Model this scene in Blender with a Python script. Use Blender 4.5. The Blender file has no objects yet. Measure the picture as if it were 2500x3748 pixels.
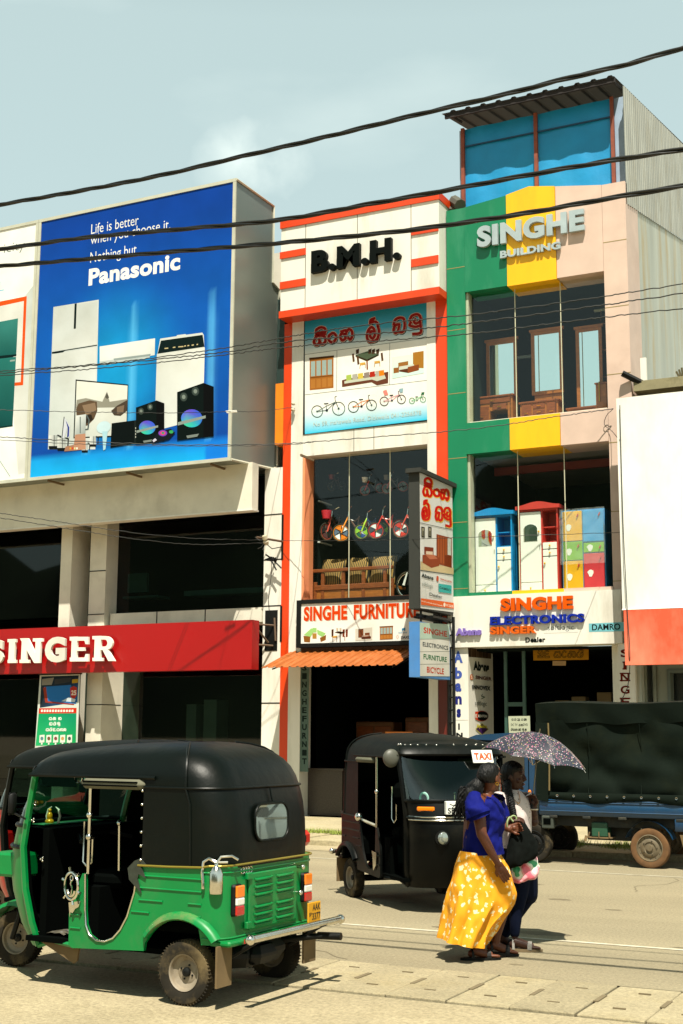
import bpy, math, random
from math import sin, cos, pi, radians, sqrt, atan2
from mathutils import Vector as V, Matrix as M4
random.seed(7)
SC = bpy.context.scene
COL = SC.collection
# ------------------------------------------------------------------ camera
YAW, PITCH, ROLL, FPX, HCAM = 0.46439404, 0.16620988, 0.00523141, 4816.07, 1.78
FW = V((-sin(YAW)*cos(PITCH), cos(YAW)*cos(PITCH), sin(PITCH)))
_r0 = V((cos(YAW), sin(YAW), 0)); _u0 = _r0.cross(FW)
RT = _r0*cos(ROLL)+_u0*sin(ROLL); UP = RT.cross(FW)
CAM = V((0, 0, HCAM))
cd = bpy.data.cameras.new("camera"); cam = bpy.data.objects.new("camera", cd); COL.objects.link(cam)
m = M4.Identity(4)
for i in range(3):
    m[i][0], m[i][1], m[i][2], m[i][3] = RT[i], UP[i], -FW[i], CAM[i]
cam.matrix_world = m
cd.sensor_fit = 'VERTICAL'; cd.sensor_height = 36; cd.sensor_width = 24
cd.lens = FPX/3748*36; cd.clip_end = 3000; cd.clip_start = .05
SC.camera = cam
# ------------------------------------------------------------------ light
SUN = V((.27, -.465, 1)).normalized()
wd = bpy.data.worlds.new("World"); SC.world = wd; wd.use_nodes = True
nt = wd.node_tree; nt.nodes.clear()
out = nt.nodes.new('ShaderNodeOutputWorld'); bg = nt.nodes.new('ShaderNodeBackground')
sky = nt.nodes.new('ShaderNodeTexSky'); sky.sky_type = 'NISHITA'; sky.sun_disc = False
sky.sun_elevation = math.asin(SUN.z); sky.sun_rotation = atan2(SUN.x, SUN.y)
sky.air_density = 1.0; sky.dust_density = 2.0; sky.ozone_density = 1.0
tint = nt.nodes.new('ShaderNodeMix'); tint.data_type = 'RGBA'; tint.blend_type = 'MULTIPLY'
tint.inputs[0].default_value = 1; tint.inputs[7].default_value = (.92, 1.0, .82, 1)
nt.links.new(sky.outputs[0], tint.inputs[6])
# thin high cloud, in the sky's own directions
tc = nt.nodes.new('ShaderNodeTexCoord'); mp = nt.nodes.new('ShaderNodeMapping'); mp.inputs[3].default_value = (2, 2, 5)
nz = nt.nodes.new('ShaderNodeTexNoise'); nz.inputs['Scale'].default_value = 1.7; nz.inputs['Detail'].default_value = 7
rp = nt.nodes.new('ShaderNodeValToRGB'); rp.color_ramp.elements[0].position = .52; rp.color_ramp.elements[1].position = .8
rp.color_ramp.elements[1].color = (.25, .25, .25, 1)
mx = nt.nodes.new('ShaderNodeMix'); mx.data_type = 'RGBA'; mx.inputs[7].default_value = (7.5, 8.2, 7.6, 1)
nt.links.new(tc.outputs['Generated'], mp.inputs[0]); nt.links.new(mp.outputs[0], nz.inputs['Vector'])
nt.links.new(nz.outputs['Fac'], rp.inputs[0]); nt.links.new(rp.outputs[0], ca_.inputs[1]) if 0 else None
# one small soft cloud over the left billboard
cdir = (RT*(930-1250)+UP*(1874-590)+FW*FPX).normalized(); cv = nt.nodes.new('ShaderNodeVectorMath'); cv.operation = 'SUBTRACT'; cv.inputs[1].default_value = cdir
c2 = nt.nodes.new('ShaderNodeVectorMath'); c2.operation = 'MULTIPLY'; c2.inputs[1].default_value = (.75, .75, 1.1); c3 = nt.nodes.new('ShaderNodeVectorMath'); c3.operation = 'LENGTH'
cr_ = nt.nodes.new('ShaderNodeMapRange'); cr_.inputs[1].default_value = .0; cr_.inputs[2].default_value = .055; cr_.inputs[3].default_value = 1; cr_.inputs[4].default_value = 0
cn_ = nt.nodes.new('ShaderNodeTexNoise'); cn_.inputs['Scale'].default_value = 26; cn_.inputs['Detail'].default_value = 7; cm_ = nt.nodes.new('ShaderNodeMath'); cm_.operation = 'MULTIPLY'; cm2 = nt.nodes.new('ShaderNodeMath'); cm2.operation = 'MULTIPLY_ADD'; cm2.use_clamp = True; cm2.inputs[1].default_value = 1.5; cm2.inputs[2].default_value = -.3
nt.links.new(tc.outputs['Generated'], cv.inputs[0]); nt.links.new(cv.outputs[0], c2.inputs[0]); nt.links.new(c2.outputs[0], c3.inputs[0]); nt.links.new(c3.outputs['Value'], cr_.inputs[0]); nt.links.new(tc.outputs['Generated'], cn_.inputs['Vector'])
nt.links.new(cr_.outputs[0], cm_.inputs[0]); nt.links.new(cn_.outputs['Fac'], cm_.inputs[1]); nt.links.new(cm_.outputs[0], cm2.inputs[0])
ca_ = nt.nodes.new('ShaderNodeMath'); ca_.operation = 'MAXIMUM'; nt.links.new(cm2.outputs[0], ca_.inputs[0])
hz = nt.nodes.new('ShaderNodeMix'); hz.data_type = 'RGBA'; hz.inputs[0].default_value = .6; hz.inputs[7].default_value = (4.7, 5.75, 5.35, 1)
nt.links.new(rp.outputs[0], ca_.inputs[1]); nt.links.new(ca_.outputs[0], mx.inputs[0]); nt.links.new(tint.outputs[2], hz.inputs[6]); nt.links.new(hz.outputs[2], mx.inputs[6])
# sky kept bright low down and darkened overhead to cut the fill light
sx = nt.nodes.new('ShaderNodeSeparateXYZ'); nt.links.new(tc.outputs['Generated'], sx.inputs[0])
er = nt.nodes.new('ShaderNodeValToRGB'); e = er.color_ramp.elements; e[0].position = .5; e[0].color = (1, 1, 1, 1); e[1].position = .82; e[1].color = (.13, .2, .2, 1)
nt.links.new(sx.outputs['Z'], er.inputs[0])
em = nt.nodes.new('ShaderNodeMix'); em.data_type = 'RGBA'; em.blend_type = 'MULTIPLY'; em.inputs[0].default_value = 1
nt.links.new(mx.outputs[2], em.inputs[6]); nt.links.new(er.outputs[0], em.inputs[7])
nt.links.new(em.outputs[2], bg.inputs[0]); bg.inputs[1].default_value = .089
nt.links.new(bg.outputs[0], out.inputs[0])
sl = bpy.data.lights.new("sun", 'SUN'); sl.energy = 5; sl.angle = radians(.5); sl.color = (1, .94, .81)
so = bpy.data.objects.new("sun", sl); COL.objects.link(so)
so.rotation_euler = SUN.to_track_quat('Z', 'Y').to_euler(); so.location = (0, 0, 40)
SC.view_settings.view_transform = 'Standard'; SC.view_settings.look = 'None'
SC.view_settings.gamma = 1; SC.view_settings.exposure = .92
SC.cycles.max_bounces = 8; SC.cycles.transparent_max_bounces = 12
# ------------------------------------------------------------------ pixel <-> world (photo pixels, 2500 x 3748)
def ray(x, y): return FW*FPX+RT*(x-1250)+UP*(1874-y)
def at(x, y, Y):
    d = ray(x, y); return CAM+d*(Y/d.y)
def atx(x, y, X):
    d = ray(x, y); return CAM+d*(X/d.x)
def gnd(x, y, z=0):
    d = ray(x, y); return CAM+d*((z-HCAM)/d.z)
def fr(ox, oy, s): return lambda x, y: (ox+x/s, oy+y/s)
K1 = fr(0, 600, 1.4933); K2 = fr(950, 650, 2.09); K3 = fr(1550, 150, 1.6505); K4 = fr(1600, 950, 1.742)
K5 = fr(950, 1600, 2.09); K6 = fr(0, 1700, 1.4255); K7 = fr(1450, 1650, 1.4933); KV = fr(0, 0, 1/1.5944)
KB = fr(50, 1350, 1.96); KP = fr(1080, 1100, 3.0154); KF = fr(1000, 2150, 3.136); KW = fr(1100, 1700, 3.733)
KG = fr(800, 1300, 1.96); KE = fr(1650, 2350, 3.92)
# ------------------------------------------------------------------ colour and materials
def lin(c): return c/12.92 if c <= .04045 else ((c+.055)/1.055)**2.4
def hx(s):
    s = s.lstrip('#'); return tuple(lin(int(s[i:i+2], 16)/255) for i in (0, 2, 4))
_mats = {}
def ink(s): c = hx(s); return tuple(max(0, q*.80-.004) for q in c)      # printing inks are a little duller than the swatch
def mat(name, col, rough=.6, metal=0, var=.12, scale=3., bump=0, bscale=40., spec=.5, dirt=None, dscale=1.2, damt=.5, stretch=(1, 1, 1), coat=0, speck=0, island=0):
    if name in _mats: return _mats[name]
    mt = bpy.data.materials.new(name); mt.use_nodes = True; n = mt.node_tree.nodes; l = mt.node_tree.links
    b = n['Principled BSDF']; b.inputs['Roughness'].default_value = rough; b.inputs['Metallic'].default_value = metal
    b.inputs['Specular IOR Level'].default_value = spec; b.inputs['Coat Weight'].default_value = coat
    if isinstance(col, str): col = hx(col)
    t = n.new('ShaderNodeTexCoord'); mpp = n.new('ShaderNodeMapping'); mpp.inputs[3].default_value = stretch
    l.new(t.outputs['Object'], mpp.inputs[0])
    nn = n.new('ShaderNodeTexNoise'); nn.inputs['Scale'].default_value = scale; nn.inputs['Detail'].default_value = 6
    l.new(mpp.outputs[0], nn.inputs['Vector'])
    cr = n.new('ShaderNodeValToRGB'); e = cr.color_ramp.elements
    e[0].position = .3; e[1].position = .72
    e[0].color = tuple(c*(1-var) for c in col)+(1,); e[1].color = tuple(min(1, c*(1+var*.6)) for c in col)+(1,)
    l.new(nn.outputs['Fac'], cr.inputs[0]); o = cr.outputs[0]
    if dirt:
        n2 = n.new('ShaderNodeTexNoise'); n2.inputs['Scale'].default_value = dscale; n2.inputs['Detail'].default_value = 9; n2.inputs['Roughness'].default_value = .65
        l.new(mpp.outputs[0], n2.inputs['Vector'])
        r2 = n.new('ShaderNodeValToRGB'); r2.color_ramp.elements[0].position = .5; r2.color_ramp.elements[1].position = .72
        r2.color_ramp.elements[1].color = (damt,)*3+(1,)
        l.new(n2.outputs['Fac'], r2.inputs[0])
        mm = n.new('ShaderNodeMix'); mm.data_type = 'RGBA'; mm.inputs[7].default_value = (hx(dirt) if isinstance(dirt, str) else dirt)+(1,)
        l.new(r2.outputs[0], mm.inputs[0]); l.new(o, mm.inputs[6]); o = mm.outputs[2]
    if speck:                                            # aggregate: fine light and dark grains
        n4 = n.new('ShaderNodeTexNoise'); n4.inputs['Scale'].default_value = speck; n4.inputs['Detail'].default_value = 4; n4.inputs['Roughness'].default_value = .8
        l.new(t.outputs['Object'], n4.inputs['Vector']); r4 = n.new('ShaderNodeValToRGB'); e4 = r4.color_ramp.elements
        e4[0].position = .3; e4[0].color = (.62, .62, .62, 1); e4[1].position = .7; e4[1].color = (1.25, 1.25, 1.25, 1); l.new(n4.outputs['Fac'], r4.inputs[0])
        m4 = n.new('ShaderNodeMix'); m4.data_type = 'RGBA'; m4.blend_type = 'MULTIPLY'; m4.inputs[0].default_value = 1; l.new(o, m4.inputs[6]); l.new(r4.outputs[0], m4.inputs[7]); o = m4.outputs[2]
    if island:                                           # each slab its own tone
        g5 = n.new('ShaderNodeNewGeometry'); h5 = n.new('ShaderNodeHueSaturation'); r5 = n.new('ShaderNodeMapRange'); r5.inputs[3].default_value = 1-island; r5.inputs[4].default_value = 1+island*.6
        l.new(g5.outputs['Random Per Island'], r5.inputs[0]); l.new(r5.outputs[0], h5.inputs['Value']); l.new(o, h5.inputs['Color']); o = h5.outputs[0]
    l.new(o, b.inputs['Base Color'])
    if bump:
        n3 = n.new('ShaderNodeTexNoise'); n3.inputs['Scale'].default_value = bscale; n3.inputs['Detail'].default_value = 5
        l.new(mpp.outputs[0], n3.inputs['Vector'])
        bp = n.new('ShaderNodeBump'); bp.inputs['Strength'].default_value = bump; bp.inputs['Distance'].default_value = .02
        l.new(n3.outputs['Fac'], bp.inputs['Height']); l.new(bp.outputs[0], b.inputs['Normal'])
    _mats[name] = mt; return mt
def glass(name, tint=(.6, .7, .66), refl=1.5, rough=.02):
    if name in _mats: return _mats[name]
    mt = bpy.data.materials.new(name); mt.use_nodes = True; n = mt.node_tree.nodes; l = mt.node_tree.links; n.clear()
    o = n.new('ShaderNodeOutputMaterial'); mxs = n.new('ShaderNodeMixShader'); tr = n.new('ShaderNodeBsdfTransparent'); g = n.new('ShaderNodeBsdfGlossy')
    f = n.new('ShaderNodeFresnel'); ge = n.new('ShaderNodeNewGeometry'); mi = n.new('ShaderNodeMix'); mi.inputs[2].default_value = refl; mi.inputs[3].default_value = 1/refl
    l.new(ge.outputs['Backfacing'], mi.inputs[0]); l.new(mi.outputs[0], f.inputs[0])   # same reflectance from both sides of a thin pane
    tr.inputs[0].default_value = tint+(1,); g.inputs['Roughness'].default_value = rough; g.inputs[0].default_value = (.9, .95, .93, 1)
    l.new(f.outputs[0], mxs.inputs[0]); l.new(tr.outputs[0], mxs.inputs[1]); l.new(g.outputs[0], mxs.inputs[2]); l.new(mxs.outputs[0], o.inputs[0])
    _mats[name] = mt; return mt
def printmat(name='printed sheet', rough=.5, spec=.1):
    if name in _mats: return _mats[name]
    mt = bpy.data.materials.new(name); mt.use_nodes = True; n = mt.node_tree.nodes; l = mt.node_tree.links
    b = n['Principled BSDF']; b.inputs['Roughness'].default_value = rough; b.inputs['Specular IOR Level'].default_value = spec
    a = n.new('ShaderNodeAttribute'); a.attribute_name = 'Col'
    t = n.new('ShaderNodeTexCoord'); nn = n.new('ShaderNodeTexNoise'); nn.inputs['Scale'].default_value = 1.3; nn.inputs['Detail'].default_value = 8
    l.new(t.outputs['Object'], nn.inputs['Vector'])
    cr = n.new('ShaderNodeValToRGB'); cr.color_ramp.elements[0].color = (.86, .85, .82, 1); cr.color_ramp.elements[0].position = .3; cr.color_ramp.elements[1].position = .65
    l.new(nn.outputs['Fac'], cr.inputs[0])
    mm = n.new('ShaderNodeMix'); mm.data_type = 'RGBA'; mm.blend_type = 'MULTIPLY'; mm.inputs[0].default_value = 1
    l.new(a.outputs['Color'], mm.inputs[6]); l.new(cr.outputs[0], mm.inputs[7]); l.new(mm.outputs[2], b.inputs['Base Color'])
    _mats[name] = mt; return mt
# ------------------------------------------------------------------ objects
def setp(o, label=None, cat=None, group=None, kind=None):
    if label: o['label'] = label
    if cat: o['category'] = cat
    if group: o['group'] = group
    if kind: o['kind'] = kind
    return o
def thing(name, label, cat, loc=(0, 0, 0), rz=0, group=None):
    o = bpy.data.objects.new(name, None); COL.objects.link(o); o.location = loc; o.rotation_euler = (0, 0, rz); o.empty_display_size = .2
    return setp(o, label, cat, group)
TXT = {}
def textgeo(s, bold=0., sp=None):
    sp = sp or (1.0+max(0, bold-.015)*2.2); k = (s, bold, sp)
    if k not in TXT:
        c = bpy.data.curves.new('t', 'FONT'); c.body = s; c.size = 1; c.offset = bold; c.space_character = sp; c.fill_mode = 'FRONT'; c.resolution_u = 4
        o = bpy.data.objects.new('t', c); COL.objects.link(o)
        dg = bpy.context.evaluated_depsgraph_get(); me = bpy.data.meshes.new_from_object(o.evaluated_get(dg))
        vs = [(v.co.x, v.co.y) for v in me.vertices]; fs = [tuple(p.vertices) for p in me.polygons]
        bpy.data.objects.remove(o); bpy.data.curves.remove(c); bpy.data.meshes.remove(me)
        x0 = min(v[0] for v in vs); x1 = max(v[0] for v in vs); y0 = min(v[1] for v in vs); y1 = max(v[1] for v in vs)
        TXT[k] = ([((v[0]-x0)/(x1-x0), (v[1]-y0)/(y1-y0)) for v in vs], fs)
    return TXT[k]
class MB:
    def __init__(s): s.v = []; s.f = []; s.mi = []; s.c = []; s.cur = 0; s.col = (1, 1, 1)
    def add(s, vs, fs, m=None):
        b = len(s.v); s.v += [V(v) for v in vs]
        if m is not None: s.v[b:] = [m @ v for v in s.v[b:]]
        for f in fs: s.f.append(tuple(i+b for i in f)); s.mi.append(s.cur); s.c.append(s.col)
        return s
    def box(s, a, b, m=None):
        x0, y0, z0 = a; x1, y1, z1 = b
        return s.add([(x0, y0, z0), (x1, y0, z0), (x1, y1, z0), (x0, y1, z0), (x0, y0, z1), (x1, y0, z1), (x1, y1, z1), (x0, y1, z1)],
                     [(0, 3, 2, 1), (4, 5, 6, 7), (0, 1, 5, 4), (1, 2, 6, 5), (2, 3, 7, 6), (3, 0, 4, 7)] if (x1-x0)*(y1-y0)*(z1-z0) > 0 else
                     [(0, 1, 2, 3), (7, 6, 5, 4), (4, 5, 1, 0), (5, 6, 2, 1), (6, 7, 3, 2), (7, 4, 0, 3)], m)
    def bbox(s, a, b, r=.01, m=None):      # box with chamfered vertical and horizontal edges
        x0, y0, z0 = a; x1, y1, z1 = b; r = min(r, abs(x1-x0)*.45, abs(y1-y0)*.45, abs(z1-z0)*.45)
        def ring(z, q):
            return [(x0+q+r, y0+q, z), (x1-q-r, y0+q, z), (x1-q, y0+q+r, z), (x1-q, y1-q-r, z), (x1-q-r, y1-q, z), (x0+q+r, y1-q, z), (x0+q, y1-q-r, z), (x0+q, y0+q+r, z)]
        return s.loft([ring(z0, r*.6), ring(z0+r, 0), ring(z1-r, 0), ring(z1, r*.6)], True, True, m)
    def loft(s, rings, closed=True, caps=False, m=None):
        n = len(rings[0]); vs = [p for r in rings for p in r]; fs = []
        for i in range(len(rings)-1):
            for j in range(n if closed else n-1):
                k = (j+1) % n; fs.append((i*n+j, i*n+k, (i+1)*n+k, (i+1)*n+j))
        if caps: fs.append(tuple(range(n-1, -1, -1))); fs.append(tuple((len(rings)-1)*n+j for j in range(n)))
        return s.add(vs, fs, m)
    def tube(s, pts, r, n=6, m=None, caps=True):
        pts = [V(p) for p in pts]; rings = []; N = len(pts); ref = None
        for i, p in enumerate(pts):
            d = (pts[min(i+1, N-1)]-pts[max(i-1, 0)]).normalized()
            if ref is None:
                ref = V((0, 0, 1)) if abs(d.z) < .9 else V((1, 0, 0))
            a = d.cross(ref).normalized(); ref2 = a.cross(d); ref = ref2
            rr = r[i] if isinstance(r, (list, tuple)) else r
            rings.append([p+(a*cos(2*pi*j/n)+ref2*sin(2*pi*j/n))*rr for j in range(n)])
        return s.loft(rings, True, caps, m)
    def cyl(s, p, q, r, n=16, r2=None, m=None): return s.tube([p, q], [r, r if r2 is None else r2], n, m)
    def lathe(s, prof, n=24, m=None, close=False):   # prof [(r, h)] about z
        rings = [[(r*cos(2*pi*j/n), r*sin(2*pi*j/n), h) for j in range(n)] for r, h in prof]
        return s.loft(rings, True, close, m)
    def ball(s, c, r, n=12, k=8, m=None):
        r = r if isinstance(r, (tuple, list)) else (r, r, r)
        rings = [[(c[0]+r[0]*sin(pi*i/k)*cos(2*pi*j/n), c[1]+r[1]*sin(pi*i/k)*sin(2*pi*j/n), c[2]-r[2]*cos(pi*i/k)) for j in range(n)] for i in range(k+1)]
        rings[0] = [(c[0]+(p[0]-c[0])*.01, c[1]+(p[1]-c[1])*.01, c[2]-r[2]) for p in rings[1]]; rings[-1] = [(c[0]+(p[0]-c[0])*.01, c[1]+(p[1]-c[1])*.01, c[2]+r[2]) for p in rings[-2]]
        return s.loft(rings, True, True, m)
    def torus(s, R, r, n=24, k=6, m=None, a0=0, a1=2*pi):
        full = abs(a1-a0-2*pi) < 1e-6
        N = n if full else n+1
        rings = []
        for i in range(N):
            a = a0+(a1-a0)*i/n
            rings.append([((R+r*cos(2*pi*j/k))*cos(a), (R+r*cos(2*pi*j/k))*sin(a), r*sin(2*pi*j/k)) for j in range(k)])
        if full: rings.append(rings[0])
        return s.loft(rings, True, not full, m)
    def prism(s, poly, a, b, axis='y', m=None):      # polygon in the other two axes, from a to b
        if axis == 'y': P = lambda p, t: (p[0], t, p[1])
        elif axis == 'x': P = lambda p, t: (t, p[0], p[1])
        else: P = lambda p, t: (p[0], p[1], t)
        n = len(poly); vs = [P(p, a) for p in poly]+[P(p, b) for p in poly]
        fs = [tuple(range(n)), tuple(range(2*n-1, n-1, -1))]+[(i, i+n, (i+1) % n+n, (i+1) % n) for i in range(n)]
        return s.add(vs, fs, m)
    def build(s, name, mats, parent=None, smooth=None, label=None):
        me = bpy.data.meshes.new(name); me.from_pydata(s.v, [], s.f)
        mats = mats if isinstance(mats, (list, tuple)) else [mats]
        for mt in mats: me.materials.append(mt)
        if len(mats) > 1: me.polygons.foreach_set('material_index', s.mi)
        if any(c != (1, 1, 1) for c in s.c):
            ca = me.color_attributes.new('Col', 'FLOAT_COLOR', 'CORNER')
            data = []
            for p, c in zip(me.polygons, s.c):
                for k in range(p.loop_total):
                    cc = c[k] if isinstance(c[0], (tuple, list)) else c
                    data += [cc[0], cc[1], cc[2], 1]
            ca.data.foreach_set('color', data)
        import bmesh
        if getattr(s, 'fix', True):
            bm = bmesh.new(); bm.from_mesh(me); bmesh.ops.recalc_face_normals(bm, faces=bm.faces); bm.to_mesh(me); bm.free()
        if smooth is not None:
            me.polygons.foreach_set('use_smooth', [True]*len(me.polygons)); me.set_sharp_from_angle(angle=radians(smooth))
        me.update()
        o = bpy.data.objects.new(name, me); COL.objects.link(o)
        if parent: o.parent = parent
        if label: o['label'] = label
        return o
class PR(MB):
    """flat print on a plane of constant Y (or X), drawn in pixels of frame k; each layer proud of the last"""
    fix = False
    def __init__(s, Y, k, axis='y', sgn=-1, step=.00015):
        MB.__init__(s); s.Y = Y; s.k = k; s.ax = axis; s.sg = sgn; s.n = 0; s.st = step; s.L = None
    def P(s, x, y, lift=0):
        q = s.k(x, y)
        if s.ax == 'y':
            p = at(q[0], q[1], s.Y); p.y += s.sg*lift
        else:
            p = atx(q[0], q[1], s.Y); p.x += s.sg*lift
        return p
    def lift(s):
        if s.L is not None: return s.L
        s.n += 1; return s.n*s.st
    def poly(s, pts, c):
        cc = [ink(q) for q in c] if isinstance(c, (list, tuple)) and isinstance(c[0], str) else (ink(c) if isinstance(c, str) else c)
        l = s.lift(); vs = [s.P(x, y, l) for x, y in pts]
        a = (vs[1]-vs[0]).cross(vs[2]-vs[1]); tot = V((0, 0, 0))
        for i in range(1, len(vs)-1): tot += (vs[i]-vs[0]).cross(vs[i+1]-vs[0])
        nrm = V((0, s.sg, 0)) if s.ax == 'y' else V((s.sg, 0, 0))
        if tot.dot(nrm) < 0:
            vs.reverse()
            if isinstance(cc, list): cc = cc[::-1]
        s.col = cc if isinstance(cc, tuple) else [tuple(q) for q in cc]
        MB.add(s, vs, [tuple(range(len(vs)))]); return s
    def rect(s, tl, br, c):                        # true upright rectangle on the plane through two corners
        l = s.lift(); a = s.P(*tl, l); b = s.P(*br, l)
        vs = [(a.x, a.y, b.z), (b.x, b.y, b.z), (b.x, b.y, a.z), (a.x, a.y, a.z)]
        c = [ink(q) for q in c] if isinstance(c, (list, tuple)) and isinstance(c[0], str) else (ink(c) if isinstance(c, str) else c)
        s.col = c; MB.add(s, vs, [(0, 1, 2, 3)]); return s
    def ell(s, cx, cy, rx, ry, c, n=20, rot=0):
        return s.poly([(cx+rx*cos(2*pi*i/n)*cos(rot)-ry*sin(2*pi*i/n)*sin(rot), cy+rx*cos(2*pi*i/n)*sin(rot)+ry*sin(2*pi*i/n)*cos(rot)) for i in range(n)], c)
    def line(s, pts, w, c, closed=False):
        if closed: pts = list(pts)+[pts[0]]
        l = s.lift(); s.L = l
        for i, ((x0, y0), (x1, y1)) in enumerate(zip(pts[:-1], pts[1:])):
            d = sqrt((x1-x0)**2+(y1-y0)**2) or 1; ex, ey = (x1-x0)/d*w*.42, (y1-y0)/d*w*.42; nx, ny = -(y1-y0)/d*w/2, (x1-x0)/d*w/2
            s.L = l+(i % 6)*.00002
            s.poly([(x0-ex+nx, y0-ey+ny), (x1+ex+nx, y1+ey+ny), (x1+ex-nx, y1+ey-ny), (x0-ex-nx, y0-ey-ny)], c)
        s.L = None; return s
    def ring(s, cx, cy, rx, ry, w, c, n=22):
        l = s.lift(); s.L = l
        for i in range(n):
            a, b = 2*pi*i/n, 2*pi*(i+1)/n
            s.poly([(cx+rx*cos(a), cy+ry*sin(a)), (cx+rx*cos(b), cy+ry*sin(b)), (cx+(rx-w)*cos(b), cy+(ry-w)*sin(b)), (cx+(rx-w)*cos(a), cy+(ry-w)*sin(a))], c)
        s.L = None; return s
    def text(s, t, tl, br, c, bold=0., depth=0, back=0):
        vs, fs = textgeo(t, bold); l = s.lift(); a = s.P(*tl, l); b = s.P(*br, l)
        W = [V((a.x+(b.x-a.x)*u, a.y+(b.y-a.y)*u, b.z+(a.z-b.z)*w)) for u, w in vs]
        n = V((0, s.sg, 0)) if s.ax == 'y' else V((s.sg, 0, 0))
        s.col = ink(c) if isinstance(c, str) else c
        if depth: solid(s, W, fs, n, depth)
        else: MB.add(s, W, fs)
        return s
def solid(mb, W, fs, n, depth):
    """raise a flat filled outline into block letters of the given depth along n"""
    k = len(W); cnt = {}
    for f in fs:
        for i in range(len(f)):
            e = (f[i], f[(i+1) % len(f)]); cnt[e] = 1
    side = [(a, b, b+k, a+k) for (a, b) in cnt if (b, a) not in cnt]
    MB.add(mb, [w+n*depth for w in W]+W, list(fs)+[tuple((a, a+k, b+k, b)) for a, b, _, _ in side])
def fbox(name, tl, br, Y, depth, mt, parent, k, smooth=None, label=None):
    """upright slab: front face through two photo corners on plane Y, going `depth` back"""
    a = at(*k(*tl), Y); b = at(*k(*br), Y)
    o = MB().box((min(a.x, b.x), Y, min(a.z, b.z)), (max(a.x, b.x), Y+depth, max(a.z, b.z))).build(name, mt, parent); 
    if label: o['label'] = label
    return o
def addbox(mb, tl, br, Y, depth, k):
    a = at(*k(*tl), Y); b = at(*k(*br), Y)
    return mb.box((min(a.x, b.x), Y, min(a.z, b.z)), (max(a.x, b.x), Y+depth, max(a.z, b.z)))
def TR(loc, rz=0, rx=0, ry=0): return M4.Translation(V(loc)) @ M4.Rotation(rz, 4, 'Z') @ M4.Rotation(ry, 4, 'Y') @ M4.Rotation(rx, 4, 'X')
# ================================================================== setting
WHITE = mat('white cladding', '#d6d3c8', .5, var=.07, scale=1.5, dirt='#8f8872', dscale=2.4, damt=.4, stretch=(1, 1, .22))
SHADEW = mat('cream plaster', '#cfc9b8', .7, var=.1, scale=2, dirt='#8a8270', damt=.35)
ORANGE = mat('orange red cladding', '#cc3a00', .45, var=.08, scale=1.5, dirt='#c84a1c', damt=.35)
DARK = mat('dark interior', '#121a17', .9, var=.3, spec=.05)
BLACKM = mat('black steel', '#090b09', .55, var=.3, spec=.25)
ALU = mat('brushed aluminium', '#757d77', .4, metal=.5, var=.12, scale=.7, stretch=(1, .6, 1.5))
CONC = mat('old concrete', '#8d8674', .9, var=.25, scale=2, dirt='#3c3a30', dscale=2, damt=.7, bump=.3)
GRIME = mat('joint line', '#5d584b', .9)
CHROME = mat('chrome', '#d8d4c8', .16, metal=1, var=.1, scale=14, dirt='#8a7a5c', dscale=8, damt=.25)
SHOPGLASS = glass('shop window glass', (.93, .98, .95), 1.5)
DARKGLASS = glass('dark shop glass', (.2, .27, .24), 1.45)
PRINT = printmat()

def sheet(name, x0, x1, y0, y1, z, mt, cuts=1, kind='structure'):
    mb = MB(); n = cuts
    for i in range(n):
        a, b = x0+(x1-x0)*i/n, x0+(x1-x0)*(i+1)/n
        mb.add([(a, y0, z), (b, y0, z), (b, y1, z), (a, y1, z)], [(0, 1, 2, 3)])
    o = mb.build(name, mt); setp(o, kind=kind); return o
GROUND = mat('dusty ground', '#a3957a', .95, var=.2, scale=.4, bump=.2, bscale=30, dirt='#7c7152', dscale=.3)
ROAD = mat('worn asphalt', '#8f856c', .92, var=.16, scale=.5, bump=.35, bscale=160, speck=38, dirt='#7d745d', dscale=.45, damt=.55, stretch=(.22, 1.6, 1), spec=.25)
SHOULDER = mat('sandy shoulder', '#9c9074', .95, var=.14, scale=.9, bump=.3, bscale=90, speck=30, dirt='#6f6448', dscale=.7, damt=.6, spec=.2)
SLAB = mat('concrete drain slab', '#9b9074', .9, speck=45, island=.16, var=.14, scale=2.2, bump=.25, bscale=120, dirt='#9a8c69', dscale=1.6, damt=.6, spec=.2)
PAVE = mat('pavement concrete', '#a59a7c', .92, speck=25, island=.15, var=.14, scale=1.1, bump=.2, bscale=70, dirt='#8f8159', dscale=1.0, damt=.6, spec=.2)
sheet('ground', -900, 900, -900, 900, -.03, GROUND)
sheet('road', -120, 120, 9.72, 18.35, 0, ROAD)
sheet('roadside', -120, 120, -30, 8.57, -.004, SHOULDER)
sheet('gutter', -120, 120, 18.35, 19.5, .004, SHOULDER)
# drain cover slabs along the road edge
mb = MB(); rs = random.Random(3)
for i in range(-42, 60):
    x = -4.39+i*.4455; dz = rs.uniform(-.004, .004); t = rs.uniform(-.006, .006)
    mb.bbox((x+.004+t, 8.585, -.05), (x+.4415+t, 9.655, .014+dz), .006)
setp(mb.build('roadside_path', SLAB), kind='structure')
mb = MB()
for i in range(-42, 60):
    x = -4.39+i*.4455
    mb.box((x-.006, 9.02, .012), (x+.028, 9.25, .0195))           # dark lifting gaps at the joints
    for (dx, yy) in ((.17, 8.86), (.2, 9.42)):
        mb.box((x+dx, yy, .012), (x+dx+.085, yy+.016, .0195))
setp(mb.build('path_gaps', mat('slab slot', '#6a5e45', .95)), kind='structure')
LINE = mat('road paint', '#b9b29e', .85, var=.2, scale=9, dirt='#8f856c', dscale=4, damt=.85, spec=.1)
sheet('road_line', -120, 120, 11.50, 11.565, .004, LINE)
sheet('road_line', -120, 120, 17.235, 17.285, .004, LINE)
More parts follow.
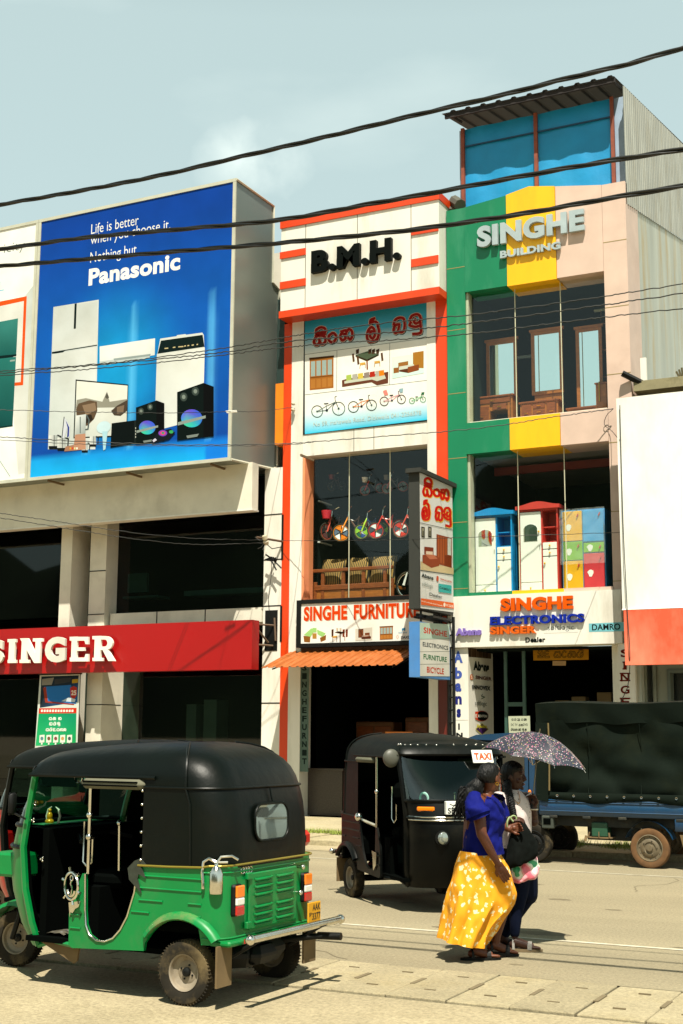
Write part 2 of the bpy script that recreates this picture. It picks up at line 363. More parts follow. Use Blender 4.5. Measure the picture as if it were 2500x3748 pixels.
# oil drips, tar patches and cracks
STAIN = mat('oil stain', '#6b614a', .9, var=.3, scale=6); mb = MB(); rk = random.Random(17)
for i in range(46):
    x, y = rk.uniform(-12, 1), rk.uniform(9.8, 17); r = rk.uniform(.02, .10)*(1+(rk.random() < .12)*1.6); n = 11; ph = rk.uniform(0, 6)
    mb.add([(x+r*1.6*cos(2*pi*k/n)*rk.uniform(.6, 1.1), y+r*.7*sin(2*pi*k/n)*rk.uniform(.6, 1.1), .0025+.00002*i-.001) for k in range(n)], [tuple(range(n))])
for i in range(9):                                   # wandering cracks
    x, y = rk.uniform(-10, 0), rk.uniform(9.9, 17); a = rk.uniform(-.3, .3)+rk.choice([0, 1.5])
    for k in range(14):
        x2, y2 = x+.13*cos(a), y+.13*sin(a); w = .005; nx, ny = -sin(a)*w, cos(a)*w
        mb.add([(x-nx, y-ny, .0025), (x2-nx, y2-ny, .0025), (x2+nx, y2+ny, .0025), (x+nx, y+ny, .0025)], [(0, 1, 2, 3)]); x, y = x2, y2; a += rk.uniform(-.5, .5)
setp(mb.build('road_stains', STAIN), kind='structure')
# far pavement: broken concrete slabs, a grass strip and the shop floor
mb = MB()
for i in range(-16, 40):
    x = -22+i*.9; mb.bbox((x+.006, 19.15, -.05), (x+.894, 20.3, .1+rs.uniform(-.01, .01)), .012)
setp(mb.build('pavement', PAVE), kind='structure')
sheet('pavement_ground', -120, 120, 20.3, 24.05, .11, PAVE)
# hills and town edge behind the photographer, seen only in mirrors and windows
mb = MB(); N = 48; top = []
for i in range(N+1):
    x = -420+840*i/N
    top.append((x, -330, 50+45*abs(sin(i*.37+1))**1.5+14*sin(i*.9)**2))
mb.loft([[(p[0], p[1]+60, -1) for p in top], [(p[0], p[1]+20, p[2]*.7) for p in top], top, [(p[0], p[1]-60, -1) for p in top]], closed=False)
setp(mb.build('hills', mat('wooded hill', '#3a4a34', .95, var=.4, scale=.05), smooth=60), kind='structure')
# grass at the kerb
GR = mat('dry kerb grass', '#7d8a34', .85, var=.4, scale=5)
mb = MB(); rg = random.Random(11)
def tuft(x, y, z, h, n):
    for _ in range(n):
        a = rg.uniform(0, 2*pi); l = rg.uniform(.4, 1)*h; px, py = x+rg.gauss(0, .09), y+rg.gauss(0, .05); w = .006
        tx, ty = px+cos(a)*l*.6, py+sin(a)*l*.6
        mb.add([(px-w*sin(a), py+w*cos(a), z), (px+w*sin(a), py-w*cos(a), z), (tx, ty, z+l*rg.uniform(.4, 1))], [(0, 1, 2)])
for i in range(120): tuft(rg.uniform(-11.0, -9.1), 20.36+rg.gauss(0, .06), .1, .12, 14)
for i in range(60): tuft(rg.uniform(-6.6, -5.9), 20.2+rg.gauss(0, .2), .1, .13, 12)
for i in range(90): tuft(rg.uniform(-5.6, -4.3), 20.2+rg.gauss(0, .25), .1, .14, 12)
for i in range(120): tuft(rg.uniform(-22, 2), 20.4+rg.gauss(0, .08), .1, .09, 8)
setp(mb.build('grass', GR), 'low dry grass growing along the joint of the far pavement', 'grass', kind='stuff')

# ================================================================== shared building bits
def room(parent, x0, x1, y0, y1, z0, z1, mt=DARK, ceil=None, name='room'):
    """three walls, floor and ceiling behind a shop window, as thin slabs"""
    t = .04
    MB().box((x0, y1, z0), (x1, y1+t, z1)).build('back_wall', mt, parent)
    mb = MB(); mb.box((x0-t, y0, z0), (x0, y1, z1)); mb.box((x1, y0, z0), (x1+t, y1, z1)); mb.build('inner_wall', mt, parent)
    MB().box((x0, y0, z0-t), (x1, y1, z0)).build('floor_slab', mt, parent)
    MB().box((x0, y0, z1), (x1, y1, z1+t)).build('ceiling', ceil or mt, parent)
def pane(parent, x0, x1, z0, z1, Y, n, mt=SHOPGLASS, bead=True):
    """a window of n glass sheets butted with thin silicone beads"""
    w = MB().add([(x0, Y, z0), (x1, Y, z0), (x1, Y, z1), (x0, Y, z1)], [(0, 1, 2, 3)]).build('window', mt, parent)
    if bead and n > 1:
        mb = MB()
        for i in range(1, n):
            x = x0+(x1-x0)*i/n; mb.box((x-.008, Y-.006, z0), (x+.008, Y+.006, z1))
        mb.build('glazing_bead', mat('silicone bead', '#b9b79c', .5), w)
    return w
def xz(k, x, y, Y): p = at(*k(x, y), Y); return p.x, p.z

# ================================================================== furniture shop (middle, white and orange)
FS = thing('furniture_shop', 'narrow white three storey furniture shop with orange red edges and black letters on its top', 'shop building', (-11.5, 24, 0))
FS.location = (0, 0, 0)
xl, zt = xz(K2, 160, 395, 23.6); xr, zb = xz(K2, 1368, 893, 23.6); _, zb0 = xz(K2, 1368, 838, 23.6)
XL, XR = -13.33, -9.64
def gbox(name, a, b, mt, par, label=None): return MB().box(a, b).build(name, mt, par, label=label)
gbox('top_box', (XL+.02, 23.6, zb0), (XR, 25.2, zt), WHITE, FS)
mb = MB(); mb.box((XL, 23.57, zt), (XR+.02, 25.2, zt+.17)); mb.build('parapet_cap', ORANGE, FS)
gbox('lower_band', (XL, 23.565, zb), (XR+.01, 24.7, zb0), ORANGE, FS)
mb = MB()
for x in (352, 748, 1160):
    X, _ = xz(K2, x, 600, 23.6); mb.box((X-.007, 23.597, zb0), (X+.007, 23.6, zt))
mb.build('panel_joint', GRIME, FS)
mb = MB()
for tl, br in (((155, 572), (350, 588)), ((155, 800), (350, 823)), ((1160, 402), (1366, 404)), ((1160, 625), (1366, 650))): addbox(mb, tl, br, 23.57, .03, K2)
mb.build('stripe', ORANGE, FS)
pr = PR(23.597, K2); pr.text('B.M.H.', (413, 576), (1090, 630), '#0a1310', bold=.055, depth=.11); pr.fix = True
pr.build('lettering', printmat('painted letter', .5, .12), FS, label='black block letters reading B.M.H. standing off the white panel')
# piers
def pier(name, k, x0, x1, y, Y, z0, z1, dep, mt, par):
    a, _ = xz(k, x0, y, Y); b, _ = xz(k, x1, y, Y); return gbox(name, (min(a, b), Y, z0), (max(a, b), Y+dep, z1), mt, par)
PXL = xz(K2, 250, 1600, 24)[0]; WXL = xz(K2, 338, 1600, 24)[0]; WXR = xz(K2, 1285, 1600, 24)[0]; PXR = xz(K2, 1352, 1600, 24)[0]
gbox('edge_strip', (-13.42, 23.99, .1), (PXL, 24.6, zb), ORANGE, FS); gbox('edge_strip', (PXR, 23.99, 3.5), (XR+.0, 24.6, zb), ORANGE, FS)
gbox('edge_strip', (PXR, 23.99, .1), (XR-.02, 24.6, 3.5), mat('maroon paint', '#5a1608', .5), FS)
gbox('pier', (PXL, 23.975, .1), (WXL, 24.7, zb), WHITE, FS); gbox('pier', (WXR, 23.975, .1), (PXR, 24.7, zb), WHITE, FS)
_, zp1 = xz(K2, 338, 1130, 24.02); _, zp0 = xz(K2, 338, 1955, 24.02); _, zw1 = xz(K5, 330, 148, 24.0); _, zw0 = xz(K5, 400, 1240, 24)
gbox('spandrel', (WXL, 24.0, zw1), (WXR, 24.4, zb), WHITE, FS)
mb = MB()
for x in (722, 875):
    X, _ = xz(K2, x, 1950, 24); mb.box((X-.006, 23.997, zw1), (X+.006, 24.0, zp0))
mb.build('panel_joint', GRIME, FS)
gbox('spandrel', (WXL, 24.0, zw0-1.2), (WXR, 24.4, zw0), mat('brown plaster', '#4a2a18', .8), FS)
MB().box((WXL, 24.0, zw0), (WXL+.05, 24.4, zw1)).build('window_jamb', mat('salmon paint', '#e0875a', .7), FS)
pane(FS, WXL+.05, WXR, zw0, zw1, 24.22, 3)
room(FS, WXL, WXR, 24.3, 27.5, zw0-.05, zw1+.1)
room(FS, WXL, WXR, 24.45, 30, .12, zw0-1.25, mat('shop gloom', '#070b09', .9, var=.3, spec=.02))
gbox('side_wall', (-13.38, 24.65, .1), (-13.34, 31, 12.4), SHADEW, FS); gbox('side_wall', (-9.72, 24.65, .1), (-9.68, 31, 12.3), SHADEW, FS)
gbox('roof_slab', (-13.34, 25.22, 12.3), (-9.72, 31, 12.4), CONC, FS)
# awning of orange ribbed sheet
def ribsheet(x0, x1, pa, pb, pitch, h, t=.004):
    """trapezoid-ribbed sheet between two lines parallel to X: pa, pb = (Y, Z)"""
    n = int((x1-x0)/pitch); prof = []
    for i in range(n):
        x = x0+i*pitch
        prof += [(x, 0), (x+pitch*.55, 0), (x+pitch*.65, h), (x+pitch*.85, h), (x+pitch*.95, 0)]
    prof.append((x0+n*pitch, 0))
    d = V((0, pb[0]-pa[0], pb[1]-pa[1])); nn = V((0, -d.z, d.y)).normalized()
    if nn.z < 0: nn = -nn
    rings = []
    for q in (0, 1):
        rings.append([V((x, pa[0], pa[1]))+d*q+nn*z for x, z in prof])
    up = MB(); up.loft(rings, closed=False); up.loft([[p-nn*t for p in r] for r in rings], closed=False); return up
AW = mat('faded orange sheet', '#975018', .6, var=.12, scale=2, dirt='#b87446', dscale=2, damt=.5, stretch=(4, 1, 1))
ribsheet(-13.14, -10.05, (23.9, 3.42), (22.72, 3.04), .172, .022).build('awning', AW, FS)
mb = MB(); mb.tube([(-13.14, 23.86, 3.38), (-10.05, 23.86, 3.38)], .02, 6)
for x in (-12.9, -11.6, -10.3): mb.tube([(x, 23.95, 3.3), (x, 22.75, 3.01)], .016, 5)
mb.build('awning_frame', BLACKM, FS)
# dim vertical lettering on the shop glass, left
pr = PR(24.0, K5)
pr.rect((316, 1770), (372, 2560), '#5f746c')
for i, ch in enumerate('SINGHEFURNIT'):
    y = 1740+i*42*1.55
    pr.text(ch, (326, y), (361, y+46), '#1c2a26', bold=.04)
pr.build('lettering', PRINT, FS, label='dim grey vertical letters on the dark shop glass')
mb = MB(); mb.box((-13.0, 24.3, 1.02), (-12.1, 24.75, 1.06)); mb.box((-12.95, 24.35, .12), (-12.15, 24.7, 1.02)); mb.build('counter', mat('granite counter', '#3d3630', .3, var=.5, scale=40), FS)
gbox('service_panel', (-13.62, 24.02, 9.2), (-13.43, 24.9, 11.1), mat('dark green panel', '#1c2f2b', .5), FS)
gbox('service_panel', (-13.63, 24.0, 7.85), (-13.43, 24.9, 9.2), mat('amber panel', '#e07a08', .5), FS)
gbox('service_panel', (-13.63, 24.3, 7.36), (-13.43, 24.9, 7.85), BLACKM, FS)
mb = MB(); mb.tube([(-13.52, 24.4, 6.75), (-13.5, 24.4, 7.8)], .02, 6); mb.tube([(-13.46, 24.38, 6.75), (-13.45, 24.38, 7.8)], .014, 6); mb.build('pipe', mat('grey pvc pipe', '#9a9684', .5), FS)

# --- poster on the furniture shop
def furniture_cabinet(pr, x0, y0, x1, y1, sk=0, body='#a8692c', glassc='#9fb3ae'):
    """glazed cabinet; sk = how far the right side is raised"""
    def q(u, v): return (x0+(x1-x0)*u, y0+(y1-y0)*v-sk*u)
    pr.poly([q(0, 0), q(1, 0), q(1, 1), q(0, 1)], body); pr.poly([q(-.02, 0), q(1.02, 0), q(1.02, .06), q(-.02, .06)], '#5a3a1c')
    for i in range(4):
        pr.poly([q(.05+i*.235, .12), q(.23+i*.235, .12), q(.23+i*.235, .58), q(.05+i*.235, .58)], glassc)
        pr.poly([q(.05+i*.235, .68), q(.23+i*.235, .68), q(.23+i*.235, .95), q(.05+i*.235, .95)], '#b87a38')
    pr.poly([q(0, .6), q(1, .6), q(1, .635), q(0, .635)], '#7a4a1e')
def bicycle(pr, xa, ya, ra, xb, yb, rb, tyre, frame, w=5):
    for (x, y, r) in ((xa, ya, ra), (xb, yb, rb)):
        pr.ring(x, y, r*.95, r, w*1.5, tyre, 18)
        for i in range(5): pr.line([(x, y), (x+r*.85*cos(i*1.256+.4), y+r*.88*sin(i*1.256+.4))], w*.25, '#9aa6a0')
        pr.ell(x, y, r*.16, r*.16, '#4a5a5a', 8)
    bx, by = xa+(xb-xa)*.45, (ya+yb)/2+ra*.05; sx, sy = xa+(xb-xa)*.42, ya-ra*1.25; hx2, hy = xb-(xb-xa)*.16, yb-rb*1.25
    pr.line([(xa, ya), (bx, by), (hx2, hy+rb*.3), (sx, sy+ra*.4), (bx, by)], w*1.2, frame); pr.line([(xa, ya), (sx, sy+ra*.4)], w, frame)
    pr.line([(xb, yb), (hx2, hy), (hx2-rb*.05, hy-rb*.45), (hx2+rb*.18, hy-rb*.55)], w*1.2, tyre); pr.line([(sx, sy+ra*.3), (sx-ra*.05, sy)], w, tyre)
    pr.line([(sx-ra*.3, sy), (sx+ra*.3, sy-ra*.05)], w*2, '#2a2f2c'); pr.ell(bx, by, ra*.22, ra*.22, '#2a2f38', 10)
def sofa_set(pr, x, y, s, wood='#8a5a24', cush='#9ed07a'):
    pr.poly([(x-1.3*s, y-.1*s), (x-.4*s, y-.9*s), (x+.1*s, y-.75*s), (x-.5*s, y+.2*s)], cush); pr.poly([(x-1.35*s, y), (x-.5*s, y+.1*s), (x-.55*s, y+.8*s), (x-1.25*s, y+.75*s)], wood)
    pr.poly([(x+.3*s, y-.75*s), (x+1.35*s, y-.3*s), (x+1.0*s, y+.2*s), (x+.35*s, y-.2*s)], cush); pr.poly([(x+.65*s, y+.25*s), (x+1.4*s, y-.1*s), (x+1.35*s, y+.5*s), (x+.75*s, y+.75*s)], wood)
    pr.poly([(x-.25*s, y-.95*s), (x+.25*s, y-.95*s), (x+.25*s, y-.4*s), (x-.25*s, y-.4*s)], cush); pr.poly([(x-.25*s, y-.3*s), (x+.25*s, y-.3*s), (x+.25*s, y+.35*s), (x-.25*s, y+.35*s)], '#b0853c')
def dining(pr, x, y, s, wood='#4a2a18', seat='#d8a040'):
    for dx in (-1.0, .55, 1.0):
        pr.poly([(x+dx*s-.16*s, y-.75*s), (x+dx*s+.14*s, y-.8*s), (x+dx*s+.1*s, y+.25*s), (x+dx*s-.16*s, y+.3*s)], wood if dx < 0 else '#7a3418')
    pr.poly([(x-1.05*s, y+.2*s), (x-.4*s, y+.1*s), (x-.35*s, y+.35*s), (x-1.0*s, y+.42*s)], seat)
    for dx in (-.98, -.42): pr.line([(x+dx*s, y+.3*s), (x+dx*s, y+.95*s)], s*.08, wood)
    pr.poly([(x-.75*s, y-.35*s), (x-.2*s, y-.5*s), (x+.75*s, y-.38*s), (x+.2*s, y-.15*s)], '#2c1a10')
    pr.line([(x+.05*s, y-.15*s), (x+.05*s, y+.95*s)], s*.14, wood); pr.line([(x+.7*s, y+.2*s), (x+.7*s, y+.75*s)], s*.08, '#7a3418')
    for dx in (-.35, .1): pr.poly([(x+dx*s-.14*s, y-.95*s), (x+dx*s+.14*s, y-.95*s), (x+dx*s+.12*s, y-.55*s), (x+dx*s-.12*s, y-.55*s)], '#c8b8a0')
def bedroom(pr, x, y, s, wood='#5a2c1a'):
    pr.poly([(x-1.2*s, y-.7*s), (x+1.1*s, y-.9*s), (x+1.1*s, y+.8*s), (x-1.2*s, y+.9*s)], '#d3cfc0')
    pr.poly([(x-.8*s, y-.65*s), (x-.1*s, y-.7*s), (x-.1*s, y+.5*s), (x-.8*s, y+.5*s)], wood)
    for i in range(3): pr.poly([(x-.72*s+i*.22*s, y-.55*s), (x-.6*s+i*.22*s, y-.56*s), (x-.6*s+i*.22*s, y+.4*s), (x-.72*s+i*.22*s, y+.4*s)], '#8a5232')
    pr.poly([(x+.1*s, y-.15*s), (x+.75*s, y-.2*s), (x+.75*s, y+.3*s), (x+.1*s, y+.3*s)], '#7a4426'); pr.poly([(x-.4*s, y+.25*s), (x+.6*s, y+.2*s), (x+.95*s, y+.35*s), (x+.9*s, y+.65*s), (x-.35*s, y+.7*s)], wood)
    pr.poly([(x-.3*s, y+.22*s), (x+.6*s, y+.12*s), (x+.65*s, y+.3*s), (x-.3*s, y+.42*s)], '#b89a86')
SIN = {  # strokes of the Sinhala letters on the signs, unit boxes, y down
 'si': [[(.16, .62), (.06, .8), (.18, .97), (.38, .97), (.48, .8), (.44, .66)], [(.48, .8), (.6, .97), (.8, .97), (.94, .82), (.86, .6), (.6, .5), (.3, .5), (.14, .62)], [(.2, .48), (.5, .4), (.9, .44)], [(.22, .34), (.26, .12), (.56, .02), (.86, .1), (.92, .28), (.7, .32), (.4, .3)]],
 'm': [[(.5, .3), (.14, .45), (.1, .75), (.4, .95), (.8, .85), (.88, .55), (.7, .34), (.5, .3)]],
 'ha': [[(.34, .5), (.12, .48), (.06, .72), (.2, .95), (.4, .86), (.42, .62), (.3, .5)], [(.42, .8), (.5, .42), (.68, .22), (.9, .36), (.94, .74), (.8, .96), (.64, .84)], [(.12, .3), (.4, .26), (.55, .3)]],
 'li': [[(.52, .56), (.34, .56), (.3, .76), (.46, .86), (.62, .76), (.6, .5), (.4, .36), (.16, .48), (.06, .74), (.2, .97), (.5, 1.0), (.82, .92), (.94, .62), (.86, .36)], [(.86, .36), (.8, .2), (.54, .12), (.3, .2)], [(.3, .2), (.34, .04), (.6, -.02)]],
 'ba': [[(.52, .5), (.42, .86), (.22, .96), (.08, .8), (.12, .62)], [(.12, .62), (.3, .5), (.52, .5)], [(.08, .46), (.2, .22), (.5, .12), (.84, .2), (.94, .5), (.9, .84), (.7, .97), (.44, .9)]],
 'du': [[(.14, .36), (.3, .14), (.66, .08), (.9, .22), (.9, .48), (.6, .58), (.46, .46), (.56, .34)], [(.3, .7), (.14, .62), (.22, .48)], [(.9, .48), (.94, .7), (.94, 1.12), (.4, 1.14)], [(.3, .7), (.6, .76), (.92, .72)]],
 'bu': [[(.3, .5), (.14, .34), (.3, .12), (.6, .1), (.86, .3), (.86, .6), (.6, .7), (.4, .56), (.56, .4)], [(.1, .78), (.5, .86), (.9, .74)], [(.12, 1.0), (.9, .98)]],
 'da': [[(.8, .2), (.4, .16), (.16, .36), (.36, .56), (.7, .5)], [(.36, .56), (.14, .74), (.4, .9), (.86, .84)], [(.2, 1.0), (.9, .98)]],
 'sa': [[(.2, .4), (.06, .7), (.2, .95), (.44, .9), (.48, .7), (.56, .94), (.82, .95), (.94, .7), (.8, .4), (.56, .3)], [(.2, .3), (.8, .22)]],
 'ra': [[(.8, .3), (.5, .16), (.2, .36), (.16, .74), (.44, .96), (.8, .86)]],
 'na': [[(.1, .5), (.06, .86), (.3, .96), (.4, .6), (.26, .34), (.4, .2), (.6, .4), (.6, .9)], [(.6, .5), (.76, .26), (.94, .46), (.9, .9), (.74, .94)]],
 'yi': [[(.16, .4), (.08, .8), (.4, .98), (.8, .86), (.9, .5), (.7, .4), (.56, .6), (.6, .8)], [(.3, .3), (.5, .04), (.86, .1), (.88, .28)]],
}
def smooth2(p, n=4):
    P = [p[0]]+list(p)+[p[-1]]; out = []
    for i in range(1, len(P)-2):
        for j in range(n):
            t = j/n; out.append(tuple(.5*(2*b+(c-a)*t+(2*a-5*b+4*c-d)*t*t+(3*b-a-3*c+d)*t**3) for a, b, c, d in zip(P[i-1], P[i], P[i+1], P[i+2])))
    return out+[p[-1]]
def sinhala(pr, key, x, y, w, h, layers, sk=0):
    for (lw, c, dx, dy) in layers:
        for st in SIN[key]:
            st = smooth2(st)
            pr.line([(x+dx+u*w, y+dy+v*h-sk*u*w) for u, v in st], lw, c)
PO = thing('poster_board', 'furniture and bicycle poster with red letters, high on the white shop under the orange band', 'poster')
_a = at(*KP(110, 262), 23.985); _b = at(*KP(1462, 1315), 23.985)
MB().box((_a.x-.03, 23.985, _b.z-.03), (_b.x+.03, 23.999, _a.z+.25)).build('backing_frame', BLACKM, PO)
pr = PR(23.985, KP, step=.00004)
def vgrad(x0, x1, ya, yb, ca, cb):   # strip whose colour runs from ca (top) to cb (bottom); printed gradient of the sheet itself
    l = pr.lift(); vs = [pr.P(x, y, l) for x, y in ((x0, ya[0]), (x1, ya[1]), (x1, yb[1]), (x0, yb[0]))]
    A, B = hx(ca), hx(cb); vs = [vs[3], vs[2], vs[1], vs[0]]; pr.col = [B, B, A, A]; MB.add(pr, vs, [(0, 1, 2, 3)])
vgrad(108, 1462, (230, 20), (400, 240), '#1b84a4', '#3d93ae'); pr.n -= 1
vgrad(108, 1462, (400, 240), (590, 430), '#3d93ae', '#d5d6d0'); pr.n -= 1
vgrad(108, 1462, (590, 430), (1200, 1080), '#dedcd4', '#e2e0d8'); pr.n -= 1
vgrad(108, 1462, (1200, 1080), (1475, 1315), '#dfe2da', '#2fb6d8')
LY = [(40, '#0c1d26', 5, 8), (38, '#d9b9a2', 0, 0), (30, '#8c1d16', 0, 0)]
for key, x, y, w, h in (('si', 200, 305, 145, 190), ('m', 362, 322, 100, 150), ('ha', 492, 300, 148, 150), ('li', 785, 215, 150, 245), ('ba', 1078, 178, 140, 190), ('du', 1245, 150, 150, 200)):
    sinhala(pr, key, x, y, w, h, LY, .14)
pr.line([(112, 596), (1462, 412)], 4, '#3a4a48'); pr.line([(112, 1040), (1462, 880)], 4, '#5a6a60'); pr.line([(463, 548), (458, 998)], 4, '#3a4a48'); pr.line([(1046, 470), (1042, 930)], 4, '#3a4a48')
furniture_cabinet(pr, 162, 632, 425, 990, 26)
# dining table with chairs
pr.poly([(668, 602), (800, 560), (925, 590), (795, 652)], '#4c5a44'); pr.poly([(668, 602), (795, 652), (795, 672), (668, 620)], '#39301f'); pr.poly([(795, 652), (925, 590), (925, 606), (795, 672)], '#2c2418')
for x in (672, 808, 848, 895): pr.poly([(x, 545), (x+36, 530), (x+32, 585), (x+2, 592)], '#4a3424'); 
for i, (x, y) in enumerate(((628, 590), (680, 620), (945, 580))): pr.poly([(x, y), (x+22, y-6), (x+32, y+80), (x+10, y+90)], '#5c4028')
for x, y in ((715, 690), (875, 672)): pr.poly([(x, y), (x+60, y-10), (x+66, y+16), (x+6, y+26)], '#d2a24c'); pr.line([(x+5, y+20), (x, y+60)], 6, '#a8783c'); pr.line([(x+60, y+10), (x+62, y+52)], 6, '#a8783c')
pr.line([(795, 668), (798, 755)], 16, '#8a4a22')
# corner sofa
pr.poly([(518, 880), (560, 868), (1030, 786), (1028, 912), (905, 936), (845, 902), (520, 955)], '#6a3f2e'); pr.poly([(545, 890), (985, 812), (1004, 860), (905, 890), (850, 872), (545, 918)], '#c9cdb8')
for x, c in ((565, '#a9c05a'), (632, '#b0ada2'), (694, '#d8c04e'), (762, '#93857c'), (824, '#b5301c'), (886, '#b8b4a8'), (926, '#e8851a')):
    y = 826-(x-565)*.14; pr.poly([(x, y), (x+56, y-10), (x+60, y+50), (x+2, y+60)], c)
# bedroom picture
vgrad(1072, 1424, (628, 575), (862, 800), '#c9d6c8', '#bcd8d0')
pr.poly([(1302, 575), (1420, 556), (1420, 748), (1302, 745)], '#a9752c'); pr.poly([(1140, 688), (1250, 668), (1250, 730), (1140, 745)], '#9c6a34'); pr.poly([(1150, 730), (1310, 702), (1325, 748), (1150, 768)], '#cdd2c2')
pr.poly([(1245, 735), (1368, 705), (1368, 770), (1245, 803)], '#8a4a26'); pr.poly([(1088, 745), (1148, 738), (1148, 795), (1088, 805)], '#95602e'); pr.poly([(1150, 768), (1245, 750), (1245, 800), (1150, 785)], '#5c3420')
bicycle(pr, 245, 1224, 68, 482, 1193, 76, '#2e4440', '#4a5f5c'); bicycle(pr, 645, 1174, 64, 845, 1155, 62, '#24332f', '#e07a28'); bicycle(pr, 985, 1112, 52, 1175, 1090, 52, '#4a2a30', '#e0a0a8'); bicycle(pr, 1292, 1106, 34, 1414, 1092, 34, '#3f8a58', '#7ac890', 4)
pr.poly([(972, 998), (1010, 985), (1030, 1040), (990, 1050)], '#e88a80'); pr.poly([(1150, 975), (1195, 968), (1190, 1015), (1160, 1018)], '#8fb0b8'); pr.poly([(1395, 1015), (1430, 1010), (1424, 1040), (1400, 1042)], '#2f6a48')
pr.text('No 59, mahawela Road, Dickwella 041-2256578', (205, 1345), (1395, 1268), '#c6d2ca')
pr.build('printed_sheet', PRINT, PO)

# --- SINGHE FURNITURE light box over the awning
SB = thing('signboard', 'long white shop signboard in a black frame with orange letters above the orange awning', 'sign')
_a = at(*KF(272, 150), 23.75); _b = at(*KF(272, 692), 23.75); bx1 = -9.78
MB().box((_a.x, 23.76, _b.z), (bx1, 23.97, _a.z)).build('backing_box', BLACKM, SB)
mb = MB(); w = .1
mb.box((_a.x, 23.735, _b.z), (_a.x+w, 23.76, _a.z)); mb.box((bx1-w, 23.735, _b.z), (bx1, 23.76, _a.z)); mb.box((_a.x+w, 23.735, _a.z-w*.8), (bx1-w, 23.76, _a.z)); mb.box((_a.x+w, 23.735, _b.z), (bx1-w, 23.76, _b.z+w*.8)); mb.build('frame', BLACKM, SB)
pr = PR(23.758, KF)
l = pr.lift(); pr.col = hx('#dedcd4'); MB.add(pr, [(_a.x+w, 23.7585, _b.z+w*.8), (bx1-w, 23.7585, _b.z+w*.8), (bx1-w, 23.7585, _a.z-w*.8), (_a.x+w, 23.7585, _a.z-w*.8)], [(0, 1, 2, 3)])
for (dx, dy, c, b) in ((7, 7, '#b9ad9c', .06), (0, 0, '#e6cfae', .075), (0, 0, '#dc4408', .045)):
    pr.text('SINGHE', (352+dx, 222+dy), (848+dx, 372+dy), c, bold=b); pr.text('FURNITURE', (925+dx, 200+dy), (1680+dx, 345+dy), c, bold=b)
sofa_set(pr, 475, 555, 95); dining(pr, 765, 545, 82); bedroom(pr, 1045, 535, 84); furniture_cabinet(pr, 1225, 448, 1375, 600, 8)
pr.poly([(1478, 470), (1515, 466), (1515, 500), (1506, 500), (1502, 486), (1490, 486), (1488, 502), (1478, 502)], '#2a86b4'); pr.text('Nilkamal', (1440, 508), (1535, 526), '#4a9ac0'); pr.text('DAXER', (1468, 558), (1590, 586), '#1c2a34', bold=.02)
pr.line([(1428, 545), (1444, 565), (1428, 585), (1412, 565)], 3, '#d8a898', True)
pr.build('sign_face', PRINT, SB)
# ================================================================== electronics building (green, yellow, pink, with a tin penthouse)
EB = thing('electronics_building', 'green, yellow and pink shop building with a blue tin penthouse on top', 'shop building')
GREEN = mat('green cladding', '#05704a', .38, var=.1, scale=1.2, dirt='#4a8a6c', dscale=2.0, damt=.4, stretch=(1, 1, .25))
YELLOW = mat('yellow cladding', '#e8ac00', .45, var=.07, dirt='#b98a18', dscale=2.0, damt=.4, stretch=(1, 1, .25))
PINK = mat('dusty pink cladding', '#c4ab9b', .5, var=.08, dirt='#a98a76', dscale=.9, damt=.45)
X = lambda k, x, y, Y=23.95: at(*k(x, y), Y).x
Z = lambda k, x, y, Y=23.95: at(*k(x, y), Y).z
g0, g1, y1, p1, p2 = X(K3, 138, 1200), X(K3, 248, 1200), X(K3, 505, 1200), X(K3, 803, 1200), X(K3, 1086, 1200)
EXR = -5.9
zb1 = Z(K3, 510, 1480); z2t = Z(K4, 467, 1015); z2b = Z(K4, 470, 1216); zs = Z(K7, 313, 797, 23.85); zsb = Z(K7, 313, 1075, 23.85); zpt = Z(K3, 1150, 858)
# gable of the fascia: green slopes up to the yellow
def fasc(name, x0, x1, zt0, zt1, mt): MB().prism([(x0, zb1), (x1, zb1), (x1, zt1), (x0, zt0)], 23.93, 24.6, 'y').build(name, mt, EB)
za, zb_, zc, zd = Z(K3, 250, 1008), Z(K3, 500, 935), Z(K3, 640, 882), Z(K3, 797, 880)
fasc('fascia_panel', g1+.004, y1-.004, za, zb_, GREEN)
MB().prism([(y1+.004, zb1-.02), (p1-.004, zb1-.02), (p1-.004, zd), (X(K3, 640, 900), zc), (y1+.004, zb_)], 23.91, 24.6, 'y').build('fascia_panel', YELLOW, EB)
fasc('fascia_panel', p1+.004, p2-.004, zd, zpt, PINK)
for (a, b, mt) in ((g1+.004, y1-.004, GREEN), (y1+.004, p1-.004, YELLOW), (p1+.004, p2-.004, PINK)):
    MB().box((a, 23.93 if mt != YELLOW else 23.91, z2b), (b, 24.7, z2t)).build('spandrel_panel', mt, EB)
_p = [z2b-.02]
MB().box((g0+.006, 23.94, zs), (g1, 24.9, za)).build('pier', GREEN, EB); MB().box((p2, 23.94, zs), (EXR, 24.9, zpt)).build('pier', PINK, EB)
MB().box((g0-.01, 24.05, zsb), (g0+.005, 25.2, za-.1)).build('pier_return', SHADEW, EB)
mb = MB()
for (xa, xb, ys) in ((60, 176, (55, 450, 855, 1268, 1678, 2100)),):
    for yy in ys: z = Z(K4, 115, yy); mb.box((g0+.005, 23.937, z-.007), (g1, 23.94, z+.007))
for yy in (300, 730, 1165, 1606, 2050): z = Z(K4, 1140, yy); mb.box((p2, 23.937, z-.007), (EXR, 23.94, z+.007))
z = Z(K3, 1150, 1210); mb.box((p2, 23.937, z-.007), (EXR, 23.94, z+.007))
mb.build('panel_joint', mat('joint mastic', '#8a7a48', .8), EB)
w0, w1 = g1+.02, p2-.0
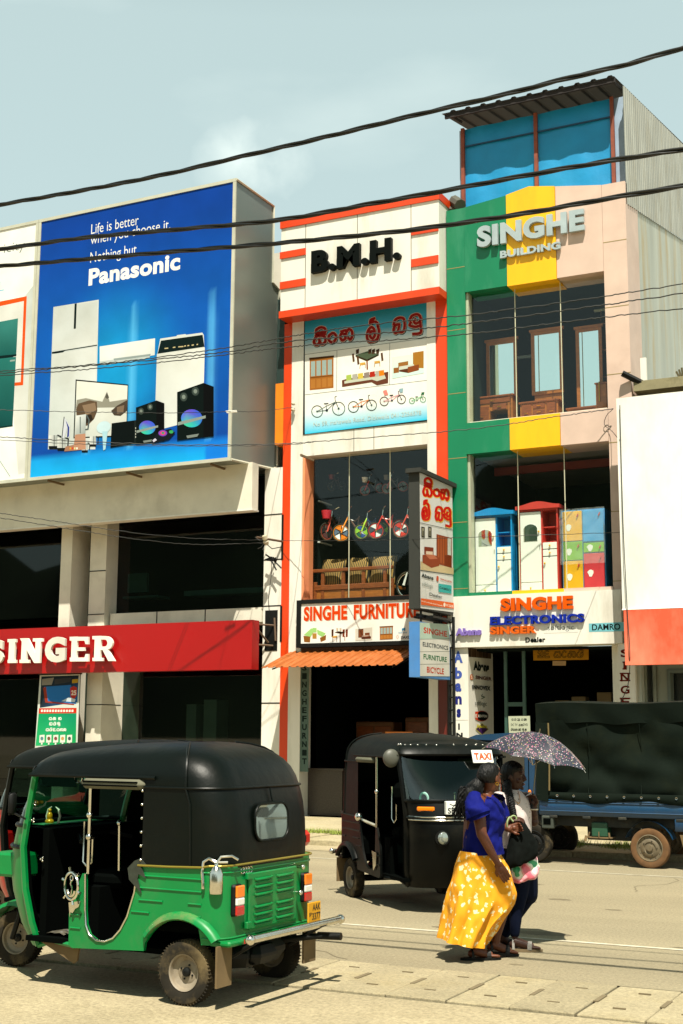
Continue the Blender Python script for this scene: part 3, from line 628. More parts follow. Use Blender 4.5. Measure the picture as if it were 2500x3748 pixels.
for z0, z1 in ((z2t, zb1), (zs-.02, z2b)):
    MB().box((w0-.02, 24.0, z0), (w0+.03, 24.2, z1)).build('window_jamb', mat('aluminium window frame', '#b5b89e', .45, metal=.3), EB)
    MB().box((w0+.03, 24.0, z0), (w1, 24.3, z0+.03)).build('window_sill', SHADEW, EB)
    pane(EB, w0+.03, w1, z0+.03, z1, 24.14, 3)
CE = mat('shop ceiling', '#8d8a7c', .8)
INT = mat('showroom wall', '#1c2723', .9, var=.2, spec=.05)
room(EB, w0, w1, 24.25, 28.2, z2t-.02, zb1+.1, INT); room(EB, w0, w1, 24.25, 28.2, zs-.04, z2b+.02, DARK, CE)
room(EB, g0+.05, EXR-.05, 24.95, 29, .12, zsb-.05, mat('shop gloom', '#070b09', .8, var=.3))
MB().box((w0+.1, 25.2, z2b-.22), (w1, 25.28, z2b-.06)).build('ceiling_beam', mat('red beam', '#6a1c14', .7), EB)
pr = PR(23.90, K3); pr.text('SINGHE', (330, 1130), (978, 1148), '#aab6b6', bold=.05, depth=.075); pr.text('BUILDING', (468, 1275), (832, 1260), '#aab6b6', bold=.045, depth=.06); pr.fix = True
pr.build('lettering', mat('grey metal letter', '#a3b0b2', .35, metal=.2), EB, label='raised grey block letters reading SINGHE BUILDING')
# white sign band over the entrance
MB().box((g0-.0, 23.86, zsb), (EXR-.3, 24.4, zs)).build('sign_band', WHITE, EB)
pr = PR(23.858, K7); D = dict(depth=.06)
pr.text('SINGHE', (575, 808), (970, 865), '#e05a10', bold=.05, **D); pr.text('ELECTRONICS', (518, 908), (1032, 938), '#1a2f9c', bold=.04, **D)
pr.text('SINGER', (518, 964), (768, 998), '#dc6420', bold=.05, **D); pr.text('Abans', (330, 972), (468, 1008), '#8a74c4', bold=.05, **D)
pr.poly([(806, 950), (994, 946), (994, 992), (808, 998)], '#e9e8e0'); pr.text('softlogic', (828, 952), (972, 986), '#4a5c66', bold=-.008)
pr.poly([(1053, 944), (1250, 936), (1250, 986), (1054, 990)], '#7cc4d0'); pr.text('DAMRO', (1070, 948), (1226, 978), '#101614', bold=.025)
pr.text('Dealer', (706, 1020), (816, 1046), '#101614', bold=.045); pr.fix = True
pr.build('lettering', printmat('painted letter', .35), EB, label='orange, blue and purple raised shop letters on the white band')
MB().box((g0+.05, 24.4, zsb-.045), (EXR-.3, 25.0, zsb-.006)).build('soffit', DARK, EB); MB().box((g1+.02, 23.92, zs), (y1, 24.0, zs+.07)).build('trim_strip', GREEN, EB); MB().box((y1, 23.92, zs), (p1, 24.0, zs+.07)).build('trim_strip', YELLOW, EB); MB().box((p1, 23.92, zs), (p2, 24.0, zs+.07)).build('trim_strip', PINK, EB)
# entrance piers with sponsor logos
ex = X(K7, 393, 1090, 23.92)
MB().box((g0+.02, 23.92, .12), (ex, 25.3, zsb-.002)).build('entrance_pier', WHITE, EB)
pr = PR(23.917, KE); pr.rect((40, 80), (240, 85), '#d8d5ca')
for ch, y0, y1_, c, xa, xb in (('A', 130, 300, '#4a63b0', 42, 172), ('b', 362, 528, '#4a60ae', 52, 162), ('a', 590, 712, '#3f52a4', 66, 152), ('n', 775, 895, '#2a2f7c', 66, 158), ('s', 958, 1082, '#232a74', 84, 146), ('I', 1168, 1258, '#14181a', 106, 130), ('N', 1300, 1370, '#14181a', 78, 172)):
    pr.text(ch, (xa, y0), (xb, y1_), c, bold=.05)
pr.rect((55, 1118), (250, 1121), '#2a2a2a'); pr.build('lettering', PRINT, EB, label='vertical blue letters on the white entrance pier')
pr = PR(ex+.003, KE, 'x', 1)
pr.poly([(246, 85), (578, 70), (578, 240), (258, 212)], '#4a3a2a')
rr = random.Random(5)
for i in range(26):
    x = 255+i*12.3; pr.poly([(x, 88), (x+6, 88), (x+6, 212+i), (x, 205+i)], rr.choice(['#2a1c14', '#6a5440', '#3a2a1e', '#7a6a58']))
pr.text('Abans', (322, 268), (548, 432), '#14201c', bold=.06); pr.ell(298, 502, 24, 42, '#c8622a'); pr.text('S', (288, 475), (308, 530), '#e8d8c0', bold=.04); pr.text('SINGER', (352, 478), (582, 556), '#5a2418', bold=.035)
pr.text('INNOVEX', (304, 612), (566, 700), '#1a211e', bold=.05); pr.line([(432, 775), (486, 790), (440, 815)], 9, '#2f5a4a'); pr.line([(455, 745), (432, 775)], 6, '#2f5a4a'); pr.text('softlogic', (345, 838), (515, 940), '#5a6258')
pr.ell(440, 1062, 98, 76, '#c03a1c'); pr.ell(448, 1062, 88, 68, '#14181a'); pr.poly([(345, 1000), (384, 995), (384, 1120), (350, 1110)], '#d0401c'); pr.text('K', (348, 1030), (380, 1090), '#e8e0d0', bold=.04); pr.text('KENTON', (388, 1040), (518, 1084), '#e8e6da', bold=.03)
pr.poly([(348, 1248), (444, 1165), (540, 1250), (446, 1336)], '#c8c03a'); pr.poly([(358, 1248), (444, 1174), (530, 1250), (446, 1326)], '#45285c'); pr.text('Piyestra', (372, 1180), (516, 1250), '#d8cc2a', bold=.03); pr.poly([(345, 1368), (485, 1368), (485, 1395), (345, 1400)], '#3fae92')
pr.build('lettering', PRINT, EB, label='column of printed maker logos on the side of the entrance pier')
ex2 = X(K7, 1222, 1300, 23.95); ex2r = X(K7, 1313, 1300, 23.95); exs = X(K7, 1197, 1300, 24.4)
MB().box((ex2, 23.9, .12), (ex2r, 25.0, zsb-.003)).build('entrance_pier', WHITE, EB); MB().box((exs, 24.25, .12), (ex2, 24.95, zsb-.004)).build('entrance_pier', WHITE, EB)
pr = PR(23.897, K7)
for ch, a, b in (('S', 1085, 1128), ('I', 1152, 1196), ('N', 1214, 1260), ('G', 1284, 1328), ('E', 1350, 1394), ('R', 1415, 1460)):
    w = 25 if ch != 'I' else 10
    pr.text(ch, (1251-w, a), (1251+w, b), '#6a1e10', bold=.03)
    if ch in 'INER':
        for yy in (a+3, b-4): pr.poly([(1251-w-4, yy-3.5), (1251+(w if ch in 'NE' else 6)+4, yy-3.5), (1251+(w if ch in 'NE' else 6)+4, yy+3.5), (1251-w-4, yy+3.5)], '#6a1e10')
pr.build('lettering', PRINT, EB, label='vertical brown slab letters on the right entrance pier')
# inside the shop door
pr = PR(24.6, K7); pr.poly([(748, 1070), (1052, 1068), (1052, 1142), (750, 1146)], '#b8801c'); pr.poly([(748, 1070), (1052, 1068), (1052, 1086), (748, 1090)], '#b8501c')
for key, x, w in (('bu', 772, 34), ('da', 808, 32), ('sa', 862, 40), ('ra', 904, 30), ('na', 938, 44), ('yi', 986, 38)): sinhala(pr, key, x, 1088, w, 42, [(8, '#1a140c', 0, 0), (3.2, '#a87a20', 0, 0)])
pr.build('door_banner', PRINT, EB, label='yellow banner with curly dark letters over the shop door'); pr = PR(24.62, K7); pr.poly([(855, 1148), (928, 1148), (928, 1174), (855, 1174)], '#b09068'); pr.build('door_notice', PRINT, EB)
NO = PR(24.46, KE); NO.poly([(825, 1065), (1135, 1060), (1142, 1310), (835, 1312)], '#b9bfa8')
NO.text('DC TV', (862, 1170), (958, 1205), '#1c2420', bold=.02); NO.text('DVD', (1038, 1168), (1106, 1204), '#1c2420', bold=.02)
for key, x, y in (('ba', 872, 1094), ('yi', 908, 1094), ('ra', 944, 1094), ('bu', 966, 1094), ('sa', 1010, 1092), ('da', 1044, 1092), ('na', 1062, 1092), ('sa', 975, 1170), ('ha', 1008, 1170), ('yi', 862, 1236), ('sa', 892, 1236), ('na', 924, 1236), ('m', 958, 1236), ('ba', 982, 1236), ('du', 1024, 1236), ('na', 1062, 1236)):
    sinhala(NO, key, x, y, 27, 34, [(5, '#1c2420', 0, 0)])
NO.build('door_notice', PRINT, EB, label='pale paper notice about DC TV and DVD stuck to the door')
mb = MB(); dg0, dg1 = X(K7, 600, 1300, 24.5), X(K7, 700, 1300, 24.5); FRD = mat('dark green door frame', '#2c4a42', .4)
for x_ in (dg0, dg1): mb.box((x_-.03, 24.48, .12), (x_+.03, 24.54, zsb-.06))
mb.box((dg0, 24.49, 2.3), (dg1, 24.53, 2.38)); mb.build('door_frame', FRD, EB)
# penthouse of tin and blue sheet
TIN = mat('weathered tin', '#93958d', .6, metal=.25, var=.2, scale=3, dirt='#7a7460', dscale=2.5, damt=.6, stretch=(1, 1, .3))
BLUE = mat('blue tarpaulin', '#0682b6', .5, var=.1, scale=2.5, bump=.35, bscale=5)
tx0, tx1 = -9.47, -5.92; zt = 14.3; za2 = 12.0
xm0, xm1, xmm = X(K3, 240, 700, 24.3), X(K3, 1148, 700, 24.3), X(K3, 682, 700, 24.3)
mb = MB(); n = 28; rows = []
rt = random.Random(2)
for j in range(9):
    z = 12.15+(zt-12.15)*j/8
    rows.append([(xm0+(xm1-xm0)*i/n, 24.34+.012*sin(i*.9+j)+rt.uniform(-.008, .008), z if j else 11.95+(.5*((i/n)**.7) if i < n*.5 else .36+.05*sin(i))) for i in range(n+1)])
mb.loft(rows, closed=False); mb.build('blue_sheet', BLUE, EB, smooth=50)
RUST = mat('red oxide steel', '#7e3c24', .7, var=.25, scale=6)
mb = MB()
for x in (xm0, xmm, xm1): mb.box((x-.035, 24.26, za2-.3), (x+.035, 24.33, zt))
mb.build('steel_post', RUST, EB); MB().box((xm0+.04, 24.29, zt-.42), (xm1-.04, 24.32, zt-.39)).build('sheet_bar', mat('shade blue bar', '#0a3a58', .6), EB)  # horizontal frame bar, coloured dark blue to show it in shade
PB = mat('pale blue sheet', '#8fa3b8', .6, var=.15, dirt='#5f6f80', damt=.5)
MB().box((tx0, 24.36, 12.0), (xm0, 24.4, zt)).build('front_sheet', PB, EB); MB().box((xm1, 24.36, 12.0), (tx1, 24.4, zt)).build('front_sheet', PB, EB)
# rib-profiled side wall in YZ at the right, top following the roof slope
def sidesheet(x, y0, y1, zb0, zb1, zt0, zt1, pitch, h, name, mt):
    n = int((y1-y0)/pitch); prof = []
    for i in range(n):
        y = y0+i*pitch; prof += [(y, 0), (y+pitch*.4, 0), (y+pitch*.5, h), (y+pitch*.9, h)]
    prof.append((y1, 0)); lo = []; hi = []
    for y, d in prof:
        t = (y-y0)/(y1-y0); lo.append((x+d, y, zb0+(zb1-zb0)*t)); hi.append((x+d, y, zt0+(zt1-zt0)*t))
    MB().loft([lo, hi], closed=False).build(name, mt, EB)
sidesheet(tx1+.02, 24.02, 33, 11.9, 13.75, 14.36, 16.15, .16, .02, 'tin_wall', TIN)
PEEL = mat('peeling pale blue plaster', '#a2a8a0', .85, var=.18, scale=1.5, dirt='#a08c62', dscale=1.8, damt=.85, stretch=(1, 1.6, .22), bump=.2)
MB().prism([(24.0, .12), (34, .12), (34, 13.95), (24.9, 12.1), (24.0, 11.95)], EXR-.28, EXR-.01, 'x').build('side_wall', PEEL, EB)
MB().box((g0-.035, 24.9, .12), (g0+.005, 33, 12.0)).build('side_wall', SHADEW, EB)
MB().box((g0+.06, 24.62, 11.86), (EXR-.3, 33, 11.95)).build('roof_slab', CONC, EB)
# roof sheet, ribs running front to back, with rafters below
RS = mat('brown roof sheet', '#1e1714', .7, var=.2)
ev = at(*K3(110, 440), 23.78); ribsheet(ev.x, -5.94, (23.78, ev.z), (33.2, ev.z+1.93), .33, .032).build('roof', RS, EB)
mb = MB(); mb.box((ev.x+.05, 23.82, ev.z-.1), (-6.0, 23.87, ev.z-.01))
for x in (-9.45, -7.7, -6.05): mb.tube([(x, 23.84, ev.z-.06), (x, 24.4, ev.z+.05)], .035, 6)
mb.build('rafter', mat('dark timber', '#1a1210', .8), EB)
mb = MB(); mb.tube([(g1-.1, 24.0, za+.1), (g1-.35, 24.3, za+.35)], .12, 8); mb.tube([(g1-.5, 24.2, za+.15), (g1-.05, 24.15, za+.02)], .07, 7); mb.build('rubble', mat('grey rag', '#4a4a40', .9), EB)
mb = MB(); pp = [(-5.86, 23.97, 12.0+.02*0)]
mb.tube([at(*K4(1180, 725), 23.8), at(*K4(1340, 805), 24.0)], .06, 6); mb.build('timber_beam', BLACKM, EB)

# --- projecting sign on its post, and the smaller sign below
FRAME = mat('weathered dark sign frame', '#23251f', .75, var=.3, scale=3, stretch=(1, 1, .3))
PS = thing('projecting_sign', 'tall two sided sign with red curly letters jutting from the shopfronts on a dark post', 'sign')
sx0, sx1 = -9.72, -9.50
MB().box((sx0, 22.2, 4.04), (sx1-.005, 23.85, 6.58)).build('sign_box', FRAME, PS)
MB().box((sx0-.03, 22.12, 6.58), (sx1+.06, 23.98, 6.66)).build('rain_cap', FRAME, PS)
pr = PR(sx1, K5, 'x', 1)
pr.poly([(1224, 270), (1474, 342), (1484, 1340), (1232, 1308)], '#d8d8d4')
LS = [(23, '#e8b84a', 3, 3), (18, '#cc1c10', 0, 0)]
for key, x, y, w, h in (('si', 1248, 304, 72, 140), ('m', 1328, 372, 52, 78), ('ha', 1382, 372, 66, 102), ('li', 1240, 480, 62, 145), ('ba', 1342, 515, 58, 118), ('du', 1402, 525, 60, 128)):
    sinhala(pr, key, x, y, w, h, LS, -.2)
pr.line([(1226, 655), (1480, 712)], 4, '#2c3430'); pr.line([(1230, 1020), (1482, 1058)], 4, '#2c3430')
for x in (1236, 1288): pr.poly([(x, 684), (x+26, 690), (x+26, 770), (x, 764)], '#2a2a20'); pr.poly([(x+5, 694), (x+20, 698), (x+20, 758), (x+5, 754)], '#9a947c'); pr.poly([(x+9, 715), (x+17, 718), (x+17, 755), (x+9, 754)], '#2a2a20')
pr.poly([(1230, 950), (1482, 1000), (1482, 1050), (1230, 1014)], '#c9b48a')
pr.poly([(1352, 742), (1468, 772), (1468, 1000), (1352, 968)], '#8a3c1c')
for i in range(4): pr.poly([(1362+i*19, 752+i*5), (1372+i*19, 755+i*5), (1372+i*19, 960+i*5), (1362+i*19, 955+i*5)], '#a85428')
pr.poly([(1436, 772), (1462, 778), (1462, 905), (1436, 900)], '#c9cdc4'); pr.poly([(1412, 900), (1466, 912), (1466, 1000), (1412, 985)], '#7a3014')
pr.poly([(1258, 838), (1328, 845), (1328, 900), (1258, 895)], '#7c2f14'); pr.poly([(1244, 900), (1345, 905), (1382, 930), (1370, 985), (1312, 1000), (1244, 960)], '#8c3a1a'); pr.poly([(1262, 895), (1332, 900), (1360, 930), (1300, 935)], '#b86a4a'); pr.poly([(1270, 872), (1322, 876), (1322, 900), (1270, 896)], '#d8c0a8')
pr.text('Abans', (1236, 1040), (1328, 1094), '#1c2a26', bold=.04); pr.ell(1359, 1082, 9, 22, '#c4502c'); pr.text('SINGER', (1380, 1078), (1470, 1116), '#b8583a', bold=.02); pr.text('softlogic', (1240, 1104), (1326, 1166), '#8a948c')
pr.poly([(1366, 1120), (1466, 1134), (1466, 1198), (1366, 1184)], '#3fa8a4'); pr.text('DAMRO', (1374, 1140), (1458, 1182), '#2a4a48', bold=.03); pr.text('Dealer', (1298, 1188), (1396, 1236), '#2c3430', bold=.01)
pr.poly([(1232, 1232), (1482, 1268), (1483, 1312), (1232, 1282)], '#e0601c'); pr.text('No 59, mahawela Road, Dickwella', (1236, 1248), (1396, 1296), '#f0e0cc', bold=.02); pr.ell(1411, 1282, 8, 16, '#f0e0cc'); pr.text('041 2256578', (1424, 1274), (1478, 1306), '#f0e0cc', bold=.02)
pr.build('sign_face', PRINT, PS)
mb = MB(); mb.tube([(-9.62, 23.9, .12), (-9.62, 23.9, 6.6)], .04, 6); mb.tube([(-9.45, 23.72, .12), (-9.45, 23.72, 4.0)], .03, 6)
for i in range(16): mb.tube([(-9.62, 23.9, .3+i*.24), (-9.45, 23.72, .3+i*.24)], .014, 5)
for z in (3.93, 6.0): mb.tube([(-9.6, 22.3, z), (-9.6, 24.0, z)], .035, 6)
mb.build('post', BLACKM, PS)
LSN = thing('hanging_sign', 'small light box with stacked red grey green words hanging below the tall curly lettered sign', 'sign')
MB().box((sx0, 22.2, 2.79), (sx1-.005, 23.66, 3.8)).build('sign_box', mat('blue painted tin', '#3f76b0', .5, var=.1, dirt='#5a6f80', damt=.4), LSN)
pr = PR(sx1, K5, 'x', 1)
pr.poly([(1226, 1418), (1452, 1432), (1455, 1830), (1228, 1828)], '#d9d8ce'); pr.poly([(1226, 1418), (1452, 1432), (1452, 1545), (1226, 1545)], '#b9d0c0')
for y in (1546, 1642, 1738): pr.line([(1228, y), (1454, y-3)], 3, '#5a645c')
for t, a, b, c in (('SINGHE', (1255, 1452), (1434, 1530), '#cc3a10'), ('ELECTRONICS', (1248, 1566), (1442, 1630), '#3a4448'), ('FURNITURE', (1254, 1658), (1432, 1722), '#1c6a3c'), ('BICYCLE', (1280, 1754), (1410, 1816), '#c2401c')): pr.text(t, a, b, c, bold=.028)
pr.build('sign_face', PRINT, LSN)
mb = MB(); mb.tube([(-9.61, 22.5, 3.8), (-9.61, 22.5, 4.04)], .02, 6); mb.tube([(-9.61, 23.4, 3.8), (-9.61, 23.4, 4.04)], .02, 6); mb.box((-9.8, 22.6, 3.9), (-9.4, 23.5, 3.94)); mb.build('hanger', BLACKM, LSN)

# ================================================================== blank hoarding and the old building at the right
HB = thing('hoarding', 'blank white billboard with a red board below it, covering the old grey building', 'billboard')
hx0, hzt = xz(K4, 1140, 885, 23.3); _, hzb = xz(K7, 1237, 870, 23.3); _, hzr = xz(K7, 1240, 1172, 23.3)
n = 10; rows = []
rt = random.Random(9)
for j in range(13):
    z = hzb+(hzt-hzb)*j/12
    rows.append([(hx0+9*(i/30), 23.31+.006*sin(i*1.3+j*.7)+rt.uniform(-.004, .004)+(.012*sin((i-j)*1.9) if j < 3 and i < 9 else 0), z) for i in range(31)])
MB().loft(rows, closed=False).build('white_sheet', mat('white banner cloth', '#e3e2da', .6, var=.03, scale=.6, dirt='#a4a494', dscale=.7, damt=.5, stretch=(1, 1, .4)), HB, smooth=60)
MB().box((hx0, 23.36, hzb), (hx0+9, 23.42, hzt)).build('frame', BLACKM, HB)
MB().box((hx0+.03, 23.27, hzr), (hx0+9, 23.40, hzb-.005)).build('red_board', mat('faded red board', '#dc5232', .5, var=.05, scale=.5, dirt='#e2896c', dscale=.8, damt=.8, stretch=(1, 1, .5)), HB)
mb = MB(); mb.tube([(hx0, 23.28, hzb), (hx0+9, 23.28, hzb+.0)], .016, 5); mb.build('edge_rail', WHITE, HB)
OB = thing('old_building', 'grimy grey concrete building with a mossy parapet behind the white hoarding', 'building')
MB().box((-5.55, 24.3, 3.6), (6, 33, 8.25)).build('upper_wall', CONC, OB); MB().box((EXR+.05, 23.9, 8.13), (6, 25, 8.32)).build('parapet', mat('mossy concrete', '#8a8262', .9, var=.3, scale=3, dirt='#39391f', dscale=3, damt=.8), OB)
GW = mat('grey stained plaster', '#7d8276', .9, var=.2, scale=1.5, dirt='#39423c', dscale=1.5, damt=.8, stretch=(1, 1, .4))
wx0, wz1 = xz(K7, 1480, 1196, 24.3)
MB().box((-5.7, 24.3, .1), (wx0, 26, 3.6)).build('front_wall', GW, OB); MB().box((wx0, 24.3, wz1), (6, 26, 3.6)).build('front_wall', GW, OB); MB().box((wx0, 24.3, .1), (6, 26, 1.0)).build('front_wall', GW, OB)
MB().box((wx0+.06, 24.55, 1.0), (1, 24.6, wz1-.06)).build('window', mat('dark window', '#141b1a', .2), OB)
mb = MB(); mb.box((wx0, 24.28, 1.0), (wx0+.06, 24.5, wz1)); mb.box((wx0+.06, 24.28, wz1-.06), (1, 24.5, wz1)); mb.build('window_frame', mat('grey green frame', '#55605a', .7), OB)
mb = MB()
for x in (1365, 1415): q = xz(K7, x, 1300, 24.28)[0]; mb.tube([(q, 24.25, .1), (q, 24.25, 3.5)], .035, 7)
mb.build('drain_pipe', GW, OB)
mb = MB(); a = at(*K4(1318, 630), 24.1); b = at(*K4(1308, 815), 24.1)
mb.box((a.x-.06, 24.05, b.z), (a.x+.05, 24.12, a.z)); mb.build('white_post', WHITE, OB)
mb = MB()
for i in range(7): mb.tube([(-5.0+.03*i, 23.97, 8.3), (-5.06+.05*i, 23.98, 8.44+.03*(i % 3))], .02, 5, caps=True)
mb.build('weed', mat('dry weed', '#4a4226', .9), OB)
# ================================================================== appliance shop at the left with its boxed billboards
AB = thing('appliance_shop', 'long shaded appliance shop with dark glass front and square cream columns under blue billboards', 'shop building')
BXR = -13.75; BY = 22.4
def kx(k, x, y, Y): return at(*k(x, y), Y).x
def kz(k, x, y, Y): return at(*k(x, y), Y).z
FY = 23.05
fz1, fz0 = 7.3, kz(K6, 1315, 231, FY); fxr = kx(K6, 1315, 150, FY)
MB().box((-30, FY, fz0), (fxr, FY+.25, fz1)).build('fascia', SHADEW, AB)
mb = MB(); mb.box((-30, FY-.012, fz0-.03), (fxr+.02, FY+.25, fz0)); mb.build('fascia_trim', WHITE, AB)
GY = 24.25
LEDGE0, LEDGE1 = kz(K6, 900, 838, 23.95), kz(K6, 900, 765, 23.95)
px1 = kx(K6, 1375, 700, 24); px2 = -13.42
mb = MB(); mb.box((px1, 23.99, .1), (px2, 24.8, 7.35)); mb.build('pilaster', WHITE, AB)
mb = MB()
for yy in (262, 497, 738, 1245): z = kz(K6, 1420, yy, 24); mb.box((px1, 23.985, z-.012), (px2, 23.99, z+.012))
for (tl, br) in (((1470, 262), (1477, 497)), ((1462, 738), (1470, 925))): a = at(*K6(*tl), 23.985); b = at(*K6(*br), 23.985); mb.box((a.x, 23.982, b.z), (b.x, 23.99, a.z))
a = at(*K6(1384, 762), 23.985); b = at(*K6(1446, 972), 23.985); mb.box((a.x, 23.982, b.z), (b.x, 23.99, a.z)); mb.build('panel_gap', BLACKM, AB)
mb = MB()
for (p, q) in (((1318, 832), (1428, 840)), ((1318, 938), (1424, 946)), ((1325, 838), (1400, 930)), ((1432, 800), (1438, 920))): mb.tube([at(*K6(*p), 23.6 if p[0] < 1400 else 23.97), at(*K6(*q), 23.97)], .022, 6)
mb.build('bracket', mat('rusty brown steel', '#5c4836', .8, var=.3), AB)
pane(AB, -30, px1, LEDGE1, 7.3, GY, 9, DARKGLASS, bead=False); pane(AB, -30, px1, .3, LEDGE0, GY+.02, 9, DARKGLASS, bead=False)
a = kx(K6, 575, 800, 23.95)
mb = MB(); mb.box((a, 23.95, LEDGE0), (px1-.01, 24.6, LEDGE1)); mb.build('ledge', SHADEW, AB)
mb = MB()
for x in (818, 1070): q = kx(K6, x, 800, 23.947); mb.box((q-.012, 23.945, LEDGE0), (q+.012, 23.95, LEDGE1))
mb.build('panel_joint', BLACKM, AB)
c0, c1 = kx(K6, 305, 800, 23.6), kx(K6, 362, 800, 23.6)
MB().box((c0, 23.6, .1), (c1, 24.5, fz1)).build('column', SHADEW, AB)
d0, d1 = kx(K6, 463, 700, 23.8), kx(K6, 547, 700, 23.8)
MB().box((d0, 23.8, LEDGE0), (d1, 24.24, fz1)).build('column', SHADEW, AB)
mb = MB()
for yy in (556, 782): z = kz(K6, 500, yy, 23.79); mb.box((d0, 23.79, z-.01), (d1, 23.8, z+.01))
mb.build('panel_joint', BLACKM, AB)
e0, e1 = kx(K6, 452, 1250, 23.5), kx(K6, 530, 1250, 23.5)
MB().box((e0, 23.5, .1), (e1, 24.9, LEDGE0)).build('column', SHADEW, AB)
mb = MB(); z = kz(K6, 500, 1253, 23.5); mb.box((e0-.003, 23.497, z-.01), (e1+.003, 24.2, z+.01)); mb.build('panel_joint', BLACKM, AB)
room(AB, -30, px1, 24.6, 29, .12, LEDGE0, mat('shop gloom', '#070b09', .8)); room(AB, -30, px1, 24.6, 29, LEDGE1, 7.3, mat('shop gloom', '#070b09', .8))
MB().box((-30, 25, 7.4), (-13.9, 33, 12.6)).build('upper_wall', SHADEW, AB)
MB().box((-13.45, 24.7, .1), (-13.40, 33, 7.3)).build('side_wall', SHADEW, AB)
mb = MB()
q = at(*K6(960, 660), 25.6); mb.box((q.x, 25.6, q.z-.12), (q.x+3.4, 26.1, q.z)); q = at(*K6(640, 690), 25.4); mb.box((q.x, 25.4, q.z-.05), (q.x+1.0, 25.9, q.z)); mb.box((q.x+.06, 25.5, q.z+.1), (q.x+.6, 25.6, q.z+.55)); mb.build('display_shelf', mat('teal shelf', '#79a8a2', .6), AB)
mb = MB()
for x, w, h in ((780, 50, .5), (970, 26, 1.5), (1060, 34, 1.6)):
    q = at(*K6(x, 1420), 25.4); mb.box((q.x, 25.4, .12), (q.x+w/100, 25.9, .9+h))
mb.build('display_fridge', mat('dim white goods', '#8a9a94', .5), AB)

# --- aluminium billboard box with two printed panels
BB = thing('billboard', 'big blue billboard of white home appliances in an aluminium box over the left shop', 'billboard')
def boxsec(x0, x1, name):
    MB().prism([(BY+.02, 7.24), (24.15, 7.36), (24.3, 7.45), (24.3, 11.42), (24.0, 11.5), (24.0, 13.28), (BY+.02, 13.27)], x0, x1, 'x').build(name, [ALU], BB if x0 > -20 else WB)
bl = kx(K1, 220, 300, BY)-.02
WB = thing('billboard', 'white billboard with an orange frame and a dark green fridge at the left edge', 'billboard')
boxsec(bl, BXR, 'aluminium_box'); boxsec(-30, bl-.01, 'aluminium_box')
def edge(parent, x0, x1, z0, z1, w=.07):
    mb = MB(); mb.box((x0, BY-.02, z1-w), (x1, BY+.02, z1)); mb.box((x0, BY-.02, z0), (x1, BY+.02, z0+w)); mb.box((x0, BY-.018, z0+w), (x0+w, BY+.018, z1-w)); mb.box((x1-w, BY-.018, z0+w), (x1, BY+.018, z1-w)); mb.build('edge_frame', mat('pale frame', '#b9b8a6', .5, metal=.2), parent)
zt_, zb_2 = 13.29, 7.22
edge(BB, bl, BXR+.01, zb_2, zt_); edge(WB, -30, bl-.01, zb_2, zt_)
mb = MB(); mb.tube([(BXR+.012, BY, 7.24), (BXR+.012, 24.14, 7.36), (BXR+.012, 24.29, 7.45), (BXR+.012, 24.29, 11.42), (BXR+.012, 24.0, 11.5), (BXR+.012, 24.0, 13.27), (BXR+.012, BY, 13.27)], .03, 5); mb.build('corner_trim', mat('pale frame', '#b9b8a6', .5), BB)
mb = MB()
for i in range(9): mb.box((-29+i*2.1, BY+.1, 7.19), (-28.97+i*2.1, FY, 7.235))
mb.build('soffit_batten', mat('brown soffit', '#6f5b40', .8), BB)
mb = MB()
for i in range(7): mb.tube([(-20+i*.9, BY+.3, 13.27), (-20+i*.9, BY+.3, 13.36)], .02, 5)
mb.build('bolt', BLACKM, BB)
pr = PR(BY, K1)
# blue ground: a grid whose colour is the print's own glow around the appliances
x0, x1, z0, z1 = bl+.07, BXR-.06, zb_2+.07, zt_-.07
fzz = kz(K1, 700, 1520, BY)
cA, cB, cC, cD = hx('#06378a'), hx('#084fa2'), hx('#0f86be'), hx('#0a489c')
def mixc(a, b, t): t = max(0, min(1, t)); t = t*t*(3-2*t); return tuple(p*(1-t)+q*t for p, q in zip(a, b))
def bluec(u, w):
    if w < .085: return mixc(hx('#129ad8'), hx('#0e5fc4'), (w/.085)*(.4+.6*u)) if u < .9 else hx('#0f6ecb')
    g = mixc(cA, cB, 1-abs(w-.45)/.55)
    d = sqrt(((u-.44)/.42)**2+((w-.36)/.42)**2); g = mixc(cC, g, d)
    for uc in (.30, .52, .91): g = mixc(mixc(hx('#5cb8ea'), g, .45), g, abs(u-uc)/.03+max(0, (w-.5)*3)) if w < .62 else g
    return g
NX, NZ = 60, 44; wz = [0, .03, .06, .085, .0851]+[.0851+(1-.0851)*i/(NZ-5) for i in range(1, NZ-4)]
gv = [(x0+(x1-x0)*i/NX, BY, z0+(z1-z0)*w) for w in wz for i in range(NX+1)]; b0 = len(pr.v); pr.v += [V(q) for q in gv]
for j in range(len(wz)-1):
    for i in range(NX):
        ids = (j*(NX+1)+i, j*(NX+1)+i+1, (j+1)*(NX+1)+i+1, (j+1)*(NX+1)+i)
        pr.f.append(tuple(b0+q for q in ids)); pr.mi.append(0)
        pr.c.append([bluec(i/NX, wz[j]+(1e-5 if j == 4 else 0)), bluec((i+1)/NX, wz[j]+(1e-5 if j == 4 else 0)), bluec((i+1)/NX, wz[j+1]), bluec(i/NX, wz[j+1])] if j != 3 else [bluec(i/NX, .08)]*4)
pr.n = 3
wt = '#f0f2ee'
pr.text('Life is better', (500, 330), (757, 332), wt, bold=-.004); pr.text('when you choose it.', (497, 388), (930, 372), wt, bold=-.004)
pr.text('Nothing but', (495, 484), (745, 512), wt, bold=-.004); pr.text('Panasonic', (487, 575), (984, 578), wt, bold=.038)
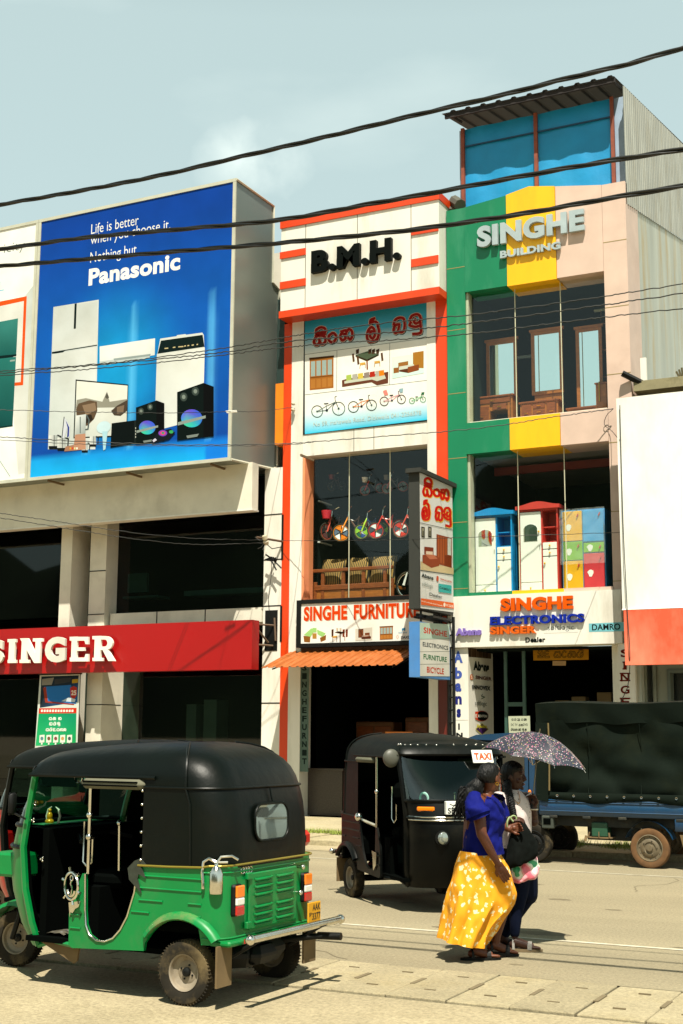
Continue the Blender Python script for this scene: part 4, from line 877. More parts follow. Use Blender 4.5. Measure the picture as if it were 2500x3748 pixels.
# fridge
pr.poly([(292, 782), (540, 742), (521, 1560), (262, 1560)], ['#c3c9c6', '#cfd4d0', '#d2d8d6', '#bcc6c6']); pr.poly([(296, 790), (534, 750), (529, 985), (287, 1026)], ['#c9cecb', '#c2c8c5', '#d8dbd8', '#ccd1ce'])
pr.poly([(284, 1028), (531, 988), (531, 994), (355, 1022), (340, 1034), (284, 1038)], '#14201f'); pr.poly([(408, 764), (420, 762), (415, 900), (403, 902)], '#14201f'); pr.poly([(285, 1040), (528, 1000), (521, 1500), (264, 1545)], ['#cdd3d0', '#d9dcd9', '#d0d8d6', '#c4cdcb'])
# air conditioner and washing machine
pr.poly([(545, 998), (848, 953), (846, 1045), (545, 1090)], ['#e6e9e5', '#e2e5e1', '#d5dbd8', '#dde1de']); pr.poly([(545, 1080), (820, 1040), (818, 1062), (570, 1100), (548, 1095)], '#b9c4c2'); pr.poly([(620, 1064), (825, 1038), (820, 1050), (625, 1076)], '#8e9b9a')
pr.poly([(858, 1040), (1120, 1002), (1110, 1390), (845, 1460)], ['#d6d9d3', '#e2e4de', '#dcdfda', '#d0d5d2']); pr.poly([(876, 955), (965, 942), (968, 936), (1015, 930), (1018, 934), (1106, 922), (1114, 935), (1118, 1003), (860, 1042)], '#d5d9d4'); pr.poly([(880, 966), (1108, 934), (1118, 1000), (862, 1038)], '#12201f')
for x, w in ((900, 20), (945, 14), (975, 28), (1007, 10), (1025, 10), (1048, 12), (1075, 8)): pr.poly([(x, 1012-(x-900)*.12), (x+w, 1010-(x-900)*.12), (x+w, 1004-(x-900)*.12), (x, 1006-(x-900)*.12)], '#c9b88a')
# television with a rocky lake scene
pr.poly([(414, 1178), (702, 1206), (694, 1490), (402, 1500)], '#161b1a'); pr.poly([(420, 1186), (698, 1212), (690, 1482), (408, 1494)], ['#dfe0d6', '#e4e3da', '#cfd3cc', '#c6cdc8'])
pr.poly([(420, 1290), (470, 1280), (560, 1300), (585, 1245), (600, 1300), (698, 1285), (696, 1330), (415, 1335)], '#8f8d80'); pr.poly([(575, 1275), (586, 1248), (597, 1277), (586, 1285)], '#55534a')
pr.poly([(430, 1310), (490, 1292), (530, 1300), (533, 1350), (515, 1395), (480, 1430), (425, 1440), (416, 1340)], '#5c4a38'); pr.poly([(450, 1320), (520, 1305), (528, 1345), (470, 1375)], '#86705a'); pr.poly([(430, 1375), (500, 1370), (510, 1400), (450, 1430)], '#2c251e')
pr.poly([(608, 1350), (640, 1322), (697, 1290), (695, 1350), (660, 1378), (625, 1375)], '#4a3f34'); pr.poly([(640, 1330), (680, 1318), (675, 1360), (640, 1365)], '#7d6a58')
# kettles, food mixer, iron, blender
def kettle(x, y, s):
    pr.poly([(x, y), (x+.8*s, y-.04*s), (x+.84*s, y+s), (x-.02*s, y+s)], ['#e2e4e0', '#9aa3a2', '#b8bebc', '#d6d9d6']); pr.poly([(x-.02*s, y+s), (x+.84*s, y+s), (x+.8*s, y+1.3*s), (x+.02*s, y+1.3*s)], '#15191a'); pr.line([(x+.85*s, y), (x+1.1*s, y+.1*s), (x+1.05*s, y+.9*s)], s*.13, '#1c2224'); pr.line([(x+.5*s, y), (x+.5*s, y+s)], s*.06, '#23292a')
kettle(268, 1484, 58); kettle(315, 1498, 54); kettle(448, 1525, 40); kettle(492, 1490, 42)
pr.poly([(405, 1535), (412, 1480), (468, 1474), (470, 1560), (352, 1572), (360, 1545)], '#b98a70'); pr.poly([(360, 1545), (405, 1535), (405, 1565), (352, 1572)], '#a67a62'); pr.poly([(418, 1376), (472, 1368), (468, 1474), (412, 1480)], ['#dfe3e1', '#c2c9c8', '#97a1a0', '#b4bcbb']); pr.line([(476, 1375), (488, 1400), (482, 1450), (470, 1452)], 7, '#4e5a5c'); pr.line([(440, 1385), (440, 1470)], 6, '#6f7a7a')
for i, c in enumerate(('#e8a030', '#d84020', '#e8d8a0', '#f0f0e0')): pr.poly([(382+i*12, 1550), (390+i*12, 1549), (390+i*12, 1560), (382+i*12, 1561)], c)
pr.poly([(340, 1500), (352, 1390), (360, 1395), (384, 1435), (382, 1490), (374, 1500), (372, 1440), (352, 1500)], '#cfd4de'); pr.poly([(360, 1400), (380, 1440), (378, 1490), (368, 1495), (372, 1445)], '#1f2f8c'); pr.line([(340, 1500), (352, 1384)], 4, '#14181c')
pr.ell(568, 1440, 40, 32, '#c3dde6', rot=-.4); pr.poly([(560, 1462), (590, 1462), (578, 1560), (566, 1566)], '#a8d0de')
# microwave, stereo tower, mixing desk, big tower
pr.poly([(612, 1418), (735, 1402), (735, 1530), (605, 1552)], '#0f1514'); pr.poly([(735, 1402), (770, 1398), (768, 1534), (735, 1530)], '#1d2523')
for i in range(4):
    for j in range(3): pr.poly([(741+j*9, 1440+i*16), (747+j*9, 1439+i*16), (747+j*9, 1449+i*16), (741+j*9, 1450+i*16)], '#b9bdb5')
def tower(x, y, w, h):
    q = lambda u, v: (x+w*u, y+h*v-w*.17*u*(1-v*.35))
    pr.poly([q(0, .09), q(.72, .0), q(.72, 1), q(0, 1)], '#101816'); pr.poly([q(.72, 0), q(1, .1), q(1, 1.0), q(.72, 1)], '#070c0b')
    for u, v in ((.18, .2), (.5, .13)): pr.ell(*q(u, v), w*.1, w*.12, '#39443f'); pr.ell(*q(u, v), w*.05, w*.06, '#7a857d')
    cx, cy = q(.4, .62); pr.poly([(cx+w*.29*cos(a*.2618), cy+h*.17*sin(a*.2618)) for a in range(24)], [['#3a6ad0', '#2fb0c8', '#3fd0a0', '#4a7fe0', '#6a50d0', '#3f5ad8'][a//4] for a in range(24)])
    pr.poly([q(.02, .66), q(.78, .6), q(.78, .65), q(.02, .72)], '#8b9792'); pr.poly([q(.25, .93), q(.6, .92), q(.55, .97), q(.28, .98)], '#7a8480')
tower(745, 1312, 155, 222); tower(970, 1222, 200, 290)
pr.poly([(830, 1512), (870, 1462), (935, 1448), (960, 1470), (925, 1508), (835, 1530)], '#181c22'); pr.ell(892, 1472, 24, 17, '#7a3fb0'); pr.ell(892, 1472, 16, 11, '#c8487a'); pr.ell(893, 1471, 8, 6, '#2f8a70'); pr.poly([(835, 1512), (850, 1500), (860, 1510), (842, 1522)], '#c8c4d8'); pr.ell(938, 1465, 12, 9, '#39a05a')
pr.build('printed_panel', PRINT, BB)
# the white panel
K0 = fr(0, 750, 2.24)
pr = PR(BY, K0); l = pr.lift(); pr.col = hx('#dcdcd6'); MB.add(pr, [(-29.9, BY, z0), (bl-.08, BY, z0), (bl-.08, BY, z1), (-29.9, BY, z1)], [(0, 1, 2, 3)])
pr.poly([(290, 640), (240, 2195), (150, 2210), (45, 945)], ['#c3cbc6', '#d8d9d3', '#dcdcd6', '#d4d7d1']); pr.text('electricity', (-215, 372), (200, 385), '#5d6f66', bold=-.012); pr.text('PL', (-60, 640), (32, 702), '#8cc8da', bold=0)
pr.poly([(-300, 852), (220, 748), (190, 1478), (-330, 1520)], '#e0541a'); pr.poly([(-300, 895), (196, 788), (170, 1452), (-330, 1500)], '#d9dad4')
pr.poly([(-250, 1005), (148, 930), (134, 1226), (-260, 1280)], ['#2a6e68', '#3a827a', '#1d5a56', '#195450']); pr.poly([(-260, 1262), (136, 1224), (134, 1240), (110, 1245), (90, 1258), (-260, 1290)], '#0b2423'); pr.poly([(-260, 1292), (132, 1245), (104, 1805), (-275, 1855)], ['#206660', '#2b756e', '#164a48', '#123f3e']); pr.poly([(82, 1272), (124, 1267), (123, 1280), (82, 1286)], '#8fa39c'); pr.poly([(-275, 1856), (104, 1804), (106, 1816), (-275, 1872)], '#123230')
pr.line([(-60, 2010), (82, 2225)], 5, '#7d9a94'); pr.build('printed_panel', PRINT, WB)

# --- red fascia sign
RS_ = thing('fascia_sign', 'long plain red fascia sign with white slab serif letters over the left shopfront', 'sign')
SY = 22.95; rx = kx(K6, 1315, 900, SY); rz1 = kz(K6, 1315, 810, SY); rz0 = kz(K6, 1315, 1068, SY)
RED = mat('red acrylic', '#960406', .35, var=.05, scale=.8, dirt='#8e1210', dscale=.7, damt=.25)
MB().box((-30, SY, rz0), (rx, SY+.28, rz1)).build('sign_box', RED, RS_)
pr = PR(SY-.10, K6); wl = '#e2ded2'
def letter(pr, ch, x0, y0, x1, y1, d=.06):
    cnt = [0]
    if ch in 'SG': pr.text(ch, (x0, y0), (x1, y1), wl, bold=.055, depth=d); return
    W_, H_ = x1-x0, y1-y0; t = W_*(.36 if ch == 'I' else .24); sf = H_*.13
    def R_(a, b, c, e): 
        A = pr.P(a, b); B = pr.P(c, e); pr.col = hx(wl); MB.box(pr, (min(A.x, B.x), SY-.10-d, min(A.z, B.z)), (max(A.x, B.x), SY-.10, max(A.z, B.z)))
    def Q_(pts):
        pr.col = hx(wl); w = [pr.P(*p) for p in pts]; ar = sum((w[i].x*w[(i+1) % len(w)].z-w[(i+1) % len(w)].x*w[i].z) for i in range(len(w)))
        if ar < 0: w = w[::-1]
        cnt[0] += 1; solid(pr, w, [tuple(range(len(w)))], V((0, -1, 0)), d-.003-.0015*cnt[0])
    if ch == 'I': R_(x0+W_*.22, y0, x1-W_*.22, y1); Q_([(x0, y0), (x1, y0), (x1, y0+sf), (x0, y0+sf)]); Q_([(x0, y1-sf), (x1, y1-sf), (x1, y1), (x0, y1)])
    if ch == 'N':
        R_(x0+W_*.1, y0, x0+W_*.1+t*.75, y1); R_(x1-W_*.1-t*.75, y0, x1-W_*.1, y1); Q_([(x0, y0), (x0+W_*.36, y0), (x1-W_*.1, y1), (x1-W_*.36, y1)]); Q_([(x0-W_*.02, y1-sf), (x0+W_*.42, y1-sf), (x0+W_*.42, y1), (x0-W_*.02, y1)]); Q_([(x1-W_*.42, y0), (x1+W_*.02, y0), (x1+W_*.02, y0+sf), (x1-W_*.42, y0+sf)])
    if ch == 'E':
        R_(x0+W_*.12, y0, x0+W_*.12+t, y1); Q_([(x0, y0), (x1, y0), (x1, y0+H_*.3), (x1-W_*.14, y0+H_*.3), (x1-W_*.2, y0+sf*1.2), (x0, y0+sf*1.2)]); Q_([(x0, y1-sf*1.2), (x1-W_*.2, y1-sf*1.2), (x1-W_*.14, y1-H_*.3), (x1, y1-H_*.3), (x1, y1), (x0, y1)]); Q_([(x0+W_*.3, y0+H_*.43), (x1-W_*.2, y0+H_*.43), (x1-W_*.2, y0+H_*.57), (x0+W_*.3, y0+H_*.57)])
    if ch == 'R':
        R_(x0+W_*.12, y0, x0+W_*.12+t, y1)
        n = 10; o = [(x0, y0)]+[(x0+W_*.6+W_*.34*sin(pi*i/n), y0+H_*.28-H_*.28*cos(pi*i/n)) for i in range(n+1)]
        i_ = [(x0+W_*.58+W_*.12*sin(pi*i/n), y0+H_*.28-H_*.14*cos(pi*i/n)) for i in range(n, -1, -1)]
        Q_(o+[(x0+W_*.3, y0+H_*.56), (x0+W_*.3, y0+H_*.42)]+i_+[(x0+W_*.3, y0+H_*.14), (x0, y0+sf)])
        Q_([(x0+W_*.46, y0+H_*.54), (x0+W_*.72, y0+H_*.54), (x1+W_*.04, y1), (x1-W_*.26, y1)]); Q_([(x0, y1-sf), (x0+W_*.48, y1-sf), (x0+W_*.48, y1), (x0, y1)])
for ch, x0_, y0_, x1_, y1_ in (('S', -70, 916, 24, 1044), ('I', 48, 912, 92, 1036), ('N', 112, 908, 228, 1036), ('G', 246, 902, 346, 1032), ('E', 372, 900, 468, 1028), ('R', 490, 896, 602, 1026)):
    letter(pr, ch, x0_, y0_, x1_, y1_)
pr.fix = True; pr.build('lettering', printmat('painted letter', .35), RS_, label='white slab serif block letters standing off the red sign')
# --- roll banner in the left doorway
RB = thing('roll_banner', 'tall narrow green and blue promotional banner hanging from the red sign by the left column', 'banner')
pr = PR(23.2, K6); pr.poly([(208, 1100), (418, 1095), (404, 1470), (182, 1480)], '#cfd5cc'); pr.poly([(216, 1106), (411, 1100), (404, 1240), (208, 1270)], ['#20303a', '#1d2c3a', '#2a62a0', '#27323c'])
pr.poly([(220, 1120), (282, 1112), (270, 1150), (218, 1152)], '#8d8a80'); pr.poly([(285, 1120), (372, 1112), (366, 1135), (285, 1148)], '#3a3d40'); pr.poly([(376, 1122), (408, 1119), (406, 1139), (376, 1142)], '#b89424')
pr.poly([(230, 1160), (370, 1150), (398, 1250), (240, 1235)], '#2a6fb4'); pr.poly([(225, 1165), (240, 1160), (250, 1235), (388, 1250), (386, 1256), (236, 1242)], '#9a3a28'); pr.poly([(366, 1166), (384, 1156), (402, 1164), (400, 1205), (384, 1230), (368, 1210)], '#b8362a'); pr.text('25', (372, 1178), (398, 1204), '#e8d8c8', bold=.04); pr.poly([(320, 1235), (360, 1215), (395, 1225), (390, 1240)], '#c8d4dc')
pr.poly([(204, 1272), (400, 1270), (399, 1298), (202, 1300)], '#c8351c'); pr.poly([(202, 1300), (399, 1298), (396, 1462), (186, 1468)], ['#1a9a62', '#178a66', '#20a85c', '#2fb870'])
for i in range(12): pr.poly([(214+i*14.5, 1280), (224+i*14.5, 1279), (224+i*14.5, 1291), (214+i*14.5, 1292)], '#f0e8dc')
for key, x, y in (('sa', 256, 1316), ('na', 276, 1316), ('ha', 305, 1316), ('ba', 258, 1344), ('yi', 278, 1344), ('du', 298, 1344), ('sa', 240, 1374), ('yi', 258, 1374), ('da', 276, 1374), ('sa', 296, 1374), ('ha', 314, 1374), ('na', 330, 1374)): sinhala(pr, key, x, y, 16, 17, [(3.5, '#e2eede', 0, 0)])
for i in range(5): pr.poly([(208+i*36, 1412), (234+i*36, 1410), (233+i*36, 1450), (206+i*36, 1452)], '#dfe8dc'); pr.ell(220+i*36, 1430, 8, 10, ['#5a8a90', '#7a5a40', '#8a4a48', '#c89a60', '#4a5a58'][i]); pr.poly([(216+i*36, 1452), (224+i*36, 1452), (223+i*36, 1462), (215+i*36, 1462)], '#e8f0e4')
pr.build('printed_sheet', printmat(), RB)
a = at(*K6(206, 1098), 23.2); b = at(*K6(420, 1095), 23.2); mb = MB(); mb.tube([(a.x-.02, 23.215, a.z+.02), (b.x+.02, 23.215, b.z+.02)], .025, 6); mb.box((a.x, 23.206, .6), (b.x, 23.214, a.z)); mb.build('rail', BLACKM, RB)

# ================================================================== overhead cables
CAB = mat('black cable sheath', '#070a09', .45, var=.3, scale=8); THIN = mat('thin dark wire', '#1c1f1c', .6)
def curve(pts, n):
    """smooth curve through points (Catmull-Rom)"""
    P = [2*pts[0]-pts[1]]+pts+[2*pts[-1]-pts[-2]]; out = []
    for i in range(1, len(P)-2):
        for j in range(n):
            t = j/n; a, b, c, d = P[i-1], P[i], P[i+1], P[i+2]
            out.append(.5*((2*b)+(c-a)*t+(2*a-5*b+4*c-d)*t*t+(3*b-a-3*c+d)*t**3))
    out.append(pts[-1]); return out
def bundle(name, px, Y, label, pitch=1.05, ph=0, r=.0088, off=.0092, strands=4):
    pts = [at(*KV(*p), Y) for p in px]; d0 = pts[0]-pts[1]; d1 = pts[-1]-pts[-2]
    pts = [pts[0]+d0*3]+pts+[pts[-1]+d1*6]; pth = curve(pts, 40); s = 0; mb = MB(); acc = [0]
    for a, b in zip(pth[:-1], pth[1:]): acc.append(acc[-1]+(b-a).length)
    L = acc[-1]; N = int(L/.045); samples = []; k = 0
    for i in range(N+1):
        q = L*i/N
        while k < len(acc)-2 and acc[k+1] < q: k += 1
        t = (q-acc[k])/max(1e-6, acc[k+1]-acc[k]); samples.append((q, pth[k].lerp(pth[k+1], t)))
    for sidx in range(strands):
        rad = off if sidx else .004
        st = [p+V((0, cos(2*pi*q/pitch+ph+sidx*2*pi/(strands-1)+.25*sin(q*3+sidx))*rad, sin(2*pi*q/pitch+ph+sidx*2*pi/(strands-1)+.25*sin(q*3+sidx))*rad*1.15)) for q, p in samples]
        mb.tube(st, r if sidx else r*.8, 6)
    o = mb.build(name, CAB, None, smooth=60); setp(o, label, 'cable', 'thick twisted cables across the street'); return o
bundle('power_cable', [(0, 470), (190, 437), (370, 402), (560, 358), (720, 321), (900, 277), (1000, 253), (1150, 219), (1290, 183), (1430, 150), (1568, 110)], 8.0, 'topmost thick twisted black cable, crossing the open sky and the penthouse roof')
bundle('power_cable', [(0, 572), (200, 545), (430, 525), (640, 505), (850, 468), (1020, 438), (1190, 406), (1400, 369), (1568, 343)], 8.0, 'middle thick twisted black cable, crossing the blue penthouse sheet', ph=1.2)
bundle('power_cable', [(0, 611), (230, 592), (430, 575), (640, 558), (780, 545), (950, 527), (1190, 492), (1400, 455), (1568, 427)], 8.06, 'lowest of the thick twisted black cables, crossing the raised black and grey letters', ph=2.2)
def wire(px, Y, label, r=.005, grp='thin overhead wires', ends=True, mt=THIN, k=KV):
    Ys = Y if isinstance(Y, (list, tuple)) else [Y]*len(px)
    pts = [at(*k(*p), y) for p, y in zip(px, Ys)]
    if ends:
        pts = [pts[0]+(pts[0]-pts[1])*2]+pts+[pts[-1]+(pts[-1]-pts[-2])*3]
    pth = curve(pts, 24); rw = random.Random(int(px[0][1])*7+int(px[-1][1]))
    pth = [p+V((0, 0, rw.uniform(-.5, .5)*r*2.2)) if 0 < i < len(pth)-1 else p for i, p in enumerate(pth)]
    o = MB().tube(pth, r, 5).build('wire', mt, None, smooth=60); setp(o, label, 'wire', grp); return o
wire([(0, 852), (200, 838), (350, 822), (520, 798), (640, 777), (760, 757), (900, 740), (1080, 722), (1330, 689), (1568, 652)], 9.0, 'uppermost of the three slack wires crossing the blue billboard and the dresser window', .0045)
wire([(0, 857), (200, 840), (350, 826), (520, 808), (640, 787), (760, 775), (900, 762), (1080, 742), (1330, 708), (1568, 674)], 9.05, 'middle of the three slack wires crossing the blue billboard and the dresser window', .005)
wire([(0, 862), (200, 848), (350, 834), (520, 814), (640, 799), (760, 789), (900, 780), (1080, 766), (1330, 735), (1568, 708)], 9.1, 'lowest of the three slack wires crossing the blue billboard and the dresser window', .0045)
wire([(0, 941), (200, 946), (400, 948), (523, 945), (600, 944), (672, 935)], [17, 18, 19.5, 21, 22.5, 24], 'thin pale wire in front of the television picture, ending at the orange strip', .006, ends=False)
wire([(0, 1003), (200, 1014), (420, 1021), (640, 1019), (840, 1005), (1080, 985), (1280, 956), (1408, 938)], [20, 20.4, 21, 21.6, 22.2, 22.8, 23.3, 23.8], 'single wire running past the bottom of the posters to the pink pillar', .009, ends=False)
wire([(0, 1010), (200, 1020), (420, 1024), (640, 1022), (720, 1015)], [20, 20.4, 21, 21.8, 23.9], 'short wire just under the one that passes the bottom of the posters', .006, ends=False)
wire([(0, 1178), (140, 1199), (300, 1222), (450, 1236), (605, 1240)], [19, 20, 21, 22.4, 23.9], 'upper wire sagging over the shaded fascia of the left shop', .007, ends=False)
wire([(0, 1189), (140, 1211), (300, 1236), (450, 1250), (612, 1246)], [19, 20, 21, 22.4, 23.9], 'lower wire sagging over the shaded fascia of the left shop', .007, ends=False)
wire([(645, 1241), (800, 1241), (1000, 1236), (1250, 1228), (1423, 1222)], [23.9, 23.2, 22.0, 22.2, 23.85], 'fine wire crossing the bicycle window and the wardrobe window', .005, ends=False)
wire([(1408, 938), (1392, 955), (1388, 975), (1405, 990), (1422, 1010)], [23.8, 23.85, 23.88, 23.85, 23.3], 'loose curled wire end by the corner of the white hoarding', .006, ends=False)
wire([(1423, 930), (1428, 1120), (1432, 1240), (1440, 1400), (1446, 1500), (1442, 1570), (1425, 1612)], [23.28, 23.26, 23.25, 23.24, 23.22, 23.6, 23.85], 'vertical wire hanging down the left edge of the white hoarding', .008, ends=False)
# insulators and clamps
INS = mat('dusty porcelain', '#b9ae94', .4)
def clamp(name, label, pts, r, mt, cat='insulator', grp=None):
    mb = MB()
    for a, b in pts: mb.tube([a, b], r, 7)
    o = mb.build(name, mt); setp(o, label, cat, grp); return o
p = at(*KV(531, 945), 21.1); clamp('cable_clamp', 'white plastic wire clamp beside the aluminium billboard corner', [(p+V((-.11, -.02, .012)), p+V((.11, .02, .012))), (p+V((-.09, -.02, -.014)), p+V((.12, .02, -.014)))], .013, WHITE, 'wire clamp')
a = at(*K6(1340, 380), 23.3); b = at(*K6(1475, 402), 23.97)
IB = thing('insulator_bracket', 'steel arm with a pale porcelain insulator and cut wires on the white strip', 'insulator')
MB().tube([a, b], .025, 6).build('arm', mat('rusty brown steel', '#5c4836', .8), IB); c = at(*K6(1385, 395), 23.45)
mb = MB(); mb.lathe([(.0, -.1), (.05, -.1), (.06, -.03), (.035, 0), (.06, .03), (.05, .1), (0, .1)], 10, TR(c, 0, .5)); mb.build('insulator', INS, IB, smooth=40)
mb = MB()
for q in ((1330, 378), (1358, 368), (1345, 440), (1370, 445)): mb.tube([c, (c+at(*K6(*q), 23.4))/2+V((0, 0, -.05)), at(*K6(*q), 23.4)], .008, 4)
mb.tube([at(*K6(1372, 400), 23.5), at(*K6(1420, 440), 23.8), at(*K6(1470, 430), 23.97)], .01, 5); mb.build('wire_end', THIN, IB)
c = at(*K6(1416, 495), 23.8); mb = MB(); rc = random.Random(4)
for i in range(12):
    mb.tube([c+V((rc.gauss(0, .03), rc.gauss(0, .03), rc.gauss(0, .03))), c+V((rc.gauss(0, .1), rc.gauss(0, .04), rc.gauss(0, .12)))], .018, 5)
mb.tube([c, c+V((-.05, .1, -.3)), c+V((-.16, .17, -.8)), c+V((-.12, .18, -1.2))], .007, 4); setp(mb.build('cable_connector', BLACKM), 'tangled black cable connector below the steel insulator arm', 'cable connector')
for i, yy in enumerate((928, 942)):
    q = at(*KV(675, yy), 23.93); mb = MB(); mb.lathe([(.0, 0), (.03, 0), (.035, .05), (.02, .06), (.03, .08), (0, .1)], 8, TR(q, 0, pi/2)); setp(mb.build('wall_hook', INS), ('upper', 'lower')[i]+' of two small pale wire hooks on the white pier by the orange strip', 'wire hook', 'wire hooks on the pier')
# ================================================================== goods behind the shop windows
WOOD = mat('red brown wood', '#7c4018', .4, var=.3, scale=6, stretch=(1, 1, 5)); WOOD2 = mat('honey wood', '#9a5a20', .4, var=.25, scale=5, stretch=(1, 1, 4))
MIRROR = mat('mirror', '#e8f0ee', .02, metal=1, var=.01)
KNOB = mat('yellow knob', '#e8a80c', .3); GLO = mat('white furniture board', '#e0e0d8', .35, var=.02)
def wardrobe(name, label, x0, x1, z0, z1, Y, colour, arch=True):
    t = thing(name, label, 'wardrobe', ((x0+x1)/2, Y, z0), 0, 'colourful wardrobes in the lower shop window'); w = (x1-x0)/2; h = z1-z0; d = .5
    mt = colour; xm = w*.16; ms = mat('white furniture board', '#e0e0d8', .35)
    mb = MB(); mb.box((-w, .04, 0), (-w+.03, d, h)); mb.box((w-.03, .0, 0), (w, d, h)); mb.box((-w+.03, d-.03, 0), (w-.03, d, h)); mb.box((-w+.03, .04, h-.03), (w-.03, d-.03, h)); mb.box((-w+.03, .04, 0), (w-.03, d-.03, .04)); mb.box((xm-.015, .03, .04), (xm+.015, d-.03, h-.03)); mb.box((xm+.015, .04, h*.6), (w-.03, d-.03, h*.6+.02)); mb.box((xm+.015, .1, h*.78), (w-.03, d-.03, h*.78+.02)); mb.build('carcass', mt, t)
    n = 14; top = [(-w-.05, h)]+[(-w-.05+(2*w+.1)*i/n, h+.07+.075*sin(pi*i/n)**2) for i in range(n+1)]+[(w+.05, h)]
    MB().prism(top, -.05, d, 'y').build('cornice', mt, t)
    dz = h*.13
    door = MB().bbox((-w+.03, 0, dz+.01), (xm-.012, .03, h-.05), .006).build('door', GLO, t)
    q = [(-w+.03+(xm+w-.04)*.5+(xm+w)*.3*c, h*.72+h*.09*s) for c, s in ((-1, -1.1), (1, -1.1), (1, .6), (.8, .9), (.4, 1.1), (0, 1.17), (-.4, 1.1), (-.8, .9), (-1, .6))]
    MB().prism(q, -.006, .0, 'y').build('door_mirror', MIRROR, door)
    def knob(x, z, par): MB().ball((x, -.025, z), .02, 8, 6).build('knob', KNOB, par, smooth=60)
    knob(xm-.05, h*.73, door); mb = MB(); mb.box((xm-.04, -.01, h*.52), (xm-.03, 0, h*.57)); mb.build('keyhole', CHROME, door)
    for za, zb in ((.52, .595), (.435, .51)):
        dr = MB().bbox((xm+.02, 0, h*za), (w-.03, .03, h*zb), .006).build('drawer', GLO, t); knob((xm+w)/2, h*(za+zb)/2, dr)
    dr = MB().bbox((xm+.02, 0, .03), (w-.03, .03, h*.425), .006).build('door', GLO, t); knob(xm+.06, h*.35, dr)
    dr = MB().bbox((-w+.03, 0, .03), (xm-.012, .03, dz), .006).build('drawer', GLO, t); knob((-w+xm)/2, dz*.5, dr)
    return t
WY = 24.3
def wx(x, y): p = at(*K4(x, y), WY); return p.x, p.z
_, zw = wx(360, 2118)
a, zt_w = wx(232, 1640); b, _ = wx(476, 1640)
zw = zs+.04
wardrobe('wardrobe', 'white doored wardrobe with a blue frame and arched top behind the shop glass', a, b, zw, zt_w, WY, mat('blue furniture board', '#1285c4', .35))
a, zt_w = wx(518, 1600); b, _ = wx(768, 1600)
wardrobe('wardrobe', 'white doored wardrobe with a red frame and arched top behind the shop glass', a, b, zw, zt_w, WY, mat('red furniture board', '#c03a30', .35))
a, zt_w = wx(790, 1602); b, _ = wx(1064, 1590); w = (b-a)/2; h = zt_w-zw; xm = 0
t = thing('wardrobe', 'yellow, green, red and blue chequered cabinet partly wrapped in clear plastic behind the shop glass', 'wardrobe', ((a+b)/2, WY, zw), 0, 'colourful wardrobes in the lower shop window')
mb = MB(); mb.box((-w, .03, 0), (w, .5, h)); mb.build('carcass', mat('blue furniture board', '#1285c4', .35), t)
RW = {'y': mat('yellow board', '#dca414', .4), 'g': mat('green board', '#74aa18', .4), 'r': mat('red board', '#c8343c', .4), 'b': mat('sky blue board', '#2a92cc', .4)}
for xa, xb, za, zb, c in ((-w+.02, -.02, .62, .985, 'y'), (-w+.02, -.02, .385, .61, 'g'), (-w+.02, -.02, .02, .375, 'y'), (.0, w-.02, .60, .985, 'b'), (.0, w-.02, .47, .585, 'g'), (.0, w-.02, .02, .455, 'r')):
    dr = MB().bbox((xa, 0, h*za), (xb, .03, h*zb), .006).build('door', RW[c], t); mb = MB(); mb.tube([(xb-.09, -.02, h*zb-.12), (xb-.06, -.02, h*zb-.06)], .012, 6); mb.build('handle', RW['r'], dr)
    if c != 'b':
        mb = MB(); cx, cz = (xa+xb)/2-.02, h*(za*.55+zb*.45); mb.prism([(cx-.05+.055*cos(i*.7)*(1+.3*sin(i*2.1)), cz+.07*sin(i*.7)) for i in range(9)], -.004, .0, 'y'); mb.build('sticker', GLO, dr)
PL = bpy.data.materials.new('clear plastic wrap'); PL.use_nodes = True; _n = PL.node_tree.nodes; _l = PL.node_tree.links; _n.clear()
_o = _n.new('ShaderNodeOutputMaterial'); _m = _n.new('ShaderNodeMixShader'); _t = _n.new('ShaderNodeBsdfTransparent'); _g = _n.new('ShaderNodeBsdfPrincipled'); _m.inputs[0].default_value = .16
_g.inputs['Base Color'].default_value = (.8, .85, .85, 1); _g.inputs['Roughness'].default_value = .15; _l.new(_t.outputs[0], _m.inputs[1]); _l.new(_g.outputs[0], _m.inputs[2]); _l.new(_m.outputs[0], _o.inputs[0])
mb = MB(); rp_ = random.Random(8); rows = [[(-w-.02+(2*w+.04)*i/14, -.045+rp_.uniform(-.03, .02), h*.33+(h*.68)*j/12) for i in range(15)] for j in range(13)]
mb.loft(rows, closed=False); mb.build('plastic_wrap', PL, t, smooth=180)

